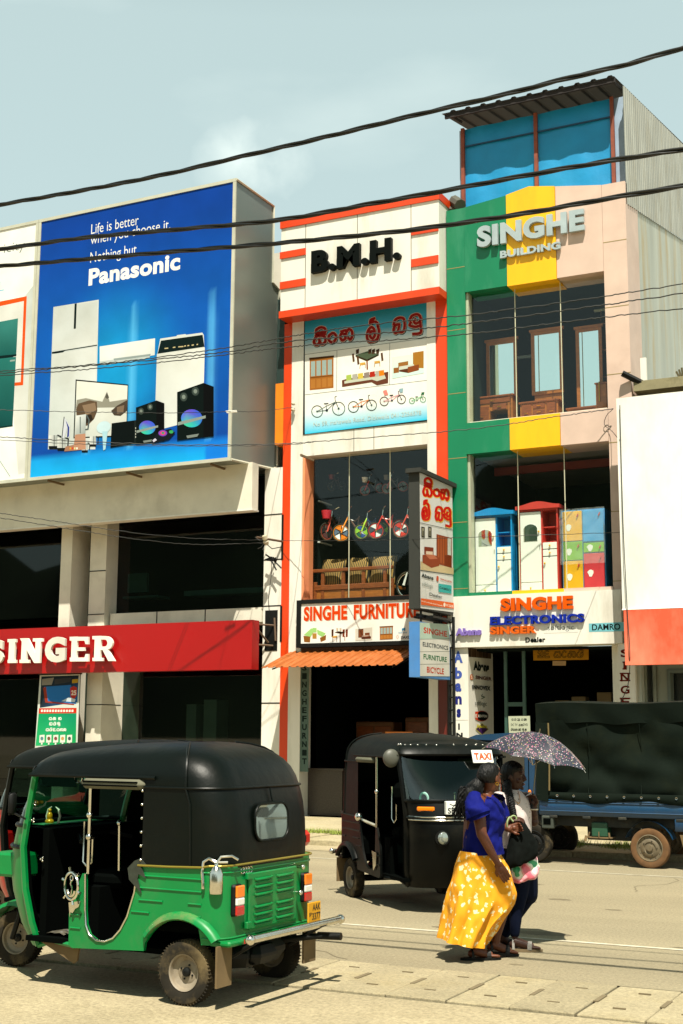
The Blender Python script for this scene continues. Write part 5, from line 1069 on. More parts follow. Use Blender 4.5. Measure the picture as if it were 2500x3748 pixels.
def dresser(label, mx0, mx1, mz0, mz1, dx0, dx1, dz1, Y, z0, rz, tilt, kind):
    cx = (dx0+dx1)/2
    t = thing('dressing_table', label, 'dressing table', (cx, Y, z0), rz, 'dressing tables in the upper shop window')
    a, b, h = dx0-cx, dx1-cx, dz1-z0
    if kind == 0:
        mb = MB(); mb.box((a, 0, 0), (a+(b-a)*.42, .4, h-.03)); mb.box((b-(b-a)*.12, 0, 0), (b, .4, h-.03)); mb.box((a+(b-a)*.42, .02, h*.55), (b-(b-a)*.12, .4, h-.03)); mb.build('cabinet', WOOD2, t)
    else: MB().box((a, 0, 0), (b, .4, h-.03)).build('cabinet', WOOD2, t)
    MB().bbox((a-.03, -.03, h-.03), (b+.03, .42, h+.01), .01).build('table_top', WOOD, t)
    def front(x0, x1, za, zb, nm):
        f = MB().bbox((a+(b-a)*x0, -.014, h*za), (a+(b-a)*x1, 0, h*zb), .008).build(nm, WOOD, t); mb = MB(); xc = a+(b-a)*(x0+x1)/2; zc = h*(za+zb)/2; mb.tube([(xc-.04, -.03, zc), (xc+.04, -.03, zc)], .008, 5); mb.build('handle', mat('brass', '#c89a3a', .3, metal=1), f)
    if kind == 0: front(.03, .95, .78, .92, 'drawer'); front(.03, .4, .05, .7, 'door'); front(.5, .85, .56, .74, 'drawer')
    elif kind == 1:
        for za in (.1, .4, .68): front(.34, .66, za, za+.22, 'drawer')
        front(.04, .3, .08, .9, 'door'); front(.7, .96, .08, .9, 'door')
    else: front(.1, .9, .2, .8, 'drawer')
    # mirror in its frame
    w, hh = (mx1-mx0), (mz1-mz0); f = .07; mxm = (mx0+mx1)/2-cx
    T = M4.Translation(V((mxm, .16, mz0-z0))) @ M4.Rotation(tilt, 4, 'X')
    fr_ = MB(); fr_.box((-w/2-f, 0, -f), (-w/2, .04, hh+f), T); fr_.box((w/2, 0, -f), (w/2+f, .04, hh+f), T); fr_.box((-w/2, 0, hh), (w/2, .04, hh+f), T); fr_.box((-w/2, 0, -f), (w/2, .04, 0), T); fr_.box((-w/2-f-.03, -.015, hh+f), (w/2+f+.03, .05, hh+f+.05), T); fr_.box((-w/2-.02, .03, -(mz0-dz1)-.02), (w/2+.02, .05, -f), T) if mz0-dz1 > .1 else None
    fo = fr_.build('mirror_frame', WOOD2, t)
    MB().box((-w/2, .012, 0), (w/2, .02, hh), T).build('mirror', MIRROR, fo)
    return t
DY = 24.7
def dx_(x, y): p = at(*K4(x, y), DY); return p.x, p.z
z0 = z2t+.03
ax, az = dx_(315, 530); bx, bz = dx_(474, 860); _, dz = dx_(350, 872); d0_, _ = dx_(232, 950); d1_, _ = dx_(480, 900)
dresser('kneehole dressing table with a mirror, nearest the green pillar', ax, bx, bz+.05, az-.02, d0_, d1_, dz, DY, z0, 0, 0, 0)
ax, az = dx_(602, 465); bx, bz = dx_(768, 822); _, dz = dx_(650, 902); d0_, _ = dx_(530, 950); d1_, _ = dx_(772, 950)
dresser('carved dressing table with two cupboards and a mirror, middle of the three', ax, bx, bz+.03, az-.02, d0_, d1_, dz, DY, z0, 0, 0, 1)
ax, az = dx_(888, 445); bx, bz = dx_(1026, 930); _, dz = dx_(900, 945); d0_, _ = dx_(830, 950); d1_, _ = dx_(1026, 960)
dresser('low dressing table with the tallest mirror, nearest the pink pillar', ax, bx, bz+.05, az-.02, d0_, d1_, dz, DY, z0, 0, 0, 2)
a, za_ = dx_(1014, 800); b, _ = dx_(1085, 800)
t = thing('side_cabinet', 'small wooden cabinet with open shelves above it, right of the tallest mirror', 'cabinet', ((a+b)/2, DY-.05, z0)); w = (b-a)/2
MB().bbox((-w, 0, 0), (w, .4, za_-z0), .01).build('cabinet', WOOD2, t); MB().bbox((-w-.02, -.02, za_-z0), (w+.02, .42, za_-z0+.03), .008).build('table_top', WOOD, t)
mb = MB(); mb.tube([(-w*.3, -.02, .3), (-w*.3, -.02, .7)], .012, 5); mb.build('handle', mat('brass', '#c89a3a', .3, metal=1), t)
mb = MB()
for zz in (.5, 1.05, 1.6): mb.box((-w*.4, .3, za_-z0+zz-.3), (w, .55, za_-z0+zz-.27))
mb.box((-w*.45, .3, za_-z0), (-w*.4, .55, za_-z0+1.6)); mb.build('shelf', WOOD, t)
mb = MB(); q = at(*K4(1000, 335), 25.6); mb.box((q.x, 25.6, q.z), (q.x+.9, 25.64, q.z+.05)); q = at(*K4(240, 650), 25.6); mb.box((q.x, 25.55, q.z), (q.x+.25, 25.6, q.z+.06)); q = at(*K4(500, 640), 26); mb.box((q.x, 25.95, q.z), (q.x+.6, 26, q.z+.06)); setp(mb.build('tube_light', mat('unlit tube', '#b8beb4', .4)), 'unlit pale tube lights on the dark showroom walls', 'tube light')

# children's bicycles hung in the furniture shop window
TYRE = mat('tyre rubber', '#2a2721', .9, var=.3, scale=8, dirt='#7d6c4c', dscale=3, damt=.8, spec=.1)
def kidbike(label, cx, cy, rpx, rimc, framec, discs, rz, Y=24.5, basket=None, full=True):
    c = at(*KW(cx, cy), Y); r = (at(*KW(cx+rpx, cy), Y)-c).length
    t = thing('kids_bicycle', label, 'bicycle', c, rz, "children's bicycles hanging in the shop window")
    rc = mat('bike paint '+rimc, rimc, .3); fc = mat('bike paint '+framec, framec, .35); R90 = M4.Rotation(pi/2, 4, 'X')
    for px, pz, nm in (((0, 0, 'wheel'), (r*2.75, r*.45, 'wheel')) if full else ((0, 0, 'wheel'),)):
        T = M4.Translation(V((px, 0, pz))) @ R90
        wh = MB().torus(r*.93, r*.085, 26, 7, T).build('wheel', TYRE, t, smooth=60)
        MB().torus(r*.82, r*.045, 26, 6, T).build('rim', rc, wh, smooth=60)
        mb = MB()
        for i in range(10):
            a = i*pi/5; mb.tube([(px, 0, pz), (px+cos(a)*r*.8, 0, pz+sin(a)*r*.8)], r*.012, 4)
        mb.build('spokes', CHROME, wh)
        mb = MB()
        for i, dc in enumerate(discs):
            mb.cur = i
            for kk in range(2):
                a = (i+kk*len(discs))*pi/len(discs)*1.0+.5; n = 5
                mb.prism([(px+cos(a)*r*.18, pz+sin(a)*r*.18)]+[(px+cos(a+(pi/len(discs))*.9*j/n)*r*.74, pz+sin(a+(pi/len(discs))*.9*j/n)*r*.74) for j in range(n+1)], -.012-.002*i, .012, 'y')
        mb.build('wheel_disc', [mat('bike paint '+q, q, .3) for q in discs], wh)
    h = V((r*.75, 0, r*1.75))
    mb = MB(); mb.tube([(0, -r*.14, 0), (r*.3, -r*.14, r*.8), h], r*.08, 6); mb.tube([(0, r*.14, 0), (r*.3, r*.14, r*.8), h], r*.08, 6); mb.build('fork', rc, t, smooth=50)
    mb = MB(); mb.tube([h, (r*1.7, 0, r*.4), (r*2.75, 0, r*.45)], r*.1, 6); mb.tube([h-V((r*.05, 0, r*.3)), (r*1.5, 0, r*1.3), (r*1.9, 0, r*1.7)], r*.09, 6); mb.tube([(r*1.7, 0, r*.4), (r*1.95, 0, r*1.9)], r*.08, 6); mb.build('frame', fc, t, smooth=50)
    mb = MB(); mb.tube([h, h+V((r*.1, 0, r*.7))], r*.06, 6); mb.tube([h+V((r*.3, -r*.9, r*1.0)), h+V((r*.05, -r*.35, r*.75)), h+V((r*.05, r*.35, r*.75)), h+V((r*.3, r*.9, r*1.0))], r*.06, 6); mb.build('handlebar', CHROME, t, smooth=50)
    MB().ball((r*2.0, 0, r*2.0), (r*.42, r*.25, r*.13), 10, 6).build('saddle', BLACKM, t, smooth=60)
    if basket: MB().lathe([(r*.02, -r*.45), (r*.42, -r*.45), (r*.6, r*.4), (r*.56, r*.42), (r*.4, -r*.4)], 12, M4.Translation(h+V((-r*.75, 0, r*.15)))).build('basket', mat('bike paint '+basket, basket, .5), t, smooth=40)
    return t
kidbike('orange rimmed child bicycle, second from the left in the lower hanging row', 555, 935, 115, '#e88a1c', '#6a4a3a', ('#dfe3e6', '#e07a10', '#5a6a80'), .55)
kidbike('lime green rimmed child bicycle in the middle of the lower hanging row', 830, 918, 98, '#a8c81c', '#1f3a6a', ('#1c5a3a', '#2a4a8a', '#8ac030'), .8)
kidbike('red framed child bicycle with a red and white wheel disc in the lower hanging row', 1030, 905, 108, '#c8321c', '#c8321c', ('#d81c1c', '#d8dcdc', '#3a3f48'), .5)
kidbike('red and white disc wheeled child bicycle beside the projecting sign edge', 1370, 892, 108, '#c84a38', '#d85a48', ('#dfe0dc', '#c8321c', '#4a4a52'), .5)
kidbike('child bicycle with a red basket, leftmost of the lower hanging row, seen edge on', 355, 920, 112, '#c04a38', '#4a2a2a', ('#5a3a3a', '#2a2a2a'), 1.25, basket='#d0283c')
kidbike('red rimmed child bicycle with a white and red basket in the upper row', 880, 355, 70, '#c8302c', '#3a3f3a', ('#3a4a4a', '#4a5a5a'), .6, basket='#dcd0c8', Y=24.8)
kidbike('pink rimmed child bicycle, rightmost of the upper hanging row', 1180, 330, 73, '#c84848', '#3a3a3a', ('#6a706c', '#4a4f4c'), .6, basket='#5a524c', Y=24.8)
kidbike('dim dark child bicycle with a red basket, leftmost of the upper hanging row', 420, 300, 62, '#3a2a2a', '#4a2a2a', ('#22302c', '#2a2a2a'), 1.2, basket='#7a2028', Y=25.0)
t = thing('bicycle', 'black full size bicycle wheel at the window corner beside the long wooden sofa', 'bicycle', at(*KW(1480, 1650), 24.5)); R90 = M4.Rotation(pi/2, 4, 'X')
wh = MB().torus(.27, .024, 32, 7, R90).build('wheel', TYRE, t, smooth=60); MB().torus(.245, .01, 32, 5, R90).build('rim', CHROME, wh, smooth=60); mb = MB(); mb.tube([(0, -.05, 0), (.1, 0, .55)], .015, 6); mb.tube([(.1, 0, .5), (.6, 0, .0)], .018, 6); mb.build('frame', BLACKM, t); mb = MB(); mb.tube([(-.1, -.03, .0), (-.02, -.03, .26)], [.03, .012], 6); mb.build('mudguard', GLO, t)
# slatted sofa with striped cushions, seen from behind
ST = bpy.data.materials.new('striped cushion'); ST.use_nodes = True; _n = ST.node_tree.nodes; _l = ST.node_tree.links
_w = _n.new('ShaderNodeTexWave'); _w.inputs['Scale'].default_value = 7.5; _w.inputs['Distortion'].default_value = .3; _tc = _n.new('ShaderNodeTexCoord'); _l.new(_tc.outputs['Object'], _w.inputs['Vector'])
_r = _n.new('ShaderNodeValToRGB'); _r.color_ramp.elements[0].position = .4; _r.color_ramp.elements[1].position = .55; _r.color_ramp.elements[0].color = hx('#1c160c')+(1,); _r.color_ramp.elements[1].color = hx('#96753a')+(1,)
_l.new(_w.outputs['Color'], _r.inputs[0]); _l.new(_r.outputs[0], _n['Principled BSDF'].inputs['Base Color']); _n['Principled BSDF'].inputs['Roughness'].default_value = .9
SYF = 24.42
q0 = at(*KW(195, 1800), SYF); q1 = at(*KW(1245, 1760), SYF); zr = at(*KW(700, 1420), SYF).z; zse = at(*KW(700, 1670), SYF).z; zlo = zw0+.0
t = thing('wooden_sofa', 'brown slatted wooden sofa with three striped cushions, seen from behind the window', 'sofa', ((q0.x+q1.x)/2, SYF, zlo)); w = (q1.x-q0.x)/2
mb = MB()
for f in (-1, -.8, -.26, .27, .82, 1): mb.bbox((w*f-.04, 0, .0), (w*f+.04, .05, zr-zlo-.06 if abs(f) < .9 else zr-zlo-.25), .008)
mb.bbox((-w-.1, -.02, zr-zlo-.05), (w+.02, .06, zr-zlo+.02), .01); mb.bbox((-w, -.012, zse-zlo-.05), (w, .05, zse-zlo+.06), .01); mb.build('frame', WOOD, t)
MB().bbox((-w+.02, .06, zse-zlo-.05), (w-.02, .75, zse-zlo+.02), .01).build('seat', WOOD2, t)
MB().box((-w+.03, .012, .02), (w-.03, .045, zse-zlo-.05)).build('back_board', WOOD2, t)
for xa, xb in ((-.97, -.36), (-.24, .3), (.34, .96)):
    n = 10; mb = MB(); rows = []; xa *= w; xb *= w; za, zb_3 = zse-zlo+.05, zr-zlo+.24
    for j in range(n+1):
        v = j/n; e = .045+.1*sin(pi*v)**.6
        rows.append([(xa+(xb-xa)*(.5+.5*(1+.05*cos(2*pi*v))*cos(a)*abs(cos(a))**-.4 if abs(cos(a)) > 1e-6 else .5), .2+.14*v+e*sin(a), za+(zb_3-za)*v+.03*cos(3*a)*(v > .9)) for a in [2*pi*i/20 for i in range(20)]])
    mb.loft(rows, True, True); mb.build('cushion', ST, t, smooth=60)
mb = MB()
for y in (520, 1075): a = at(*KW(160, y), 24.9); mb.box((a.x, 24.7, a.z-.03), (a.x+.28, 25.3, a.z))
setp(mb.build('shelf', GLO), 'two short white shelves at the left inside the bicycle window', 'shelf')
# orange table frames inside the dark shop, seen above the black three-wheeler
for i, (p, q) in enumerate(((K2 and (1410, 2678), (1510, 2668)), ((1570, 2668), (1618, 2660)))):
    a, b = at(*p, 24.9), at(*q, 24.9); t = thing('trestle_table', ('bright orange table frame in the dark shop doorway, the longer left one', 'bright orange table frame in the dark shop doorway, the shorter right one')[i], 'table', (a.x, 24.9, .12)); L = b.x-a.x; h = a.z-.12; OM = mat('orange lacquer', '#d8781c', .4)
    MB().box((0, 0, h-.04), (L, .6, h)).build('table_top', OM, t)
    for x in (0, L-.05): MB().box((x, .05, 0), (x+.05, .1, h-.04)).build('leg', OM, t)

# dim stock standing inside the dark doorways
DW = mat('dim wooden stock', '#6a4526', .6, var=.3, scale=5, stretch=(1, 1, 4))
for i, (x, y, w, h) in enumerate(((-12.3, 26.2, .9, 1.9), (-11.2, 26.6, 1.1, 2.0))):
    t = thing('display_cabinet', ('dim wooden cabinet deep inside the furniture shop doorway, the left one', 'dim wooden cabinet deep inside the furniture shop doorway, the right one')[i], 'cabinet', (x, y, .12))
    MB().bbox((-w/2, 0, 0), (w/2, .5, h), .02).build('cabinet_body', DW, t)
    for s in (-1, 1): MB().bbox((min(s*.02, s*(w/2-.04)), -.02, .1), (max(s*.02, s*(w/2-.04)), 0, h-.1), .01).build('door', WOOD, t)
for i, x in enumerate((-8.1, -7.2)):
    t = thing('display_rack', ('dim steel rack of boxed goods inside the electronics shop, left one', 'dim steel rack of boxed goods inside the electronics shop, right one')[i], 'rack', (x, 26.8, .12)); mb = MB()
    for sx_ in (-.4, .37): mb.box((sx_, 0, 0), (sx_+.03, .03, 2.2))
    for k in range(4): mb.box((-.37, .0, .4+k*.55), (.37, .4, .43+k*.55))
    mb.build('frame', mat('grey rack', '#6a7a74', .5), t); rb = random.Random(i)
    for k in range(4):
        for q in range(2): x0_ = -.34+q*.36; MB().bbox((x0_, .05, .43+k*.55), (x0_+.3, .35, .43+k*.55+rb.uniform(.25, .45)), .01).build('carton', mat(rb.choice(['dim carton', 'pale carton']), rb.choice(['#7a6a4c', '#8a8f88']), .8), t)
# ================================================================== three-wheelers
RUB = mat('black vinyl hood', '#030805', .42, var=.3, scale=2.5, dirt='#17150e', dscale=1.8, damt=.4, spec=.18, bump=.4, bscale=4.5)
RUBM = mat('dusty vinyl hood', '#060b07', .55, var=.3, scale=2.5, dirt='#1f1c13', dscale=1.6, damt=.5, spec=.15, bump=.4, bscale=5)
INNER = mat('cabin black', '#030504', .9, var=.3, spec=.03); RIM = mat('dusty wheel rim', '#857a68', .6, var=.2, scale=9, dirt='#6c5a3c', dscale=6, damt=.7)
AMB = mat('amber lens', '#e0740c', .15, spec=.6, coat=.5); REDL = mat('red lens', '#a8100c', .15, spec=.6, coat=.5); CLR = mat('clear lens', '#d6d6cc', .12, coat=.5)
GREY = mat('grey canvas roll', '#5d5c4a', .85, var=.2); RUSTY = mat('dusty brown flap', '#6b5738', .9, var=.25, scale=5)
WSG = glass('cabin glass', (.30, .55, .48), 1.5)
TUKG = mat('green enamel', '#007436', .36, var=.12, scale=2, dirt='#3f6a40', dscale=4.5, damt=.45, coat=.08, spec=.35, bump=.12, bscale=3)
TUKK = mat('black enamel', '#040605', .42, var=.2, scale=3, dirt='#2a261c', dscale=2.2, damt=.4, spec=.15)
TUKR = mat('red enamel', '#b8140f', .3, var=.1, scale=2, dirt='#6a1410', damt=.4, coat=.3)
def wheel(par, c, r, w, rot, rimmat, treads=54):
    """tyre with tread blocks, rim dish and hub; axle along local y"""
    T = M4.Translation(V(c)) @ M4.Rotation(rot, 4, 'Z') @ M4.Rotation(pi/2, 4, 'X')
    h = w/2
    wh = MB().lathe([(r*.55, -h*.75), (r*.78, -h*.98), (r*.93, -h*.9), (r*.985, -h*.6), (r, -h*.2), (r, h*.2), (r*.985, h*.6), (r*.93, h*.9), (r*.78, h*.98), (r*.55, h*.75)], 40, T).build('wheel', TYRE, par, smooth=40)
    mb = MB()
    for i in range(treads):
        a = 2*pi*i/treads
        for s in (-1, 1):
            B = T @ M4.Rotation(a+.04*s, 4, 'Z'); mb.box((r*.93, 0, s*h*.45-h*.42), (r*1.002, r*.022, s*h*.45+h*.42), B)
    mb.build('tread', TYRE, wh)
    for s in (-1, 1):
        MB().lathe([(r*.57, s*h*.86), (r*.53, s*h*.74), (r*.50, s*h*.25), (r*.36, s*h*.02), (r*.3, s*h*.1), (.01, s*h*.1)], 30, T).build('rim', rimmat, wh, smooth=35)
        mb = MB(); mb.lathe([(r*.15, s*h*.1), (r*.14, s*h*.42), (r*.08, s*h*.55), (.004, s*h*.55)], 12, T)
        for i in range(4):
            a = i*pi/2+.4; mb.lathe([(r*.035, s*h*.08), (r*.03, s*h*.24), (.001, s*h*.24)], 6, T @ M4.Translation(V((r*.23*cos(a), r*.23*sin(a), 0))))
        mb.build('hub', BLACKM, wh, smooth=35)
    return wh
PROF = [(1.40, 0), (1.47, .003), (1.535, .015), (1.59, .045), (1.63, .085), (1.665, .145), (1.69, .23), (1.705, .34), (1.712, .47), (1.714, .61)]   # hood cross-section: height, inset from the side
def tuk(name, label, loc, rz, body, hood, group, rich=False, front=False, simple=False, plate=None):
    t = thing(name, label, 'three-wheeler', loc, rz, group); HW = .62
    # ---- body sides with their door and wheel openings
    arch = [(.335*cos(a), .22+.340*sin(a)) for a in [radians(34+(146-34)*i/10) for i in range(11)]]
    side = [(-.16, .40), (-.16, .90), (.36, .875), (.385, .80), (.40, .70), (.455, .54), (.51, .45), (.57, .39), (.64, .362), (.71, .362), (.775, .395), (.81, .46), (.822, .56), (.832, .80), (.86, .80), (.955, .60), (.968, .52), (.962, .315), (.93, .295), (.31, .325), (.30, .38)]+[p for p in arch[1:] ]
    side[-1] = (-.30+.14, .40) if side[-1][0] < -.16 else side[-1]
    side = [p for i, p in enumerate(side) if i == 0 or p[0] > -.161]
    bd = MB()
    for s in (-1, 1): bd.prism(side, s*(HW-.025), s*HW, 'y')
    # rounded back
    def back(z, x0, ins=0): 
        R = .15; pts = []
        for i in range(7): a = pi/2*i/6; pts.append((-.16-R*sin(a)+ins, HW-ins-R+R*cos(a), z))
        return pts+[(p[0], -p[1], p[2]) for p in reversed(pts)]
    bd.loft([back(.40, 0), back(.90, 0)], closed=False); bd.loft([back(.905, 0), back(.905, 0, .04)], closed=False)
    b = bd.build('body', body, t, smooth=40)
    mb = MB()
    for s in (-1, 1):                                      # pressed ribs
        y = s*(HW+.001)
        for z, xa, xb in ((.815, -.2, .37), (.735, -.2, .39), (.655, .16, .36), (.655, -.2, -.05), (.575, .27, .42), (.575, -.2, -.14), (.52, .86, .95), (.43, .86, .95)): mb.tube([(max(xa, -.155), y, z), (xb, y, z)], .008, 6)
    for z in (.86, .44): mb.tube([(p[0]*1.0-.002, p[1], z) for p in back(z, 0)], .008, 6)
    mb.build('pressing', body, b)
    for s in (-1, 1):                                      # wheel flares
        rings = []
        for i in range(15):
            a = radians(36+(143-36)*i/14)
            rings.append([(.0+r_*cos(a), s*(HW+y_), .22+r_*sin(a)*1.0) for r_, y_ in ((.33, -.012), (.328, .03), (.338, .042), (.36, .036), (.378, .016), (.386, -.01))])
        MB().loft(rings, closed=False).build('wheel_arch', body if body != TUKG else mat('scuffed green enamel', '#007436', .4, var=.12, scale=3, dirt='#8a7350', dscale=3.2, damt=.85, spec=.3), t, smooth=50)
    fl = MB(); fl.box((.0, -.55, .30), (1.42, .55, .335)); fl.prism([(.8, .335), (.95, .335), (.95, .70), (.8, .70)], -.5, .5, 'y'); fl.box((-.2, -.42, .36), (-.16, .42, 1.2)); fl.build('cabin_floor', INNER, t)
    MB().bbox((-.18, -.55, .45), (.34, .55, .68), .04).build('seat', INNER, t); MB().bbox((-.16, -.42, .68), (-.03, .42, 1.2), .05).build('backrest', INNER, t); MB().bbox((.72, -.4, .68), (.98, .4, .80), .04).build('driver_seat', INNER, t)
    # ---- hood
    hd = MB()
    def roofring(x, k, dz): return [(x, s*(HW+.008-ins*k), z+dz) for s, seq in ((1, PROF[1:]), (-1, PROF[1:][::-1])) for z, ins in seq]
    st = [(.34, 1, 0), (.6, 1, -.008), (.9, 1, -.025), (1.1, 1, -.042), (1.22, 1, -.056), (1.30, 1, -.07), (1.35, 1, -.095), (1.375, .98, -.15)]
    rr_ = [roofring(x, k, dz if True else 0) for x, k, dz in st]
    for i, (x, k, dz) in enumerate(st):                    # keep the rim level, lower the crown towards the front
        rr_[i] = [(p[0], p[1]*(1 if i < 5 else .985), 1.47+(p[2]-dz-1.47)*(1+dz/.245)) for p in rr_[i]]
    hd.loft(rr_, closed=False)
    def uring(z, ins, rear):
        R = max(.04, .26-ins*.3); w = HW+.008-ins; xb = rear; pts = [(.34, w, z)]
        for i in range(3): pts.append((.34-(.34-(xb+R))*(i+1)/3, w, z))
        R2 = min(R, w*.98)
        for i in range(1, 7): a = pi/2*i/6; pts.append((xb+R-R*sin(a), w-R2+R2*cos(a), z))
        return pts+[(p[0], -p[1], p[2]) for p in reversed(pts)]
    rearx = lambda z: -.325 if z < 1.0 else -.325+.05*((z-1)/.4)**2
    lv = [(.885, 0, -.318), (1.0, 0, -.322), (1.15, 0, -.316), (1.28, .0, -.298), (1.36, 0, -.277)]+[(z, PROF[i][1], x) for i, (z, x) in enumerate(((1.40, -.262), (1.47, -.235), (1.535, -.195), (1.59, -.145), (1.63, -.09), (1.665, -.02), (1.69, .06), (1.705, .14), (1.712, .22)))]
    hd.loft([uring(z, i_, x_) for z, i_, x_ in lv], closed=False)
    h_ = hd.build('hood', hood, t, smooth=60)
    mb = MB()                                               # seams and rim
    for s in (-1, 1):
        mb.tube([(x, s*(HW+.012), 1.468) for x in (.24, .6, 1.0, 1.375)], .014, 6)
        mb.tube([(-.015+.65*i_, s*(HW+.010-i_*.995), z+.003) for z, i_ in PROF[:-2]], .010, 6)
        mb.tube([(-.015, s*(HW+.010), 1.40), (-.05, s*(HW+.009), 1.3), (-.06, s*(HW+.008), 1.1), (-.065, s*(HW+.008), .9)], .009, 6)
    mb.tube([(p[0]-.006, p[1]*1.008, p[2]) for p in uring(1.405, 0, -.262)], .009, 6); mb.tube([(-.285, 0, 1.40), (-.30, 0, 1.33), (-.312, 0, 1.30)], .006, 5)
    mb.build('hood_seam', hood, h_, smooth=60)
    mb = MB(); mb.tube([(.37, HW+.012, .882), (.1, HW+.012, .886), (-.16, HW+.012, .895)]+[(p[0]-.014, p[1]*1.012, .905) for p in back(.9, 0)[1:-1]]+[(-.16, -HW-.012, .895), (.37, -HW-.012, .882)], .008, 6); mb.build('belt_trim', mat('brass trim', '#8a7a2c', .4, metal=.5) if body == TUKG else RUB, t)
    MB().box((.2, -HW+.04 if not front else HW-.05, .32), (1.42, -HW+.05 if not front else HW-.04, 1.46)).build('side_curtain', INNER, t)
    # rear window
    if not simple:
        def rrect(w, h, r, n=5): return [(sx*(w-r)+r*cos(a), sz*(h-r)+r*sin(a)) for sx, sz, a0 in ((1, 1, 0), (-1, 1, pi/2), (-1, -1, pi), (1, -1, 1.5*pi)) for a in [a0+pi/2*i/n for i in range(n+1)]]
        TW = M4.Translation(V((-.322, .035, 1.168))) @ M4.Rotation(.03, 4, 'Y')
        MB().prism(rrect(.208, .115, .085), -.006, 0, 'x', TW).build('rear_window', mat('glossy rear window', '#8a9490', .02, metal=.8, var=.02), h_)
        q = rrect(.217, .124, .09); MB().tube([TW @ V((-.006, y, z)) for y, z in q+q[:1]], .010, 6).build('window_seal', RUB, h_, smooth=60)
        # engine lid with louvres
        LX = -.312
        hb = MB().bbox((LX-.018, -.31, .47), (LX, .31, .84), .014).build('engine_lid', body, t)
        mb = MB()
        for yc in (-.14, .14):
            for z in (.785, .735, .685, .605, .555, .505): mb.tube([(LX-.018, yc-.105, z+.012), (LX-.03, yc-.1, z+.008), (LX-.03, yc+.1, z+.008), (LX-.018, yc+.105, z+.012)], .009, 6); mb.tube([(LX-.018, yc-.1, z-.012), (LX-.018, yc+.1, z-.012)], .007, 6)
        mb.build('louvre', body, hb, smooth=50)
        mb = MB()
        for z in (.82, .50): mb.bbox((LX-.03, .29, z-.02), (LX-.004, .35, z+.025), .005)
        mb.build('hinge', body, hb)
        for z, y in ((.83, -.33), (.655, -.30)): mb = MB(); mb.cyl((LX-.01, y, z), (LX-.05, y, z), .012, 8); mb.ball((LX-.052, y, z), .02, 8, 6); mb.build('latch', CHROME, hb, smooth=50)
        for s in (-1, 1):
            tl = MB().bbox((-.335, s*.445-.055, .575), (-.27, s*.445+.055, .78), .015).build('tail_light', BLACKM, t)
            for z0_, z1_, mt in ((.58, .645, REDL), (.645, .695, CLR), (.695, .775, AMB)): MB().bbox((-.352, s*.445-.05, z0_), (-.334, s*.445+.05, z1_-.001), .008).build('lens', mt, tl)
        lip = MB(); lip.bbox((-.37, -.60, .395), (-.2, .60, .43), .012); lip.build('rear_lip', body, t)
        for s in (-1, 1): MB().box((-.375, s*.40-.03, .40), (-.371, s*.40+.03, .43)).build('reflector', REDL, t)
        bm_ = MB(); bm_.tube([(-.52, .57, .455), (-.525, 0, .452), (-.52, -.60, .448)], .026, 10); bm_.ball((-.52, .585, .455), .034, 10, 8); bm_.ball((-.52, -.61, .448), .034, 10, 8); bu = bm_.build('bumper', CHROME, t, smooth=60)
        mb = MB()
        for s in (-1, 1): mb.tube([(-.5, s*.42, .44), (-.2, s*.42, .27)], .016, 6)
        mb.tube([(-.1, -.3, .3), (-.4, -.45, .34), (-.58, -.47, .35)], .022, 8); mb.tube([(-.42, -.46, .345), (-.60, -.48, .35)], .027, 8); mb.build('exhaust', BLACKM, t, smooth=50)
        for s in (-1, 1): MB().box((-.30, s*.55-.085, .14), (-.285, s*.55+.085, .40)).build('mud_flap', RUSTY, t)
        mb = MB(); mb.bbox((-.27, -.33, .2), (.05, .30, .37), .07); mb.bbox((-.33, -.1, .22), (-.2, .2, .34), .05); mb.tube([(0, -.5, .2), (0, .5, .2)], .035, 8); mb.build('engine', BLACKM, t)
    else: mb = MB(); mb.tube([(0, -.5, .2), (0, .5, .2)], .035, 8); mb.build('axle', BLACKM, t)
    for s in (-1, 1): wheel(t, (0, s*.54, .207), .21, .115, 0, RIM)
    fw = wheel(t, (1.985, 0, .207), .21, .115, .12 if not front else -.1, RIM)
    # ---- front cowl, windscreen, mudguard
    def nose(z, xs, ws, xn, n=8):
        pts = [(xs, ws, z)]
        for i in range(1, n): a = pi/2*i/n; pts.append((xs+(xn-xs)*sin(a)**1.15, ws*cos(a)**.75, z))
        pts.append((xn, 0.0, z)); return pts+[(p[0], -p[1], p[2]) for p in reversed(pts[:-1])]
    cw = MB(); cw.loft([nose(.25, 1.36, .47, 1.60), nose(.40, 1.41, .50, 1.72), nose(.62, 1.46, .52, 1.81), nose(.80, 1.485, .53, 1.84), nose(.95, 1.49, .54, 1.80), nose(1.10, 1.47, .55, 1.74)], closed=False)
    c_ = cw.build('front_cowl', body, t, smooth=50)
    ln = MB(); ln.loft([nose(.345, 1.36, .45, 1.60), nose(.62, 1.42, .495, 1.75), nose(.95, 1.45, .515, 1.74), nose(1.085, 1.44, .525, 1.69)], closed=False); ln.build('cowl_shade', INNER, t)  # black shell added inside the cowl so the cabin reads dark
    mb = MB()
    for s in (-1, 1):
        mb.tube([(1.36, s*.475, .26), (1.405, s*.51, .42), (1.455, s*.535, .65), (1.48, s*.55, .95), (1.425, s*.565, 1.22), (1.36, s*.585, 1.47)], .026, 6)
        mb.tube([(1.36, s*.475, .26), (1.2, s*.5, .31), (.95, s*.56, .30)], .02, 6)
    mb.build('front_pillar', body if not simple else RUB, t, smooth=50)
    ws_ = MB(); ws_.loft([nose(1.10, 1.47, .55, 1.735), nose(1.2, 1.445, .555, 1.68), nose(1.36, 1.395, .565, 1.53), nose(1.5, 1.35, .575, 1.42)], closed=False); ws_.fix = True; w_ = ws_.build('windscreen', WSG if not front else glass('teal cabin glass', (.3, .55, .48), 1.9), t, smooth=60)
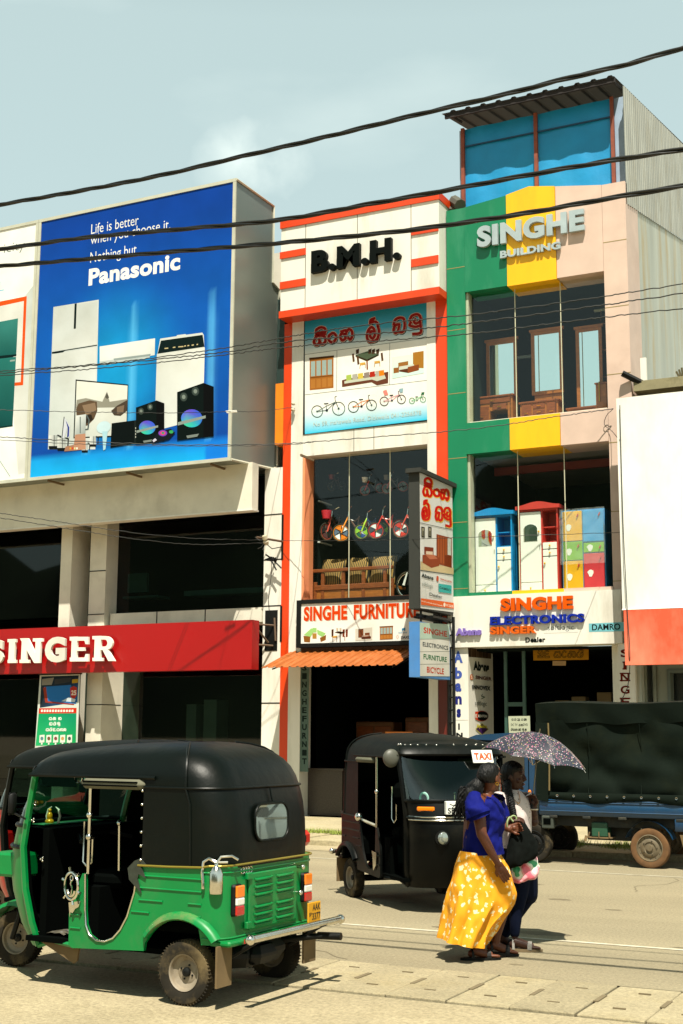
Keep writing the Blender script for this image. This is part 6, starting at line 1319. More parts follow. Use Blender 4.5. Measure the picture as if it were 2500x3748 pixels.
    mb = MB(); mb.tube(nose(1.10, 1.47, .555, 1.743), .016, 6); mb.tube(nose(1.505, 1.35, .58, 1.425), .03, 6); mb.build('windscreen_frame', RUB if not front else TUKK, t, smooth=60)
    mb = MB(); mb.add([(1.3, .5, 1.075), (1.3, -.5, 1.075), (1.62, -.33, 1.075), (1.70, 0, 1.075), (1.62, .33, 1.075)], [(0, 1, 2, 3, 4)]); mb.prism([(1.28, .335), (1.34, .335), (1.34, 1.08), (1.28, 1.08)], -.5, .5, 'y'); mb.build('dashboard', INNER, t)
    mb = MB(); mb.tube([(1.15, .3, .98), (1.28, .18, 1.02), (1.28, -.18, 1.02), (1.15, -.3, .98)], .016, 6); mb.tube([(1.28, 0, 1.0), (1.5, 0, .5)], .03, 6); mb.build('handlebar', BLACKM, t)
    rings = []
    for i in range(11):
        a = radians(20+150*i/10); rings.append([(1.985+r_*cos(a), y_, .22+r_*sin(a)) for r_, y_ in ((.235, .095), (.262, .085), (.275, 0), (.262, -.085), (.235, -.095))])
    if True:
        mb = MB(); mb.tube(nose(.945, 1.49, .548, 1.807), .016, 6); mb.build('trim_band', RUB, t)
    MB().loft(rings, closed=False).build('mudguard', body, t, smooth=60)
    mb = MB(); mb.tube([(1.985, .075, .207), (1.88, .075, .5)], .02, 6); mb.tube([(1.985, -.075, .207), (1.88, -.075, .5)], .02, 6); mb.build('fork', BLACKM, t)
    for s in (-1, 1):
        if front:
            hl = MB().lathe([(.01, .06), (.07, .06), (.085, .0), (.075, -.1), (.01, -.13)], 20, M4.Translation(V((1.745, s*.27, .755))) @ M4.Rotation(pi/2, 4, 'Y') @ M4.Rotation(s*-.4, 4, 'X')).build('headlight', BLACKM, t, smooth=50)
            MB().ball((1.80, s*.282, .755), (.03, .062, .062), 14, 8).build('lens', mat('headlamp glass', '#9aa29a', .05, metal=.6, coat=1), hl, smooth=60)
            il = MB().bbox((-.03, -.09, -.022), (.03, .09, .022), .012, M4.Translation(V((1.655, s*.405, 1.03))) @ M4.Rotation(s*.62, 4, 'Z')).build('indicator', AMB, t)
        else:
            hl = MB().bbox((1.60, s*.33-.10, .71), (1.90, s*.33+.09, .885), .02).build('headlight', body, t); MB().bbox((1.90, s*.33-.085, .725), (1.925, s*.33+.075, .87), .015).build('lens', mat('headlamp glass', '#9aa29a', .05, metal=.6, coat=1), hl)
    if not simple:
        # side rods and their knobs
        mb = MB(); mb.tube([(.822, HW-.015, .80), (.822, HW-.01, 1.46)], .013, 8)
        for z in (1.2, 1.05): mb.ball((.822, HW-.01, z), .024, 10, 8)
        mb.build('grab_pole', CHROME, t, smooth=60)
        mb = MB(); mb.tube([(.77, .33, .78), (.78, .33, 1.12)], .011, 6); mb.ball((.78, .33, 1.13), .02, 8, 6); mb.tube([(1.0, .45, 1.14), (1.0, .45, .86), (.96, .45, .83), (.92, .45, .86), (.92, .45, 1.02)], .009, 6); mb.build('chrome_rail', CHROME, t, smooth=60)
        rl = MB(); rl.bbox((.33, HW-.06, 1.385), (.885, HW+.045, 1.455), .03); rl.build('rolled_curtain', GREY, t, smooth=60)
        mb = MB()
        for z in (1.41, 1.435): mb.tube([(.37, HW+.046, z), (.85, HW+.046, z)], .006, 5)
        mb.build('roll_strap', INNER, t)
        mb = MB()
        for i in range(6): mb.ball((.345, HW+.014, .92+i*.092), .011, 8, 6)
        mb.build('stud', CHROME, t, smooth=60)
        mb = MB()                                            # door edge trim with studs
        tr_ = [(.385, HW+.004, .80), (.40, HW+.004, .70), (.455, HW+.004, .54), (.51, HW+.004, .45), (.57, HW+.004, .39), (.64, HW+.004, .362), (.71, HW+.004, .362), (.775, HW+.004, .395), (.81, HW+.004, .46), (.822, HW+.004, .56), (.832, HW+.004, .80)]
        mb.tube(tr_, .009, 6); mb.build('door_trim', CHROME, t, smooth=60)
    return t
T3 = 'three-wheelers on the road'
G = tuk('green_three_wheeler', 'green three-wheeler with a black hood and chrome bumper, nearest to the camera', (-4.97, 8.26, 0), atan2(.045, -1), TUKG, RUB, T3, rich=True)
def gp(name, mb, mt, par=None, sm=50): return mb.build(name, mt, par or G, smooth=sm)
# chrome ornaments of the green one
mb = MB(); TS = M4.Translation(V((.925, .655, .715))) @ M4.Rotation(-.35, 4, 'Z') @ M4.Rotation(pi/2, 4, 'X')
mb.torus(.092, .0095, 28, 7, TS)
for i in range(6):
    a = i*pi/3+.3; mb.tube([TS @ V((.1*cos(a), .1*sin(a), 0)), TS @ V((.128*cos(a), .128*sin(a), 0))], [.009, .012], 6)
mb.torus(.018, .005, 12, 5, TS @ M4.Translation(V((0, .055, 0)))); mb.tube([TS @ V((0, .04, 0)), TS @ V((.012, .015, 0)), TS @ V((-.01, -.015, 0)), TS @ V((0, -.07, 0))], .006, 5)
mb.torus(.05, .009, 14, 6, TS @ M4.Translation(V((0, -.02, 0))), pi*1.05, pi*1.95); gp('wheel_ornament', mb, CHROME)
mb = MB(); mb.prism([(.965, .6), (.86, .615), (.875, .575), (.905, .56), (.925, .53), (.945, .535), (.95, .5)], .621, .632, 'y'); gp('wing_ornament', mb, CHROME, sm=None)
mb = MB(); mb.prism([(.345, .93), (.30, .89), (.345, .875), (.30, .80), (.36, .825), (.37, .79), (.335, .70), (.44, .785), (.455, .86), (.40, .91)], .624, .634, 'y'); gp('wing_badge', mb, mat('dark studded badge', '#2a3027', .5, var=.3, scale=30), sm=None)
mb = MB(); mb.lathe([(.001, 0), (.042, .0), (.046, .02), (.046, .13), (.032, .165), (.014, .18), (.014, .2), (.001, .2)], 16, M4.Translation(V((-.255, .60, .73)))); mb.tube([(-.255, .6, .93), (-.21, .62, .955), (-.17, .625, .93), (-.165, .63, .86), (-.18, .64, .80), (-.18, .64, .76)], .011, 6); mb.tube([(-.255, .6, .925), (-.275, .58, .965), (-.33, .53, .97), (-.36, .5, .945)], .009, 6); mb.tube([(-.255, .6, .93), (-.31, .55, .93)], .008, 6); gp('chrome_bottle', mb, CHROME)
mb = MB()
for i in range(4): mb.torus(.021, .0042, 16, 5, M4.Translation(V((-.312, .37-i*.031, .862))) @ M4.Rotation(pi/2, 4, 'Y'))
gp('ring_emblem', mb, CHROME)
pl = MB().bbox((-.382, -.565, .435), (-.37, -.385, .575), .006).build('number_plate', mat('yellow plate', '#c48c0a', .5, var=.06, dirt='#a07818', damt=.3), G)
pr = MB(); pr.col = hx('#1a1a12'); 
def ptext(par, s, y0, y1, z0, z1, x, c='#14160f', sgn=-1, name='lettering'):
    vs, fs = textgeo(s, .02); mb = MB(); mb.add([(x, y0+(y1-y0)*u, z0+(z1-z0)*w) for u, w in vs], fs); return mb.build(name, mat('ink '+c, c, .6), par)
ptext(pl, 'AAK', -.445, -.555, .515, .562, -.3835); ptext(pl, '3377', -.44, -.557, .45, .5, -.3835); ptext(pl, 'SP', -.398, -.432, .48, .505, -.3835)
mb = MB(); rf = random.Random(3)
fm = MB()
for i in range(15):
    rows = []
fm.add([(x_, y_, .345+rf.uniform(0, .02)) for x_ in [1.0+.04*i for i in range(11)] for y_ in [-.05+.06*j for j in range(10)]], [(i*10+j, i*10+j+1, (i+1)*10+j+1, (i+1)*10+j) for i in range(10) for j in range(9)])
gp('floor_mat', fm, mat('striped rag mat', '#4a4638', .95, var=.8, scale=14, dirt='#9aa0a8', dscale=9, damt=.8), sm=60)
mb = MB(); mb.prism([(1.32, .30), (1.0, .17), (.97, .19), (.95, .30)], .50, .515, 'y'); gp('side_flap', mb, RUSTY, sm=None)
mb = MB(); mb.ball((1.62, .12, 1.10), (.035, .035, .025), 10, 6); mb.ball((1.62, .12, 1.14), (.022, .024, .035), 10, 6); mb.ball((1.62, .12, 1.185), .015, 8, 6); bud = gp('gold_figurine', mb, mat('gold paint', '#d8940c', .3, metal=.3))
mb = MB()
for s in (-1, 1): mb.tube([(1.60+s*.05, .1, 1.09), (1.60+s*.065, .1, 1.14), (1.6+s*.05, .1, 1.19), (1.6+s*.02, .1, 1.21)], [.011, .01, .008, .003], 6)
gp('tusk_ornament', mb, mat('ivory white', '#e0d8bc', .4))
mb = MB(); mb.bbox((1.52, -.4, 1.08), (1.68, .25, 1.09), .004); gp('dash_cloth', mb, mat('green shiny cloth', '#2a7a44', .3, var=.5, scale=9))
mb = MB(); mb.tube([(2.05, .2, .45), (2.2, .22, .47), (2.24, .2, .55), (2.2, .17, .58), (2.15, .17, .55)], .012, 6); mb.tube([(2.0, .22, .36), (2.22, .24, .38)], .016, 6); mb.ball((2.2, .2, .43), .03, 8, 6); gp('front_guard', mb, CHROME)
mb = MB(); mb.tube([(1.42, .6, 1.15), (1.5, .66, 1.2)], .008, 5); mb.bbox((1.48, .62, 1.18), (1.52, .70, 1.34), .02); gp('side_mirror', mb, BLACKM)
for zz in (1.08, 1.26, 1.37):
    pass
mb = MB()
for x_, z_ in ((1.395, 1.37), (1.39, 1.26), (1.40, 1.14), (1.30, .87)):
    for a in range(3): mb.ball((x_+.012*cos(a*2.1), .545, z_+.012*sin(a*2.1)), .009, 7, 5)
gp('chrome_stud', mb, CHROME)
mb = MB(); mb.torus(.035, .004, 16, 5, M4.Translation(V((1.2, .3, 1.44))) @ M4.Rotation(pi/2, 4, 'X')); gp('hanging_ring', mb, CHROME)

B = tuk('black_three_wheeler', 'black taxi three-wheeler turning on the road with its windscreen towards the camera', (-6.20, 13.86, 0), radians(-43), TUKK, RUBM, T3, front=True)
def bp(name, mb, mt, par=None, sm=50): return mb.build(name, mt, par or B, smooth=sm)
def nosept(f, z, xs, ws, xn): a = pi/2*(1-abs(f)); return V((xs+(xn-xs)*sin(a)**1.15, (1 if f > 0 else -1)*ws*cos(a)**.75, z))
mb = MB()
for z, dz in ((.955, 0), (.925, 0)): mb.tube([nosept(f/10, z, 1.49, .545, 1.835) for f in range(-10, 11) if abs(f) < 10], .007, 6)
bp('chrome_strip', mb, CHROME)
tb = MB().bbox((-.006, -.125, -.005), (.006, .125, .13), .003, M4.Translation(V((1.535, .30, 1.485))) @ M4.Rotation(.12, 4, 'Z') @ M4.Rotation(-.3, 4, 'Y')).build('taxi_board', mat('white plastic', '#dddcd2', .4, var=.03), B)
vs, fs = textgeo('TAXI', .05); mb = MB(); TT = M4.Translation(V((1.535, .30, 1.485))) @ M4.Rotation(.12, 4, 'Z') @ M4.Rotation(-.3, 4, 'Y'); mb.add([TT @ V((.0075, -.105+.21*u, .025+.075*w)) for u, w in vs], fs); mb.build('lettering', mat('ink #d84818', '#d84818', .6), tb)
fp = MB().bbox((1.80, -.27, .985), (1.847, .03, 1.105), .004).build('number_plate', mat('white plate', '#d8d8d0', .5, var=.05), B)
ptext(fp, 'SP', -.255, -.175, .995, 1.05, 1.8485); ptext(fp, 'AAI', -.15, .02, 1.005, 1.09, 1.8485)
mb = MB(); mb.ball((1.36, -.66, 1.46), (.05, .09, .09), 14, 10); mb.tube([(1.40, -.6, 1.50), (1.36, -.66, 1.46)], .01, 5); bp('round_mirror', mb, mat('grey mirror back', '#4c4c42', .5))
mb = MB()
for i in range(15):
    f = -.93+i*.133; p = nosept(f if abs(f) > .01 else .01, 1.59, 1.29, .555, 1.40); mb.ball(p, .011, 7, 5)
bp('hood_stud', mb, CHROME)
mb = MB(); mb.loft([[tuple(nosept(f/10 if f else .001, z, xs, ws, xn)) for f in range(-9, 10)] for z, xs, ws, xn in ((1.50, 1.40, .585, 1.50), (1.56, 1.36, .58, 1.47), (1.60, 1.25, .54, 1.38))], closed=False); bp('hood_lip', mb, RUB, sm=60)
mb = MB(); mb.torus(.045, .012, 18, 6, M4.Translation(V((1.62, -.41, 1.12))) @ M4.Rotation(-.9, 4, 'Z') @ M4.Rotation(pi/2, 4, 'Y')); bp('round_sticker', mb, mat('pale ring', '#7fa89c', .5))
mb = MB(); mb.prism([(.775, .56), (.90, .55), (.89, .42), (.82, .36), (.80, .50)], -.64, -.63, 'y'); bp('steel_plate', mb, CHROME, sm=None)
mb = MB(); mb.tube([(.33, -.6, .86), (.8, -.6, .82)], .018, 6); mb.ball((.33, -.61, .88), .05, 10, 8); bp('arm_rail', mb, CHROME)
# the black one is seen from its own right: rods and window roll are mirrored there
mb = MB(); mb.tube([(.822, -.6, .80), (.822, -.6, 1.46)], .013, 8); mb.ball((.822, -.6, 1.15), .024, 10, 8); mb.tube([(1.0, -.5, 1.2), (1.0, -.5, .9), (1.06, -.5, .86), (1.12, -.5, .9), (1.12, -.5, 1.05)], .008, 6); bp('grab_pole', mb, CHROME)
mb = MB(); mb.bbox((.30, -.655, 1.40), (.80, -.58, 1.455), .025); bp('rolled_curtain', mb, GREY)

for o in B.children_recursive:                    # its hood stands a little taller than the green one's
    if o.name.split('.')[0] in ('taxi_board', 'lettering'): continue
    for v in o.data.vertices:
        q = min(1, max(0, (v.co.z-1.0)/.47)); v.co.z += .07*q*q*(3-2*q)
    o.data.update()
RT3 = tuk('red_three_wheeler', 'red three-wheeler with a black hood, mostly hidden behind the green one', (-6.57, 9.9, 0), atan2(.03, -1), TUKR, RUBM, T3, simple=True)
# ================================================================== truck, cars
TB_ = mat('blue truck paint', '#083757', .42, var=.15, scale=3, dirt='#233a48', dscale=4, damt=.5, coat=.3)
def fabric(name, col, dirt):
    return mat(name, col, .85, spec=.08, var=.15, scale=2, dirt=dirt, dscale=1.6, damt=.4, bump=.3, bscale=5)
TARP = fabric('dark green tarpaulin', '#0e1610', '#232719')
TK = thing('small_truck', 'small blue pickup truck with a dark green tarpaulin canopy parked at the far kerb', 'truck', (-5.95, 18.1, 0))
L_ = 2.75; W_ = 1.45
mb = MB(); NX_ = 44; NZ_ = 22; rows = []
rt = random.Random(21)
def tarpy(x, z):      # sag and wrinkles of the side sheet
    u = x/L_; v = (z-.9)/1.05
    s = .03*sin(pi*min(1, max(0, v)))*sin(pi*u*1.7)**2
    s += .022*sin(14*u+9*v)+.010*sin(31*u-12*v)+.014*sin(22*v+6*u*u)*(1-v)+.05*max(0, sin(11*(u-.5*v)+.5))**6*(1-v)+.03*max(0, sin(17*(u+.35*v)))**6*(1-v)
    return s
for j in range(NZ_+1):
    v = j/NZ_; z = .94+1.03*v
    rows.append([(L_*i/NX_, .02+tarpy(L_*i/NX_, z), z+(.02*sin(i*.35) if j == 0 else 0)) for i in range(NX_+1)])
mb.loft(rows, closed=False); mb.build('tarpaulin', TARP, TK, smooth=70)
mb = MB(); rows = []
for j in range(7):
    v = j/6; rows.append([(L_*i/NX_-.02, -.035+.03*(1-v)+.02*sin(i*.5+2*v)*(1-v), 1.93+.27*v+.012*sin(i*.23)+.012*sin(i*.6)*(1-v)) for i in range(NX_+1)])
for j in range(6): rows.append([(L_*i/NX_-.02, W_*(j+1)/6-.0, 2.2+.04*sin(pi*(j+1)/6)+.012*sin(i*.23)+(-.02 if j == 5 else 0)) for i in range(NX_+1)])
mb.loft(rows, closed=False); mb.build('tarpaulin_top', TARP, TK, smooth=70)
mb = MB(); rows = []
for j in range(5): rows.append([(L_*i/NX_-.01, -.015-.02*sin(pi*j/4)+.008*sin(i*.8), .86+.03*j+.025*sin(i*.31+.6)*(j < 3)) for i in range(NX_+1)])
mb.loft(rows, closed=False); mb.build('tarpaulin_hem', TARP, TK, smooth=70)
mb = MB(); mb.loft([[(-.02, y, .9), (.0, y-.0, .9)] if 0 else [(-.03, -.03, .87), (.14, -.035, .85), (.16, -.03, .98), (.15, -.02, 1.4), (.15, -.0, 1.94), (-.03, 0, 1.94)], [(-.03, W_, .87), (.14, W_, .85), (.16, W_, .98), (.15, W_, 1.4), (.15, W_, 1.94), (-.03, W_, 1.94)]], True, True); mb.build('tarpaulin_front', TARP, TK)
mb = MB(); mb.tube([(.17, -.05, 1.0), (.18, -.045, 1.5), (.17, -.04, 1.93)], .012, 6); mb.build('lashing', mat('old rope', '#6a5a34', .9), TK)
for i in range(11):                                   # eyelets of the hem and the rope laced through them
    x = .28+i*.235; mb = MB(); mb.torus(.014, .005, 12, 5, M4.Translation(V((x, -.045, .935))) @ M4.Rotation(pi/2, 4, 'X')); mb.build('eyelet', CHROME, TK)
mb = MB()
for x in (.72, 1.45, 2.15): mb.tube([(x, -.02-.0, 1.92), (x+.01, .045, 1.5), (x-.01, .04, 1.1), (x, -.03, .96)], .006, 5)
mb.build('tarpaulin_seam', TARP, TK)
mb = MB(); mb.box((0, W_-.02, .9), (L_, W_, 2.1)); mb.box((0, .1, .86), (L_, W_, .9)); mb.build('load_bed', INNER, TK)
mb = MB(); mb.bbox((.0, .0, .665), (L_, .05, .875), .012)
for z in (.845, .725): mb.tube([(.02, -.004, z), (L_, -.004, z)], .009, 6)
mb.bbox((.0, -.012, .855), (L_, .05, .885), .01); mb.build('side_board', TB_, TK, smooth=40)
mb = MB(); mb.box((.02, .12, .52), (L_, .2, .66)); mb.box((.02, W_-.25, .45), (L_, W_-.15, .66)); mb.box((.6, .3, .33), (1.2, .9, .52))
for x in (.15, .62, 1.12, 1.9): mb.bbox((x, -.008, .63), (x+.11, .14, .668), .006)
mb.build('chassis', mat('greasy chassis', '#1a1d18', .8, var=.4, scale=8, dirt='#5a5138', dscale=5, damt=.4), TK)
mb = MB(); mb.bbox((.03, .0, .48), (.20, .1, .655), .012); mb.build('step_bracket', mat('grey bracket', '#363c34', .6), TK)
MB().box((.06, -.006, .535), (.165, -.001, .62)).build('bracket_recess', INNER, TK)
mb = MB(); mb.bbox((.72, .08, .39), (.94, .3, .58), .01); bx_ = mb.build('battery_box', mat('green battery', '#1f4a34', .5), TK); mb = MB(); mb.box((.66, .05, .37), (1.0, .32, .385)); mb.tube([(.68, .05, .38), (.70, .05, .45)], .012, 5); mb.tube([(.98, .05, .38), (.97, .05, .45)], .012, 5); mb.tube([(.83, .05, .38), (.83, .05, .46)], .008, 5); mb.tube([(.64, .04, .33), (.65, .06, .40)], .018, 6); mb.build('battery_tray', RUSTY, TK)
mb = MB()
for x, w in ((.42, .05), (.50, .03), (.62, .04), (.78, .14), (1.02, .1), (1.22, .24)): mb.box((x, 1.2, .51), (x+w, 1.23, .60))
mb.build('crossmember', mat('light crate slat', '#a3854a', .8), TK)
RIMT = mat('dusty steel rim', '#6f644f', .55, metal=.3, var=.25, scale=10, dirt='#6a5230', dscale=6, damt=.7); TYD = mat('muddy tyre', '#664829', .95, var=.25, scale=10, dirt='#4a3a28', dscale=7, damt=.6)
def cwheel(par, x, y, r, w, tm, rm, n=12):
    T = M4.Translation(V((x, y, r))) @ M4.Rotation(pi/2, 4, 'X'); h = w/2
    wh = MB().lathe([(r*.66, -h*.8), (r*.82, -h), (r*.95, -h*.85), (r, -h*.4), (r, h*.4), (r*.95, h*.85), (r*.82, h), (r*.66, h*.8)], 44, T).build('wheel', tm, par, smooth=50)
    for s in (-1, 1):
        mb = MB(); mb.lathe([(r*.67, s*h*.84), (r*.63, s*h*.88), (r*.60, s*h*.5), (r*.50, s*h*.45), (r*.44, s*h*.62), (r*.30, s*h*.66), (r*.26, s*h*.5), (r*.16, s*h*.55), (r*.15, s*h*.9), (.003, s*h*.9)], 36, T); rm_ = mb.build('rim', rm, wh, smooth=35)
        mb = MB()
        for i in range(n): a = 2*pi*i/n; mb.lathe([(r*.028, s*h*.47), (r*.028, s*h*.50), (.001, s*h*.50)], 7, T @ M4.Translation(V((r*.545*cos(a), r*.545*sin(a), 0))))
        for i in range(5): a = 2*pi*i/5; mb.lathe([(r*.032, s*h*.6), (r*.03, s*h*.78), (.001, s*h*.78)], 6, T @ M4.Translation(V((r*.36*cos(a), r*.36*sin(a), 0))))
        mb.build('wheel_nut', mat('dark nut', '#2a241a', .6), rm_)
    return wh
cwheel(TK, 1.52, .12, .268, .15, TYD, RIMT); cwheel(TK, 1.52, W_-.12, .268, .15, TYD, RIMT); cwheel(TK, -.12, .12, .268, .15, TYRE, BLACKM); cwheel(TK, -.12, W_-.12, .268, .15, TYRE, BLACKM)
mb = MB(); rg_ = [(1.52+.34*cos(radians(a)), .268+.36*sin(radians(a))) for a in range(20, 161, 14)]
mb.loft([[(p[0], .02, p[1]) for p in rg_], [(p[0], .3, p[1]) for p in rg_]], closed=False); mb.bbox((1.88, 0, .5), (L_, .04, .665), .01); mb.build('rear_wing', TB_, TK, smooth=50)
mb = MB(); mb.prism([(1.94, .46), (2.0, .46), (2.06, .22), (2.0, .2)], .02, .2, 'y'); mb.build('mud_flap', RUSTY, TK)
# cab
cab = [(-.05, .45), (-.05, 1.62), (-.16, 1.74), (-.45, 1.79), (-.95, 1.76), (-1.22, 1.66), (-1.62, 1.0), (-1.70, .85), (-1.70, .42), (-.42, .42), (-.36, .58), (-.22, .64), (-.1, .60)]
mb = MB(); mb.prism(cab, .06, W_-.04, 'y'); cb = mb.build('cab', TB_, TK)
MB().prism([(-.22, 1.12), (-.22, 1.56), (-.95, 1.58), (-1.14, 1.5), (-1.36, 1.12)], .052, .062, 'y').build('side_window', mat('dark vehicle glass', '#0c1413', .05, coat=1, var=.05), cb)
MB().prism([(-1.24, 1.62), (-1.26, 1.625), (-1.58, 1.06), (-1.56, 1.05)], .14, W_-.12, 'y').build('windscreen', mat('dark vehicle glass', '#0c1413', .05), cb)
mb = MB(); mb.prism([(-.16, .66), (-.155, 1.6), (-.165, 1.6), (-.17, .66)], .054, .06, 'y'); mb.tube([(-.20, .052, 1.66), (-1.0, .052, 1.68), (-1.20, .052, 1.58)], .012, 5); mb.build('door_seam', INNER, cb)
p_ = at(*fr(1550, 2650, 2.24)(865, 560), 18.1); MB().ball((p_.x+5.95, .03, p_.z), (.025, .02, .035), 10, 6).build('marker_lamp', AMB, TK, smooth=60)
mb = MB(); mb.tube([(-.02, .02, .9), (-.01, 0, 1.7)], .014, 6); mb.build('cab_rod', BLACKM, TK)

def hatchback(name, label, loc, rz, paint, group, plate=None, L=3.55, W=1.5, H=1.46):
    t = thing(name, label, 'car', loc, rz, group); w = W/2
    # stations: x, floor z, belt z, roof z, half width at belt, half width at roof
    S = [(-.04*L, .34, .60, .60, .62, .55), (-.0, .30, .86, .86, .90, .80), (.04*L, .26, .93, 1.10, .97, .80), (.10*L, .24, .94, 1.36, 1.0, .80), (.2*L, .22, .945, H-.02, 1, .80), (.35*L, .22, .94, H, 1, .80), (.5*L, .22, .93, H-.01, 1, .80), (.60*L, .22, .925, H-.08, 1, .80), (.685*L, .22, .92, 1.16, 1, .84), (.745*L, .22, .93, .95, 1, .9), (.85*L, .23, .88, .89, .98, .86), (.94*L, .26, .76, .77, .92, .78), (.98*L, .32, .60, .60, .8, .66)]
    rings = []
    for x, zf, zb_, zr_, wb, wr in S:
        b_ = w*wb; r_ = w*wr; tum = (zr_-zb_)
        half = [(b_*.86, zf), (b_*.98, zf+.10), (b_*1.0, (zf+zb_)/2+.05), (b_*.985, zb_-.05), (b_*.96, zb_), (b_*.96+(r_-b_*.96)*.5, zb_+tum*.5), (r_*1.0, zb_+tum*.86), (r_*.9, zb_+tum*.96), (r_*.5, zr_+.015*(tum > .1)), (0, zr_+.02*(tum > .1))]
        rings.append([(x, y, z) for y, z in half]+[(x, -y, z) for y, z in reversed(half[:-1])])
    body_ = MB().loft(rings, closed=False); n = len(rings[0])
    body_.add(rings[0], [tuple(range(n))]); body_.add(rings[-1], [tuple(range(n-1, -1, -1))]); body_.add([p for r in rings for p in (r[0], r[-1])], [(2*i, 2*i+2, 2*i+3, 2*i+1) for i in range(len(rings)-1)])
    bo = body_.build('body', paint, t, smooth=38)
    GL = mat('dark vehicle glass', '#0c1413', .05)
    def wp(s, x, z, o=.006):
        for i in range(len(S)-1):
            if S[i][0] <= x <= S[i+1][0]:
                f = (x-S[i][0])/(S[i+1][0]-S[i][0]); a = [S[i][k]+(S[i+1][k]-S[i][k])*f for k in range(6)]; break
        y = w*a[4]*.96+(w*a[5]-w*a[4]*.96)*min(1, max(0, (z-a[2])/max(.05, (a[3]-a[2])*.86))); return (x, s*(y+o), z)
    for s in (-1, 1):
        for pts in (((.13, .98), (.16, 1.30), (.355, 1.36), (.36, .975)), ((.385, .975), (.38, 1.36), (.56, 1.33), (.62, 1.22), (.70, .97))):
            MB().add([wp(s, u*L, z) for u, z in pts], [(0, 1, 2, 3, 4)[:len(pts)]]).build('side_window', GL, bo)
        mb = MB()
        for u in (.125, .372, .705): mb.tube([(u*L+(0 if u < .7 else (.0)), s*(w*1.001), .93 if u != .125 else .9), (u*L-.01, s*(w*1.003), .6), (u*L-.02, s*w*.985, .34)], .006, 5)
        mb.build('door_seam', BLACKM, bo)
        mb = MB(); mb.tube([wp(s, u*L, .965, .01) for u in (.13, .3, .5, .69)], .012, 5); mb.build('window_strip', CHROME, bo)
        mb = MB()
        for u in (.33, .17): mb.bbox((u*L-.09, s*w-.015, .80), (u*L+.05, s*w+.02, .83), .008)
        mb.build('door_handle', paint, bo)
        mb = MB(); mb.ball((.79*L, s*w*.995, .70), (.045, .012, .022), 8, 6); mb.build('indicator', AMB, bo)
        mb = MB(); mb.bbox((.655*L, s*(w+.01) if s > 0 else s*(w+.15), .98), (.69*L, s*(w+.15) if s > 0 else s*(w+.01), 1.10), .02); mb.build('wing_mirror', BLACKM, bo)
        tl = MB().bbox((-.035, min(s*w*.55, s*w*.88), .60), (.06, max(s*w*.55, s*w*.88), .93), .02).build('tail_light', REDL, t)
        MB().bbox((-.042, min(s*w*.6, s*w*.87), .62), (-.033, max(s*w*.6, s*w*.87), .74), .004).build('lens', AMB, tl)
        for u in (.16, .83):
            mb = MB(); mb.cyl((u*L, s*(w*.80), .29), (u*L, s*(w*1.002), .29), .325, 28); mb.build('wheel_well', INNER, t); cwheel(t, u*L, s*w*.93, .28, .16, TYRE, RIMT)
    MB().add([(.005*L+.0, -w*.66, .965), (.005*L, w*.66, .965), (.085*L, w*.62, 1.30), (.085*L, -w*.62, 1.30)], [(0, 1, 2, 3)]).build('rear_window', GL, bo)
    bp_ = MB().bbox((-.06*L, -w*.93, .30), (.03*L, w*.93, .50), .05).build('bumper', paint, t); MB().bbox((-.064*L, -w*.7, .36), (-.06*L, w*.7, .44), .01).build('bumper_strip', BLACKM, bp_)
    if plate:
        pl = MB().bbox((-.05, -w*.86, .52), (-.042, -w*.30, .62), .004).build('number_plate', mat('white plate', '#d8d8d0', .5), t); ptext(pl, plate, -w*.34, -w*.82, .535, .605, -.0515)
    return t
hatchback('red_car', 'red hatchback seen at its tail behind the green three-wheeler', (-8.62, 15.25, 0), pi, mat('red car paint', '#b81c0c', .3, var=.1, dirt='#8a4a2a', damt=.3, coat=.5), 'cars on the far lane', '48-7120')
hatchback('silver_car', 'silver hatchback on the far lane, mirrored in the rear window of the green three-wheeler', (-2.72, 15.05, 0), 0, mat('silver car paint', '#a9b0ac', .3, metal=.35, var=.05, coat=.5), 'cars on the far lane')
# ================================================================== the two women, umbrella and bags
KA = fr(1550, 2650, 2.24); PRZ = atan2(cos(YAW)*0+sin(YAW), cos(YAW)); PRZ = YAW
class Fig:
    def __init__(s, org): s.o = org; s.u = V((cos(PRZ), sin(PRZ), 0)); s.w = V((-sin(PRZ), cos(PRZ), 0))
    def P(s, cx, cy, w=0.):
        """local (right, away, up) of a crop pixel on the upright plane w metres behind the figure's middle"""
        q = KA(cx, cy); d = ray(*q); c = CAM-s.o; t = (w-c.dot(s.w))/d.dot(s.w); p = c+d*t
        return V((p.dot(s.u), w, p.z+s.o.z))
def evalmods(o):
    dg = bpy.context.evaluated_depsgraph_get(); me = bpy.data.meshes.new_from_object(o.evaluated_get(dg)); o.modifiers.clear(); old = o.data; o.data = me; bpy.data.meshes.remove(old)
    me.polygons.foreach_set('use_smooth', [True]*len(me.polygons)); return o
def fuse(mb, name, mt, parent, vox=.006, it=3):
    """weld overlapping limbs into one continuous skin"""
    o = mb.build(name, mt, parent); r = o.modifiers.new('r', 'REMESH'); r.mode = 'VOXEL'; r.voxel_size = vox
    m_ = o.modifiers.new('s', 'SMOOTH'); m_.factor = .5; m_.iterations = it
    o = evalmods(o); o.name = name; o.data.materials.clear(); o.data.materials.append(mt); return o
def limb(mb, pts, rs, n=12):
    mb.tube(pts, rs, n)
    for p, r in zip(pts, rs): mb.ball(p, r*1.0, n, 8)
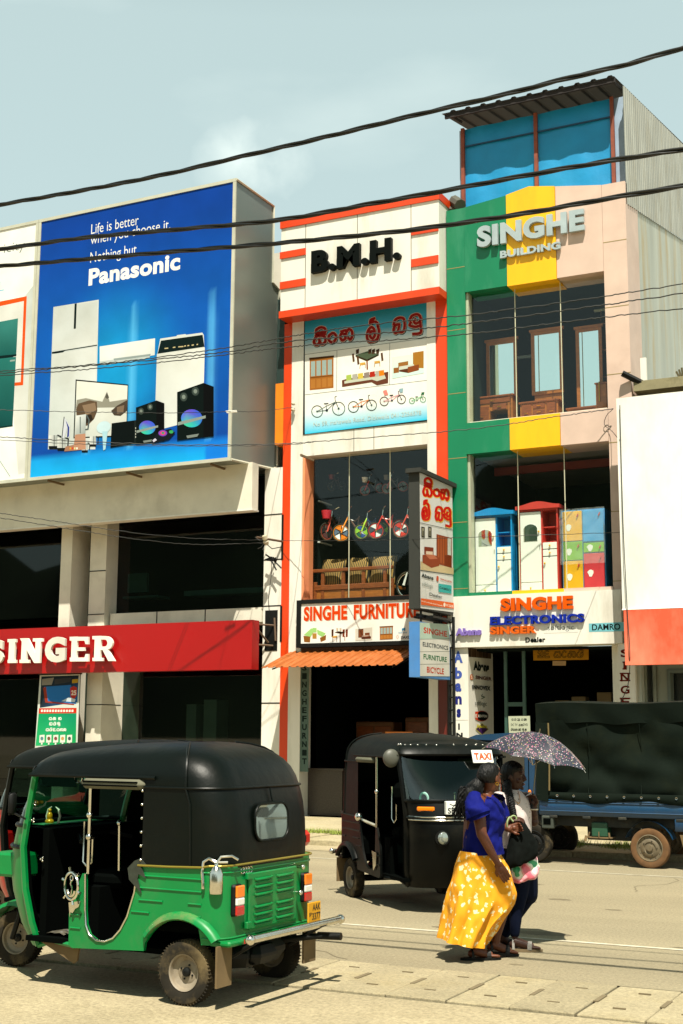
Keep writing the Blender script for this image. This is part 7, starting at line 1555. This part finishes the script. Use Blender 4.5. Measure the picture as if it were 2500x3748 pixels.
def headgeo(mb, c, yaw, tilt=0, s=1.0):
    """skull, jaw, nose, ears, lips; face towards local +x turned by yaw"""
    T = M4.Translation(c) @ M4.Rotation(yaw, 4, 'Z') @ M4.Rotation(tilt, 4, 'Y') @ M4.Scale(s, 4)
    rg = [(-.118, .028, .045, .035), (-.105, .075, .055, .048), (-.075, .088, .062, .058), (-.035, .092, .075, .066), (0, .092, .088, .071), (.035, .092, .095, .074), (.07, .086, .092, .072), (.10, .062, .072, .056), (.118, .03, .04, .03)]
    rings = []
    for z, f, b, w in rg: rings.append([((f if cos(a) > 0 else b)*cos(a)*abs(cos(a))**-.12 if abs(cos(a)) > 1e-4 else 0, w*sin(a), z) for a in [2*pi*i/20 for i in range(20)]])
    mb.loft(rings, True, True, T); mb.ball((0, 0, .0), (.07, .06, .1), 12, 8, T)
    mb.tube([(.085, 0, .02), (.104, 0, -.008), (.112, 0, -.026), (.09, 0, -.034)], [.008, .011, .014, .012], 8, T); mb.ball((.098, 0, -.03), (.014, .02, .009), 8, 6, T)
    mb.ball((.086, 0, -.062), (.014, .026, .006), 8, 6, T); mb.ball((.085, 0, -.074), (.013, .021, .007), 8, 6, T); mb.ball((.08, 0, -.104), (.018, .022, .014), 8, 6, T)
    for q in (-1, 1): mb.ball((-.005, q*.074, -.012), (.02, .01, .032), 8, 6, T); mb.ball((.075, q*.032, .028), (.018, .026, .008), 8, 6, T); mb.ball((.06, q*.045, -.035), (.022, .018, .022), 8, 6, T)
    return T
def face(par, T, skin_dark):
    mb = MB(); ml = MB()
    for q in (-1, 1):
        mb.ball((.083, q*.031, .008), (.008, .014, .007), 10, 6, T); ml.ball((.0895, q*.031, .008), (.003, .006, .006), 8, 6, T); ml.tube([(.082, q*.014, .03), (.086, q*.032, .036), (.074, q*.052, .03)], [.003, .0045, .002], 6, T)
    mb.build('eye', mat('eye white', '#7a6c60', .3), par, smooth=60); ml.build('eyebrow', mat('black hair', '#070605', .5), par, smooth=60)
    MB().ball((.097, 0, -.068), (.006, .024, .010), 8, 6, T).build('lips', mat('lips', '#5a2620', .5), par, smooth=60)
def handgeo(mb, wrist, d, palm_n, curl=.6, s=1.0, thumb=1):
    """palm, four fingers of unequal length bent at two knuckles, and a thumb; d = direction, palm_n = the way the palm faces"""
    d = V(d).normalized(); n = V(palm_n); n = (n-d*n.dot(d)).normalized(); sd = d.cross(n)*thumb; W = V(wrist)
    for k in range(4):
        o = (k-1.5)*.0205*s; mb.tube([W+sd*o*.6, W+d*.085*s+sd*o], [.016*s, .0125*s], 8)
    mb.ball(W+d*.045*s, .024*s, 10, 6)
    for k, ln in enumerate((.066, .075, .07, .055)):
        o = (k-1.5)*.0205*s*-1; b = W+d*.085*s+sd*o; dd = d; pts = [b]
        for j, f in enumerate((.45, .32, .23)):
            a = curl*(.7+.3*j)*(1+.12*k); dd = (dd*cos(a)+n*sin(a)).normalized(); pts.append(pts[-1]+dd*ln*f*s)
        mb.tube(pts, [.0098*s, .0092*s, .0084*s, .0062*s], 8); mb.ball(pts[-1], .0062*s, 6, 5)
    b = W+d*.025*s+sd*.022*s; e = b+(d*.7+sd*.75+n*.35).normalized()*.04*s; f = e+(d*.85+sd*.15+n*.55).normalized()*.032*s
    mb.tube([b, e, f], [.014*s, .0115*s, .008*s], 8); mb.ball(f, .008*s, 6, 5)
def footgeo(mb, ank, yaw, s=1.0, pitch=0):
    T = M4.Translation(V(ank)) @ M4.Rotation(yaw, 4, 'Z') @ M4.Rotation(pitch, 4, 'Y') @ M4.Scale(s, 4)
    mb.tube([(-.03, 0, -.03), (.03, 0, -.045), (.09, 0, -.062), (.13, 0, -.068)], [.035, .036, .034, .026], 10, T); mb.ball((-.04, 0, -.055), (.03, .028, .028), 8, 6, T)
    for k, (y, l) in enumerate(((-.028, .19), (-.012, .185), (.002, .178), (.015, .168), (.027, .155))): mb.tube([(.11, y, -.07), (l-.02, y, -.072), (l, y, -.076)], [.012, .011 if k else .013, .008], 7, T)
    return T
def sandal(par, T, ucol, strap):
    so = MB(); pts = [(.205*cos(a)*(.62 if cos(a) < 0 else 1)+0, .046*sin(a)*(1 if cos(a) > 0 else .8)) for a in [2*pi*i/22 for i in range(22)]]
    so.prism([(p[0]-.0, p[1]) for p in pts], -.105, -.085, 'z', T); sa = so.build('sandal', ucol, par)
    for xs in ((.10, .011), (-.03, .006)):
        mb = MB(); n = 9
        mb.loft([[(xs[0]+dx, .043*cos(pi*i/n), -.088+(.062 if xs[0] > .05 else .085)*sin(pi*i/n)) for i in range(n+1)] for dx in (-xs[1]*1.6, xs[1]*1.6)], closed=False, m=T); mb.build('strap', strap, sa)
SKIN = mat('brown skin', '#5a301a', .5, var=.1, scale=8, spec=.4); HAIR = mat('black hair', '#070605', .5, var=.5, scale=30, stretch=(1, 1, .2), bump=.8, bscale=55, spec=.25)
from mathutils import noise as NZ
def crumple(o, amp, sc, fold=1):
    me = o.data; n_ = [v.normal.copy() for v in me.vertices]
    for v, q in zip(me.vertices, n_): v.co += q*amp*(NZ.noise(V((v.co.x*sc, v.co.y*sc, v.co.z*sc*fold)))+.5*NZ.noise(V((v.co.x*sc*2.3+5, v.co.y*sc*2.3, v.co.z*sc*2.3*fold))))
    me.update(); return o
def cloth(name, base, spot, scale, lo, hi, warp=.35):
    if name in _mats: return _mats[name]
    mt = bpy.data.materials.new(name); mt.use_nodes = True; n = mt.node_tree.nodes; l = mt.node_tree.links; b = n['Principled BSDF']; b.inputs['Roughness'].default_value = .85
    tc_ = n.new('ShaderNodeTexCoord'); vo = n.new('ShaderNodeTexVoronoi'); vo.inputs['Scale'].default_value = scale; vo.inputs['Randomness'].default_value = .6; nn = n.new('ShaderNodeTexNoise'); nn.inputs['Scale'].default_value = scale*2.2
    ad = n.new('ShaderNodeMix'); ad.data_type = 'RGBA'; ad.blend_type = 'LINEAR_LIGHT'; ad.inputs[0].default_value = warp*.1
    l.new(tc_.outputs['Object'], ad.inputs[6]); l.new(nn.outputs['Color'], ad.inputs[7]); l.new(tc_.outputs['Object'], nn.inputs['Vector']); l.new(ad.outputs[2], vo.inputs['Vector'])
    r = n.new('ShaderNodeValToRGB'); r.color_ramp.elements[0].position = lo; r.color_ramp.elements[1].position = hi; r.color_ramp.elements[0].color = hx(spot)+(1,); r.color_ramp.elements[1].color = hx(base)+(1,)
    l.new(vo.outputs['Distance'], r.inputs[0]); l.new(r.outputs[0], b.inputs['Base Color']); _mats[name] = mt; return mt
def rings_loft(rows, n=40, fold=0, k=9, ph=0):
    """rows: (z, left, right, near, far, z tilt) -> closed rings, superelliptic, with folds growing downwards"""
    out = []
    for ri, (z, l_, r_, a_, b_, tl) in enumerate(rows):
        c = (l_+r_)/2; hw = (r_-l_)/2; cy = (a_+b_)/2; hd = (b_-a_)/2; ring = []
        f = fold*(ri/(len(rows)-1))
        for i in range(n):
            t = 2*pi*i/n; m_ = 1+f*(sin(k*t+ph)+.5*sin(k*1.7*t+1+ri*.15)); x = c+hw*m_*cos(t); y = cy+hd*m_*sin(t)
            ring.append((x, y, z+tl*cos(t)))
        out.append(ring)
    return out
def smoothobj(o, lv=1):
    m_ = o.modifiers.new('s', 'SUBSURF'); m_.levels = lv; m_.render_levels = lv; return evalmods(o)
# ---- woman in blue and yellow
o1 = gnd(*KA(530, 1925)); F = Fig(o1); P = F.P
W1 = thing('person', 'woman in a blue blouse and long yellow flowered skirt with a black ponytail', 'person', o1, PRZ, 'women crossing the road')
mb = MB()
pel = P(470, 1080); che = P(480, 800); nb = P(520, 585); hd_ = P(548, 438)
limb(mb, [pel, P(465, 950), che, P(500, 680)], [.15, .14, .15, .12]); limb(mb, [P(505, 640), nb, P(538, 530)], [.075, .05, .048])
T1 = headgeo(mb, hd_, .75, .03, .96)
sh = P(445, 640, -.16); el = P(478, 905, -.23); wr = P(612, 1150, -.25)
limb(mb, [P(480, 640, -.05), sh, P(460, 770, -.2), el, P(545, 1030, -.245), wr], [.07, .062, .052, .043, .036, .026]); handgeo(mb, wr, P(655, 1225, -.25)-wr, (.2, 1, 0), .3, 1.05, -1)
shl = P(560, 640, .15); limb(mb, [P(520, 640, .05), shl, P(620, 820, .2), P(700, 860, .12)], [.07, .06, .045, .03]); handgeo(mb, P(700, 860, .12), (1, -.2, .2), (0, -1, 0), .9, .95)
a1 = P(430, 1830, -.06); a2 = P(590, 1795, .1)
limb(mb, [P(450, 1130, -.08), P(430, 1480, -.07), a1+V((0, 0, .03))], [.09, .06, .036]); limb(mb, [P(490, 1130, .08), P(690, 1400, .08), P(600, 1720, .1), a2], [.09, .06, .04, .035])
f1 = footgeo(mb, a1+V((0, 0, .105-a1.z)), .1, 1.0); f2 = footgeo(mb, a2+V((0, 0, .125-a2.z)), .1, 1.0, .1)
b1 = fuse(mb, 'body', SKIN, W1, .0045); b1['label'] = 'brown skinned body in stride, face turned away'
face(b1, T1, None); sandal(b1, f1, BLACKM, BLACKM); sandal(b1, f2, BLACKM, BLACKM)
BLUE1 = mat('blue satin blouse', '#0a1260', .8, var=.15, scale=9, bump=.15, bscale=25, spec=.12)
def rowpx(fig, y, xl, xr, a_, b_, tl=0):
    l_ = fig.P(xl, y); r_ = fig.P(xr, y); return ((l_.z+r_.z)/2, l_.x, r_.x, a_, b_, tl)
rw = [rowpx(F, 1060, 305, 648, -.2, .18), rowpx(F, 1040, 309, 644, -.195, .175), rowpx(F, 960, 322, 640, -.185, .165), rowpx(F, 880, 330, 652, -.18, .16), rowpx(F, 800, 336, 678, -.185, .165), rowpx(F, 740, 340, 680, -.19, .17), rowpx(F, 680, 352, 655, -.195, .17), rowpx(F, 630, 378, 618, -.19, .16), rowpx(F, 595, 425, 592, -.14, .12), rowpx(F, 572, 470, 578, -.07, .07)]
mb = MB(); mb.loft(rings_loft(rw, 40)); bl1 = crumple(crumple(smoothobj(mb.build('blouse', BLUE1, W1), 2), .024, 8, .7), .008, 22); bl1.name = 'blouse'
mb = MB(); ax = [P(425, 610, -.13), P(420, 650, -.19), P(435, 700, -.215), P(452, 745, -.225), P(460, 765, -.225)]
mb.tube(ax, [.07, .084, .084, .09, .094], 16, caps=False); mb.tube([P(420, 690, -.21), P(440, 725, -.225), P(450, 750, -.23)], [.088, .099, .106], 16, caps=False); mb.tube([P(585, 620, .12), P(610, 700, .19), P(625, 760, .2)], [.08, .085, .085], 14, caps=False); crumple(smoothobj(mb.build('sleeve', BLUE1, bl1), 2), .018, 14).name = 'sleeve'
SK = cloth('yellow flowered cotton', '#d89000', '#dccfa0', 16, .27, .33, .35)
rw = [rowpx(F, 1045, 310, 642, -.19, .17), rowpx(F, 1100, 290, 668, -.21, .19), rowpx(F, 1180, 268, 715, -.23, .2), rowpx(F, 1270, 240, 742, -.24, .21), rowpx(F, 1340, 220, 757, -.25, .22), rowpx(F, 1400, 205, 768, -.25, .22), rowpx(F, 1470, 188, 755, -.26, .22), rowpx(F, 1540, 172, 700, -.27, .23), rowpx(F, 1620, 155, 610, -.27, .23, -.01), rowpx(F, 1710, 134, 556, -.28, .23, -.02), rowpx(F, 1780, 124, 510, -.28, .23, -.033)]
mb = MB(); mb.loft(rings_loft(rw, 72, .085, 8, .6)); sk1 = crumple(crumple(smoothobj(mb.build('skirt', SK, W1), 2), .045, 4.2, .22), .014, 11, .5); sk1.name = 'skirt'
rw = [rowpx(F, 1300, 520, 740, -.05, .2), rowpx(F, 1400, 560, 766, -.04, .2), rowpx(F, 1480, 575, 758, -.02, .19), rowpx(F, 1560, 570, 712, 0, .18), rowpx(F, 1640, 562, 655, .02, .17), rowpx(F, 1720, 572, 606, .04, .15), rowpx(F, 1742, 578, 596, .05, .14)]
mb = MB(); mb.loft(rings_loft(rw, 32, .1, 5)); crumple(smoothobj(mb.build('skirt_drape', SK, sk1)), .014, 8, .6).name = 'skirt_drape'
mb = MB(); rh = random.Random(6)
T = T1
mb.loft([[((-.005+(.0 if z > .04 else -.022))+r*cos(a)*1.12-.012, r*sin(a)*.9, z) for a in [2*pi*i/18 for i in range(18)]] for z, r in ((-.045, .07), (-.02, .085), (.02, .092), (.06, .093), (.095, .076), (.118, .045), (.128, .008))], True, True, T)
cap = [P(470, 470, -.03), P(430, 510, -.04), P(390, 560, -.06), P(362, 620, -.07), P(350, 690, -.06)]
mb.tube(cap, [.05, .06, .076, .066, .03], 12); 
for i in range(230):
    j = rh.uniform(-.052, .052); k = rh.uniform(-.05, .05); e = rh.uniform(-.05, .05)
    pts = [cap[0]+V((j*.4, k*.4, j*.3)), cap[1]+V((j, k, j)), cap[2]+V((j*1.6, k, e)), cap[3]+V((j*1.7+e*.3, k, e)), cap[4]+V((j*1.6+e, k, rh.uniform(-.10, .03)))]
    mb.tube(curve([V(p) for p in pts], 4), [.0034]*17, 4)
mb.build('hair', HAIR, W1, smooth=60); mb = MB()
for i in range(5): mb.ball(P(497+rh.uniform(-16, 16), 468+rh.uniform(-12, 12), -.085), .009, 7, 5)
mb.build('hair_clip', CHROME, W1); mb = MB(); q = T1 @ V((-.005, -.08, -.05)); mb.torus(.012, .003, 12, 5, M4.Translation(q) @ M4.Rotation(pi/2, 4, 'X')); mb.build('earring', mat('gold', '#d8a030', .25, metal=1), W1)
# ---- woman in white and navy, holding the umbrella
o2 = gnd(*KA(800, 1858)); F2 = Fig(o2); P2 = F2.P
W2 = thing('person', 'woman in a white dotted blouse and navy trousers holding up the umbrella', 'person', o2, PRZ, 'women crossing the road')
mb = MB(); hd2 = P2(738, 425)
limb(mb, [P2(770, 1060), P2(755, 900), P2(745, 760), P2(735, 640)], [.13, .115, .125, .10]); limb(mb, [P2(735, 620), P2(738, 570), P2(738, 520)], [.07, .047, .045]); T2 = headgeo(mb, hd2, -.45, .03, .97)
shl = P2(835, 610, .06); ell = P2(905, 800, .0); wrl = P2(902, 690, -.06)
limb(mb, [P2(780, 610, .02), shl, P2(880, 710, .03), ell, P2(905, 740, -.04), wrl], [.065, .055, .047, .042, .034, .026]); handgeo(mb, wrl, P2(895, 600, -.06)-wrl, (-.6, -.8, 0), 1.1, 1.0)
shr = P2(625, 610, -.1); elr = P2(620, 820, -.16); wrr = P2(712, 790, -.235)
limb(mb, [P2(690, 610, -.03), shr, P2(615, 720, -.14), elr, P2(670, 810, -.22), wrr], [.065, .055, .047, .042, .034, .026]); handgeo(mb, wrr, (1, -.1, .12), (0, .3, -1), .8, .95)
an1 = P2(748, 1745, -.04); an2 = P2(640, 1770, .12)
limb(mb, [P2(790, 1150, -.06), P2(770, 1450, -.05), an1+V((0, 0, .02))], [.085, .055, .036]); limb(mb, [P2(800, 1150, .08), P2(850, 1400, .1), P2(730, 1600, .12), an2], [.085, .06, .05, .036])
g1_ = footgeo(mb, an1+V((.02, 0, .11-an1.z)), -.15, 1.02); g2_ = footgeo(mb, an2+V((0, 0, .14-an2.z)), -.1, 1.0, .4)
b2 = fuse(mb, 'body', mat('shaded brown skin', '#3c2014', .5, var=.1, scale=8, spec=.4), W2, .0045); face(b2, T2, None); sandal(b2, g1_, mat('tan sole', '#6a5a40', .7), mat('striped strap', '#85817a', .6, var=.5, scale=60)); sandal(b2, g2_, BLACKM, BLACKM)  # skin colour darkened to put her face in shade
WB2 = cloth('white dotted cotton', '#c9bcb8', '#3a2f36', 26, .13, .17, .1)
rw = [rowpx(F2, 1010, 625, 868, -.16, .14), rowpx(F2, 930, 622, 878, -.155, .135), rowpx(F2, 840, 615, 882, -.15, .13), rowpx(F2, 760, 605, 888, -.16, .13), rowpx(F2, 700, 600, 885, -.165, .13), rowpx(F2, 640, 596, 868, -.16, .13), rowpx(F2, 585, 618, 838, -.13, .11), rowpx(F2, 552, 665, 800, -.08, .08), rowpx(F2, 542, 690, 780, -.065, .065)]
mb = MB(); mb.loft(rings_loft(rw, 40)); bl2 = crumple(smoothobj(mb.build('blouse', WB2, W2), 2), .012, 9, .7); bl2.name = 'blouse'
mb = MB(); mb.tube([P2(640, 600, -.08), P2(618, 660, -.125), P2(612, 720, -.145), P2(612, 770, -.15)], [.075, .077, .072, .074], 16, caps=False); mb.tube([P2(820, 590, .05), P2(850, 640, .05), P2(872, 700, .03)], [.07, .072, .07], 16, caps=False); smoothobj(mb.build('sleeve', WB2, bl2)).name = 'sleeve'
NV = mat('navy cotton', '#0b1226', .9, var=.2, scale=12, spec=.1)
mb = MB(); limb(mb, [P2(765, 1000), P2(790, 1120)], [.135, .145], 16); limb(mb, [P2(790, 1150, -.05), P2(775, 1400, -.05), P2(758, 1560, -.045), P2(748, 1715, -.04)], [.105, .082, .055, .042], 14); limb(mb, [P2(815, 1150, .06), P2(858, 1400, .1), P2(760, 1550, .12), P2(665, 1720, .12)], [.11, .083, .062, .044], 14); limb(mb, [P2(840, 1200, .0), P2(858, 1380, .06)], [.10, .085], 14)
tr = fuse(mb, 'trousers', NV, W2, .009, 4)
mb = MB(); T = T2
mb.loft([[((-.03 if z < .05 else -.012)+r*cos(a)*(1.0 if z < .05 else .98), r*sin(a)*.86, z) for a in [2*pi*i/18 for i in range(18)]] for z, r in ((-.075, .07), (-.02, .092), (.02, .1), (.05, .104), (.085, .094), (.112, .066), (.128, .03), (.133, .006))], True, True, T)
br = curve([P2(685, 470, -.06), P2(692, 540, -.12), P2(712, 620, -.165), P2(728, 700, -.18), P2(742, 765, -.185)], 10)
for k in range(3): mb.tube([p+V((.018*sin(i*.9+k*2.1), -.012+.014*cos(i*.9+k*2.1), 0)) for i, p in enumerate(br)], [.022*(1-.5*i/len(br)) for i in range(len(br))], 7)
mb.build('hair', HAIR, W2, smooth=60)
mb = MB(); mb.tube(curve([P2(712, 555, -.075), P2(745, 620, -.15), P2(785, 650, -.165), P2(790, 600, -.13), P2(775, 552, -.075)], 6), .0025, 5); mb.build('necklace', mat('gold', '#d8a030', .25, metal=1), W2)
mb = MB(); mb.torus(.034, .006, 18, 6, M4.Translation(P2(903, 700, -.06))); mb.build('bangle', mat('pale bangle', '#c8b8a4', .4), W2)
# ---- umbrella
UM = thing('umbrella', 'dark flowered umbrella with pink and white blossoms held over the two women', 'umbrella', o2, PRZ)
apx = P2(950, 72, .0); tipL = P2(512, 182, 0); tipR = P2(1385, 335, 0)
grip = P2(897, 600, -.06)
axis = (apx-grip).normalized(); axis = (axis+V((.07, -.2, 0))).normalized()
R_ = .462; Hh_ = .21
zx = axis; xx = V((1, 0, 0)); xx = (xx-zx*xx.dot(zx)).normalized(); yy = zx.cross(xx); TU = M4((( xx.x, yy.x, zx.x, apx.x), (xx.y, yy.y, zx.y, apx.y), (xx.z, yy.z, zx.z, apx.z), (0, 0, 0, 1)))
FL = bpy.data.materials.new('flowered umbrella cloth'); FL.use_nodes = True; n = FL.node_tree.nodes; l = FL.node_tree.links; b = n['Principled BSDF']; b.inputs['Roughness'].default_value = .42; b.inputs['Specular IOR Level'].default_value = .9; b.inputs['Coat Weight'].default_value = .6; b.inputs['Coat Roughness'].default_value = .42; b.inputs['Coat IOR'].default_value = 1.5
tc_ = n.new('ShaderNodeTexCoord'); vo = n.new('ShaderNodeTexVoronoi'); vo.inputs['Scale'].default_value = 58; l.new(tc_.outputs['Object'], vo.inputs['Vector'])
r1 = n.new('ShaderNodeValToRGB'); e = r1.color_ramp.elements; e[0].position = .10; e[0].color = (.5, .45, .38, 1); e[1].position = .14; e[1].color = (1, 1, 1, 1)
r2 = n.new('ShaderNodeValToRGB'); e = r2.color_ramp.elements; e[0].position = .27; e[0].color = (.95, .95, .95, 1); e[1].position = .33; e[1].color = (0, 0, 0, 1)
r3 = n.new('ShaderNodeValToRGB'); r3.color_ramp.interpolation = 'CONSTANT'; e = r3.color_ramp.elements; e[0].color = hx('#a85c78')+(1,); e[1].position = .35; e[1].color = hx('#c4bcbc')+(1,); q = e.new(.62); q.color = hx('#b88a96')+(1,); q = e.new(.85); q.color = hx('#a89a58')+(1,)
sep = n.new('ShaderNodeSeparateColor'); l.new(vo.outputs['Color'], sep.inputs[0]); l.new(sep.outputs[0], r3.inputs[0]); l.new(vo.outputs['Distance'], r1.inputs[0]); l.new(vo.outputs['Distance'], r2.inputs[0])
m1 = n.new('ShaderNodeMix'); m1.data_type = 'RGBA'; m1.blend_type = 'MULTIPLY'; m1.inputs[0].default_value = 1; l.new(r3.outputs[0], m1.inputs[6]); l.new(r1.outputs[0], m1.inputs[7])
m2 = n.new('ShaderNodeMix'); m2.data_type = 'RGBA'; m2.inputs[6].default_value = hx('#191828')+(1,); l.new(r2.outputs[0], m2.inputs[0]); l.new(m1.outputs[2], m2.inputs[7]); l.new(m2.outputs[2], b.inputs['Base Color'])
NP = 8; A0 = radians(-122.5); can = MB(); M_ = 8; Q_ = 7
for p in range(NP):
    rows = []
    for j in range(Q_+1):
        v = j/Q_; row = []
        for i in range(M_+1):
            f = i/M_; a = A0+(p+f)*2*pi/NP; c = cos(pi/NP)/cos((f-.5)*2*pi/NP); sag = 1-4*(f-.5)**2
            rr = R_*v*(c*(1-.05*sag*v) if 1 else 1); zz = -Hh_*(v**1.9)-.0+(-.016*sag*sin(pi*v*.9))+.02*sag*v**3
            row.append((rr*cos(a), rr*sin(a), zz))
        rows.append(row)
    can.loft(rows, closed=False, m=TU)
cn = can.build('canopy', FL, UM, smooth=25)
mb = MB()
for p in range(NP):
    a = A0+p*2*pi/NP; pts = [TU @ V((R_*v*cos(a), R_*v*sin(a), -Hh_*v**1.9-.006)) for v in (0, .25, .5, .75, 1, 1.03)]; mb.tube(pts, .0028, 5); mb.tube([TU @ V((0, 0, -.28)), TU @ V((R_*.5*cos(a), R_*.5*sin(a), -Hh_*.5**1.9-.008))], .0025, 4)
mb.build('rib', CHROME, UM)
mb = MB(); low = grip-(apx-grip).normalized()*.1; mb.tube([TU @ V((0, 0, .035)), apx, grip], .0055, 8); mb.build('shaft', mat('steel shaft', '#7a705c', .35, metal=.8), UM); mb = MB(); mb.tube([grip+(apx-grip).normalized()*.03, low], [.012, .014], 8); mb.build('handle', BLACKM, UM)
mb = MB(); pt = TU @ V((R_*.72*cos(A0+2.6*2*pi/NP), R_*.72*sin(A0+2.6*2*pi/NP), -Hh_*.62)); pt = P2(1232, 312, -.15); mb.box((pt.x-.008, pt.y, pt.z-.05), (pt.x+.008, pt.y+.004, pt.z+.02)); mb.build('tie_strap', BLACKM, UM)
# ---- bags
BG = thing('shopping_bag', 'big black handbag hanging between the two women', 'bag', o2, PRZ)
w0_ = -.24
rw = [rowpx(F2, 1128, 690, 860, -.28, -.22, .03), rowpx(F2, 1122, 645, 896, -.31, -.19, .055), rowpx(F2, 1085, 638, 900, -.32, -.18, .045), rowpx(F2, 1010, 648, 900, -.32, -.18, .02), rowpx(F2, 935, 664, 895, -.315, -.185), rowpx(F2, 870, 684, 858, -.305, -.195), rowpx(F2, 820, 704, 818, -.29, -.21), rowpx(F2, 785, 722, 788, -.27, -.23)]
mb = MB(); mb.loft(rings_loft(rw, 30), True, True); crumple(smoothobj(mb.build('bag_body', mat('black bag cloth', '#0a0e0c', .9, var=.35, scale=25, spec=.1), BG), 2), .016, 10).name = 'bag_body'
mb = MB(); mb.tube(curve([P2(735, 800, -.27), P2(715, 770, -.27), P2(738, 752, -.27), P2(760, 768, -.26), P2(758, 800, -.26)], 6), .008, 6); mb.tube(curve([P2(690, 870, -.30), P2(686, 810, -.31), P2(700, 770, -.3), P2(715, 765, -.29)], 6), .007, 6); mb.build('strap', mat('pale green strap', '#8a9a6a', .8), BG)
BG2 = thing('shopping_bag', 'pink, white and green printed carrier bag below the black handbag', 'bag', o2, PRZ)
rw = [rowpx(F2, 1272, 730, 850, -.23, -.14, .012), rowpx(F2, 1258, 706, 905, -.24, -.13, .022), rowpx(F2, 1200, 692, 930, -.245, -.125, .016), rowpx(F2, 1140, 700, 920, -.24, -.13), rowpx(F2, 1080, 760, 900, -.22, -.15), rowpx(F2, 1050, 800, 890, -.2, -.17)]
PKB = bpy.data.materials.new('printed carrier plastic'); PKB.use_nodes = True; n = PKB.node_tree.nodes; l = PKB.node_tree.links; b = n['Principled BSDF']; b.inputs['Roughness'].default_value = .35
tc_ = n.new('ShaderNodeTexCoord'); nz_ = n.new('ShaderNodeTexNoise'); nz_.inputs['Scale'].default_value = 9; nz_.inputs['Detail'].default_value = 1; l.new(tc_.outputs['Object'], nz_.inputs['Vector']); rr_ = n.new('ShaderNodeValToRGB'); rr_.color_ramp.interpolation = 'CONSTANT'; e = rr_.color_ramp.elements; e[0].color = hx('#d86a7c')+(1,); e[1].position = .46; e[1].color = hx('#e0a0a8')+(1,); q = e.new(.54); q.color = hx('#d8ddd0')+(1,); q = e.new(.62); q.color = hx('#3fa070')+(1,); l.new(nz_.outputs['Fac'], rr_.inputs[0]); l.new(rr_.outputs[0], b.inputs['Base Color'])
mb = MB(); mb.loft(rings_loft(rw, 28), True, True); crumple(smoothobj(mb.build('bag_body', PKB, BG2), 2), .016, 14).name = 'bag_body'

# ================================================================== separate pieces become parts of their own
def split_loose(o):
    me = o.data; n = len(me.vertices); par = list(range(n))
    def find(a):
        while par[a] != a: par[a] = par[par[a]]; a = par[a]
        return a
    for e in me.edges:
        a, b = find(e.vertices[0]), find(e.vertices[1])
        if a != b: par[a] = b
    groups = {}
    for p in me.polygons: groups.setdefault(find(p.vertices[0]), []).append(p.index)
    if len(groups) < 2: return
    base = o.name.split('.')[0]
    for gi, (k, ps) in enumerate(sorted(groups.items())):
        idx = sorted({v for p in ps for v in me.polygons[p].vertices}); mp_ = {v: i for i, v in enumerate(idx)}
        m2 = bpy.data.meshes.new(base); m2.from_pydata([me.vertices[v].co.copy() for v in idx], [], [[mp_[v] for v in me.polygons[p].vertices] for p in ps])
        for mt in me.materials: m2.materials.append(mt)
        m2.polygons.foreach_set('use_smooth', [me.polygons[p].use_smooth for p in ps])
        if me.polygons[ps[0]].use_smooth: m2.set_sharp_from_angle(angle=radians(50))
        m2.update(); q = bpy.data.objects.new(base, m2); COL.objects.link(q); q.parent = o.parent; q.matrix_parent_inverse = o.matrix_parent_inverse.copy(); q.location = o.location; q.rotation_euler = o.rotation_euler
        for kk in ('label', 'category', 'group', 'kind'):
            if kk in o: q[kk] = o[kk]
    bpy.data.objects.remove(o)
SPLIT = {'inner_wall', 'front_pillar', 'hood_seam', 'stripe', 'steel_post', 'rafter', 'bracket', 'pipe', 'awning_frame', 'hinge', 'stud', 'glazing_bead', 'drain_pipe', 'bolt', 'soffit_batten', 'panel_joint', 'panel_gap', 'hanger', 'crossmember', 'rib', 'display_fridge', 'display_shelf', 'fork', 'spokes', 'arm_rail', 'sleeve', 'mud_flap', 'pressing', 'exhaust', 'chrome_rail', 'tarpaulin_seam'}
for o in [o for o in SC.objects if o.type == 'MESH' and o.parent and o.name.split('.')[0] in SPLIT]: split_loose(o)
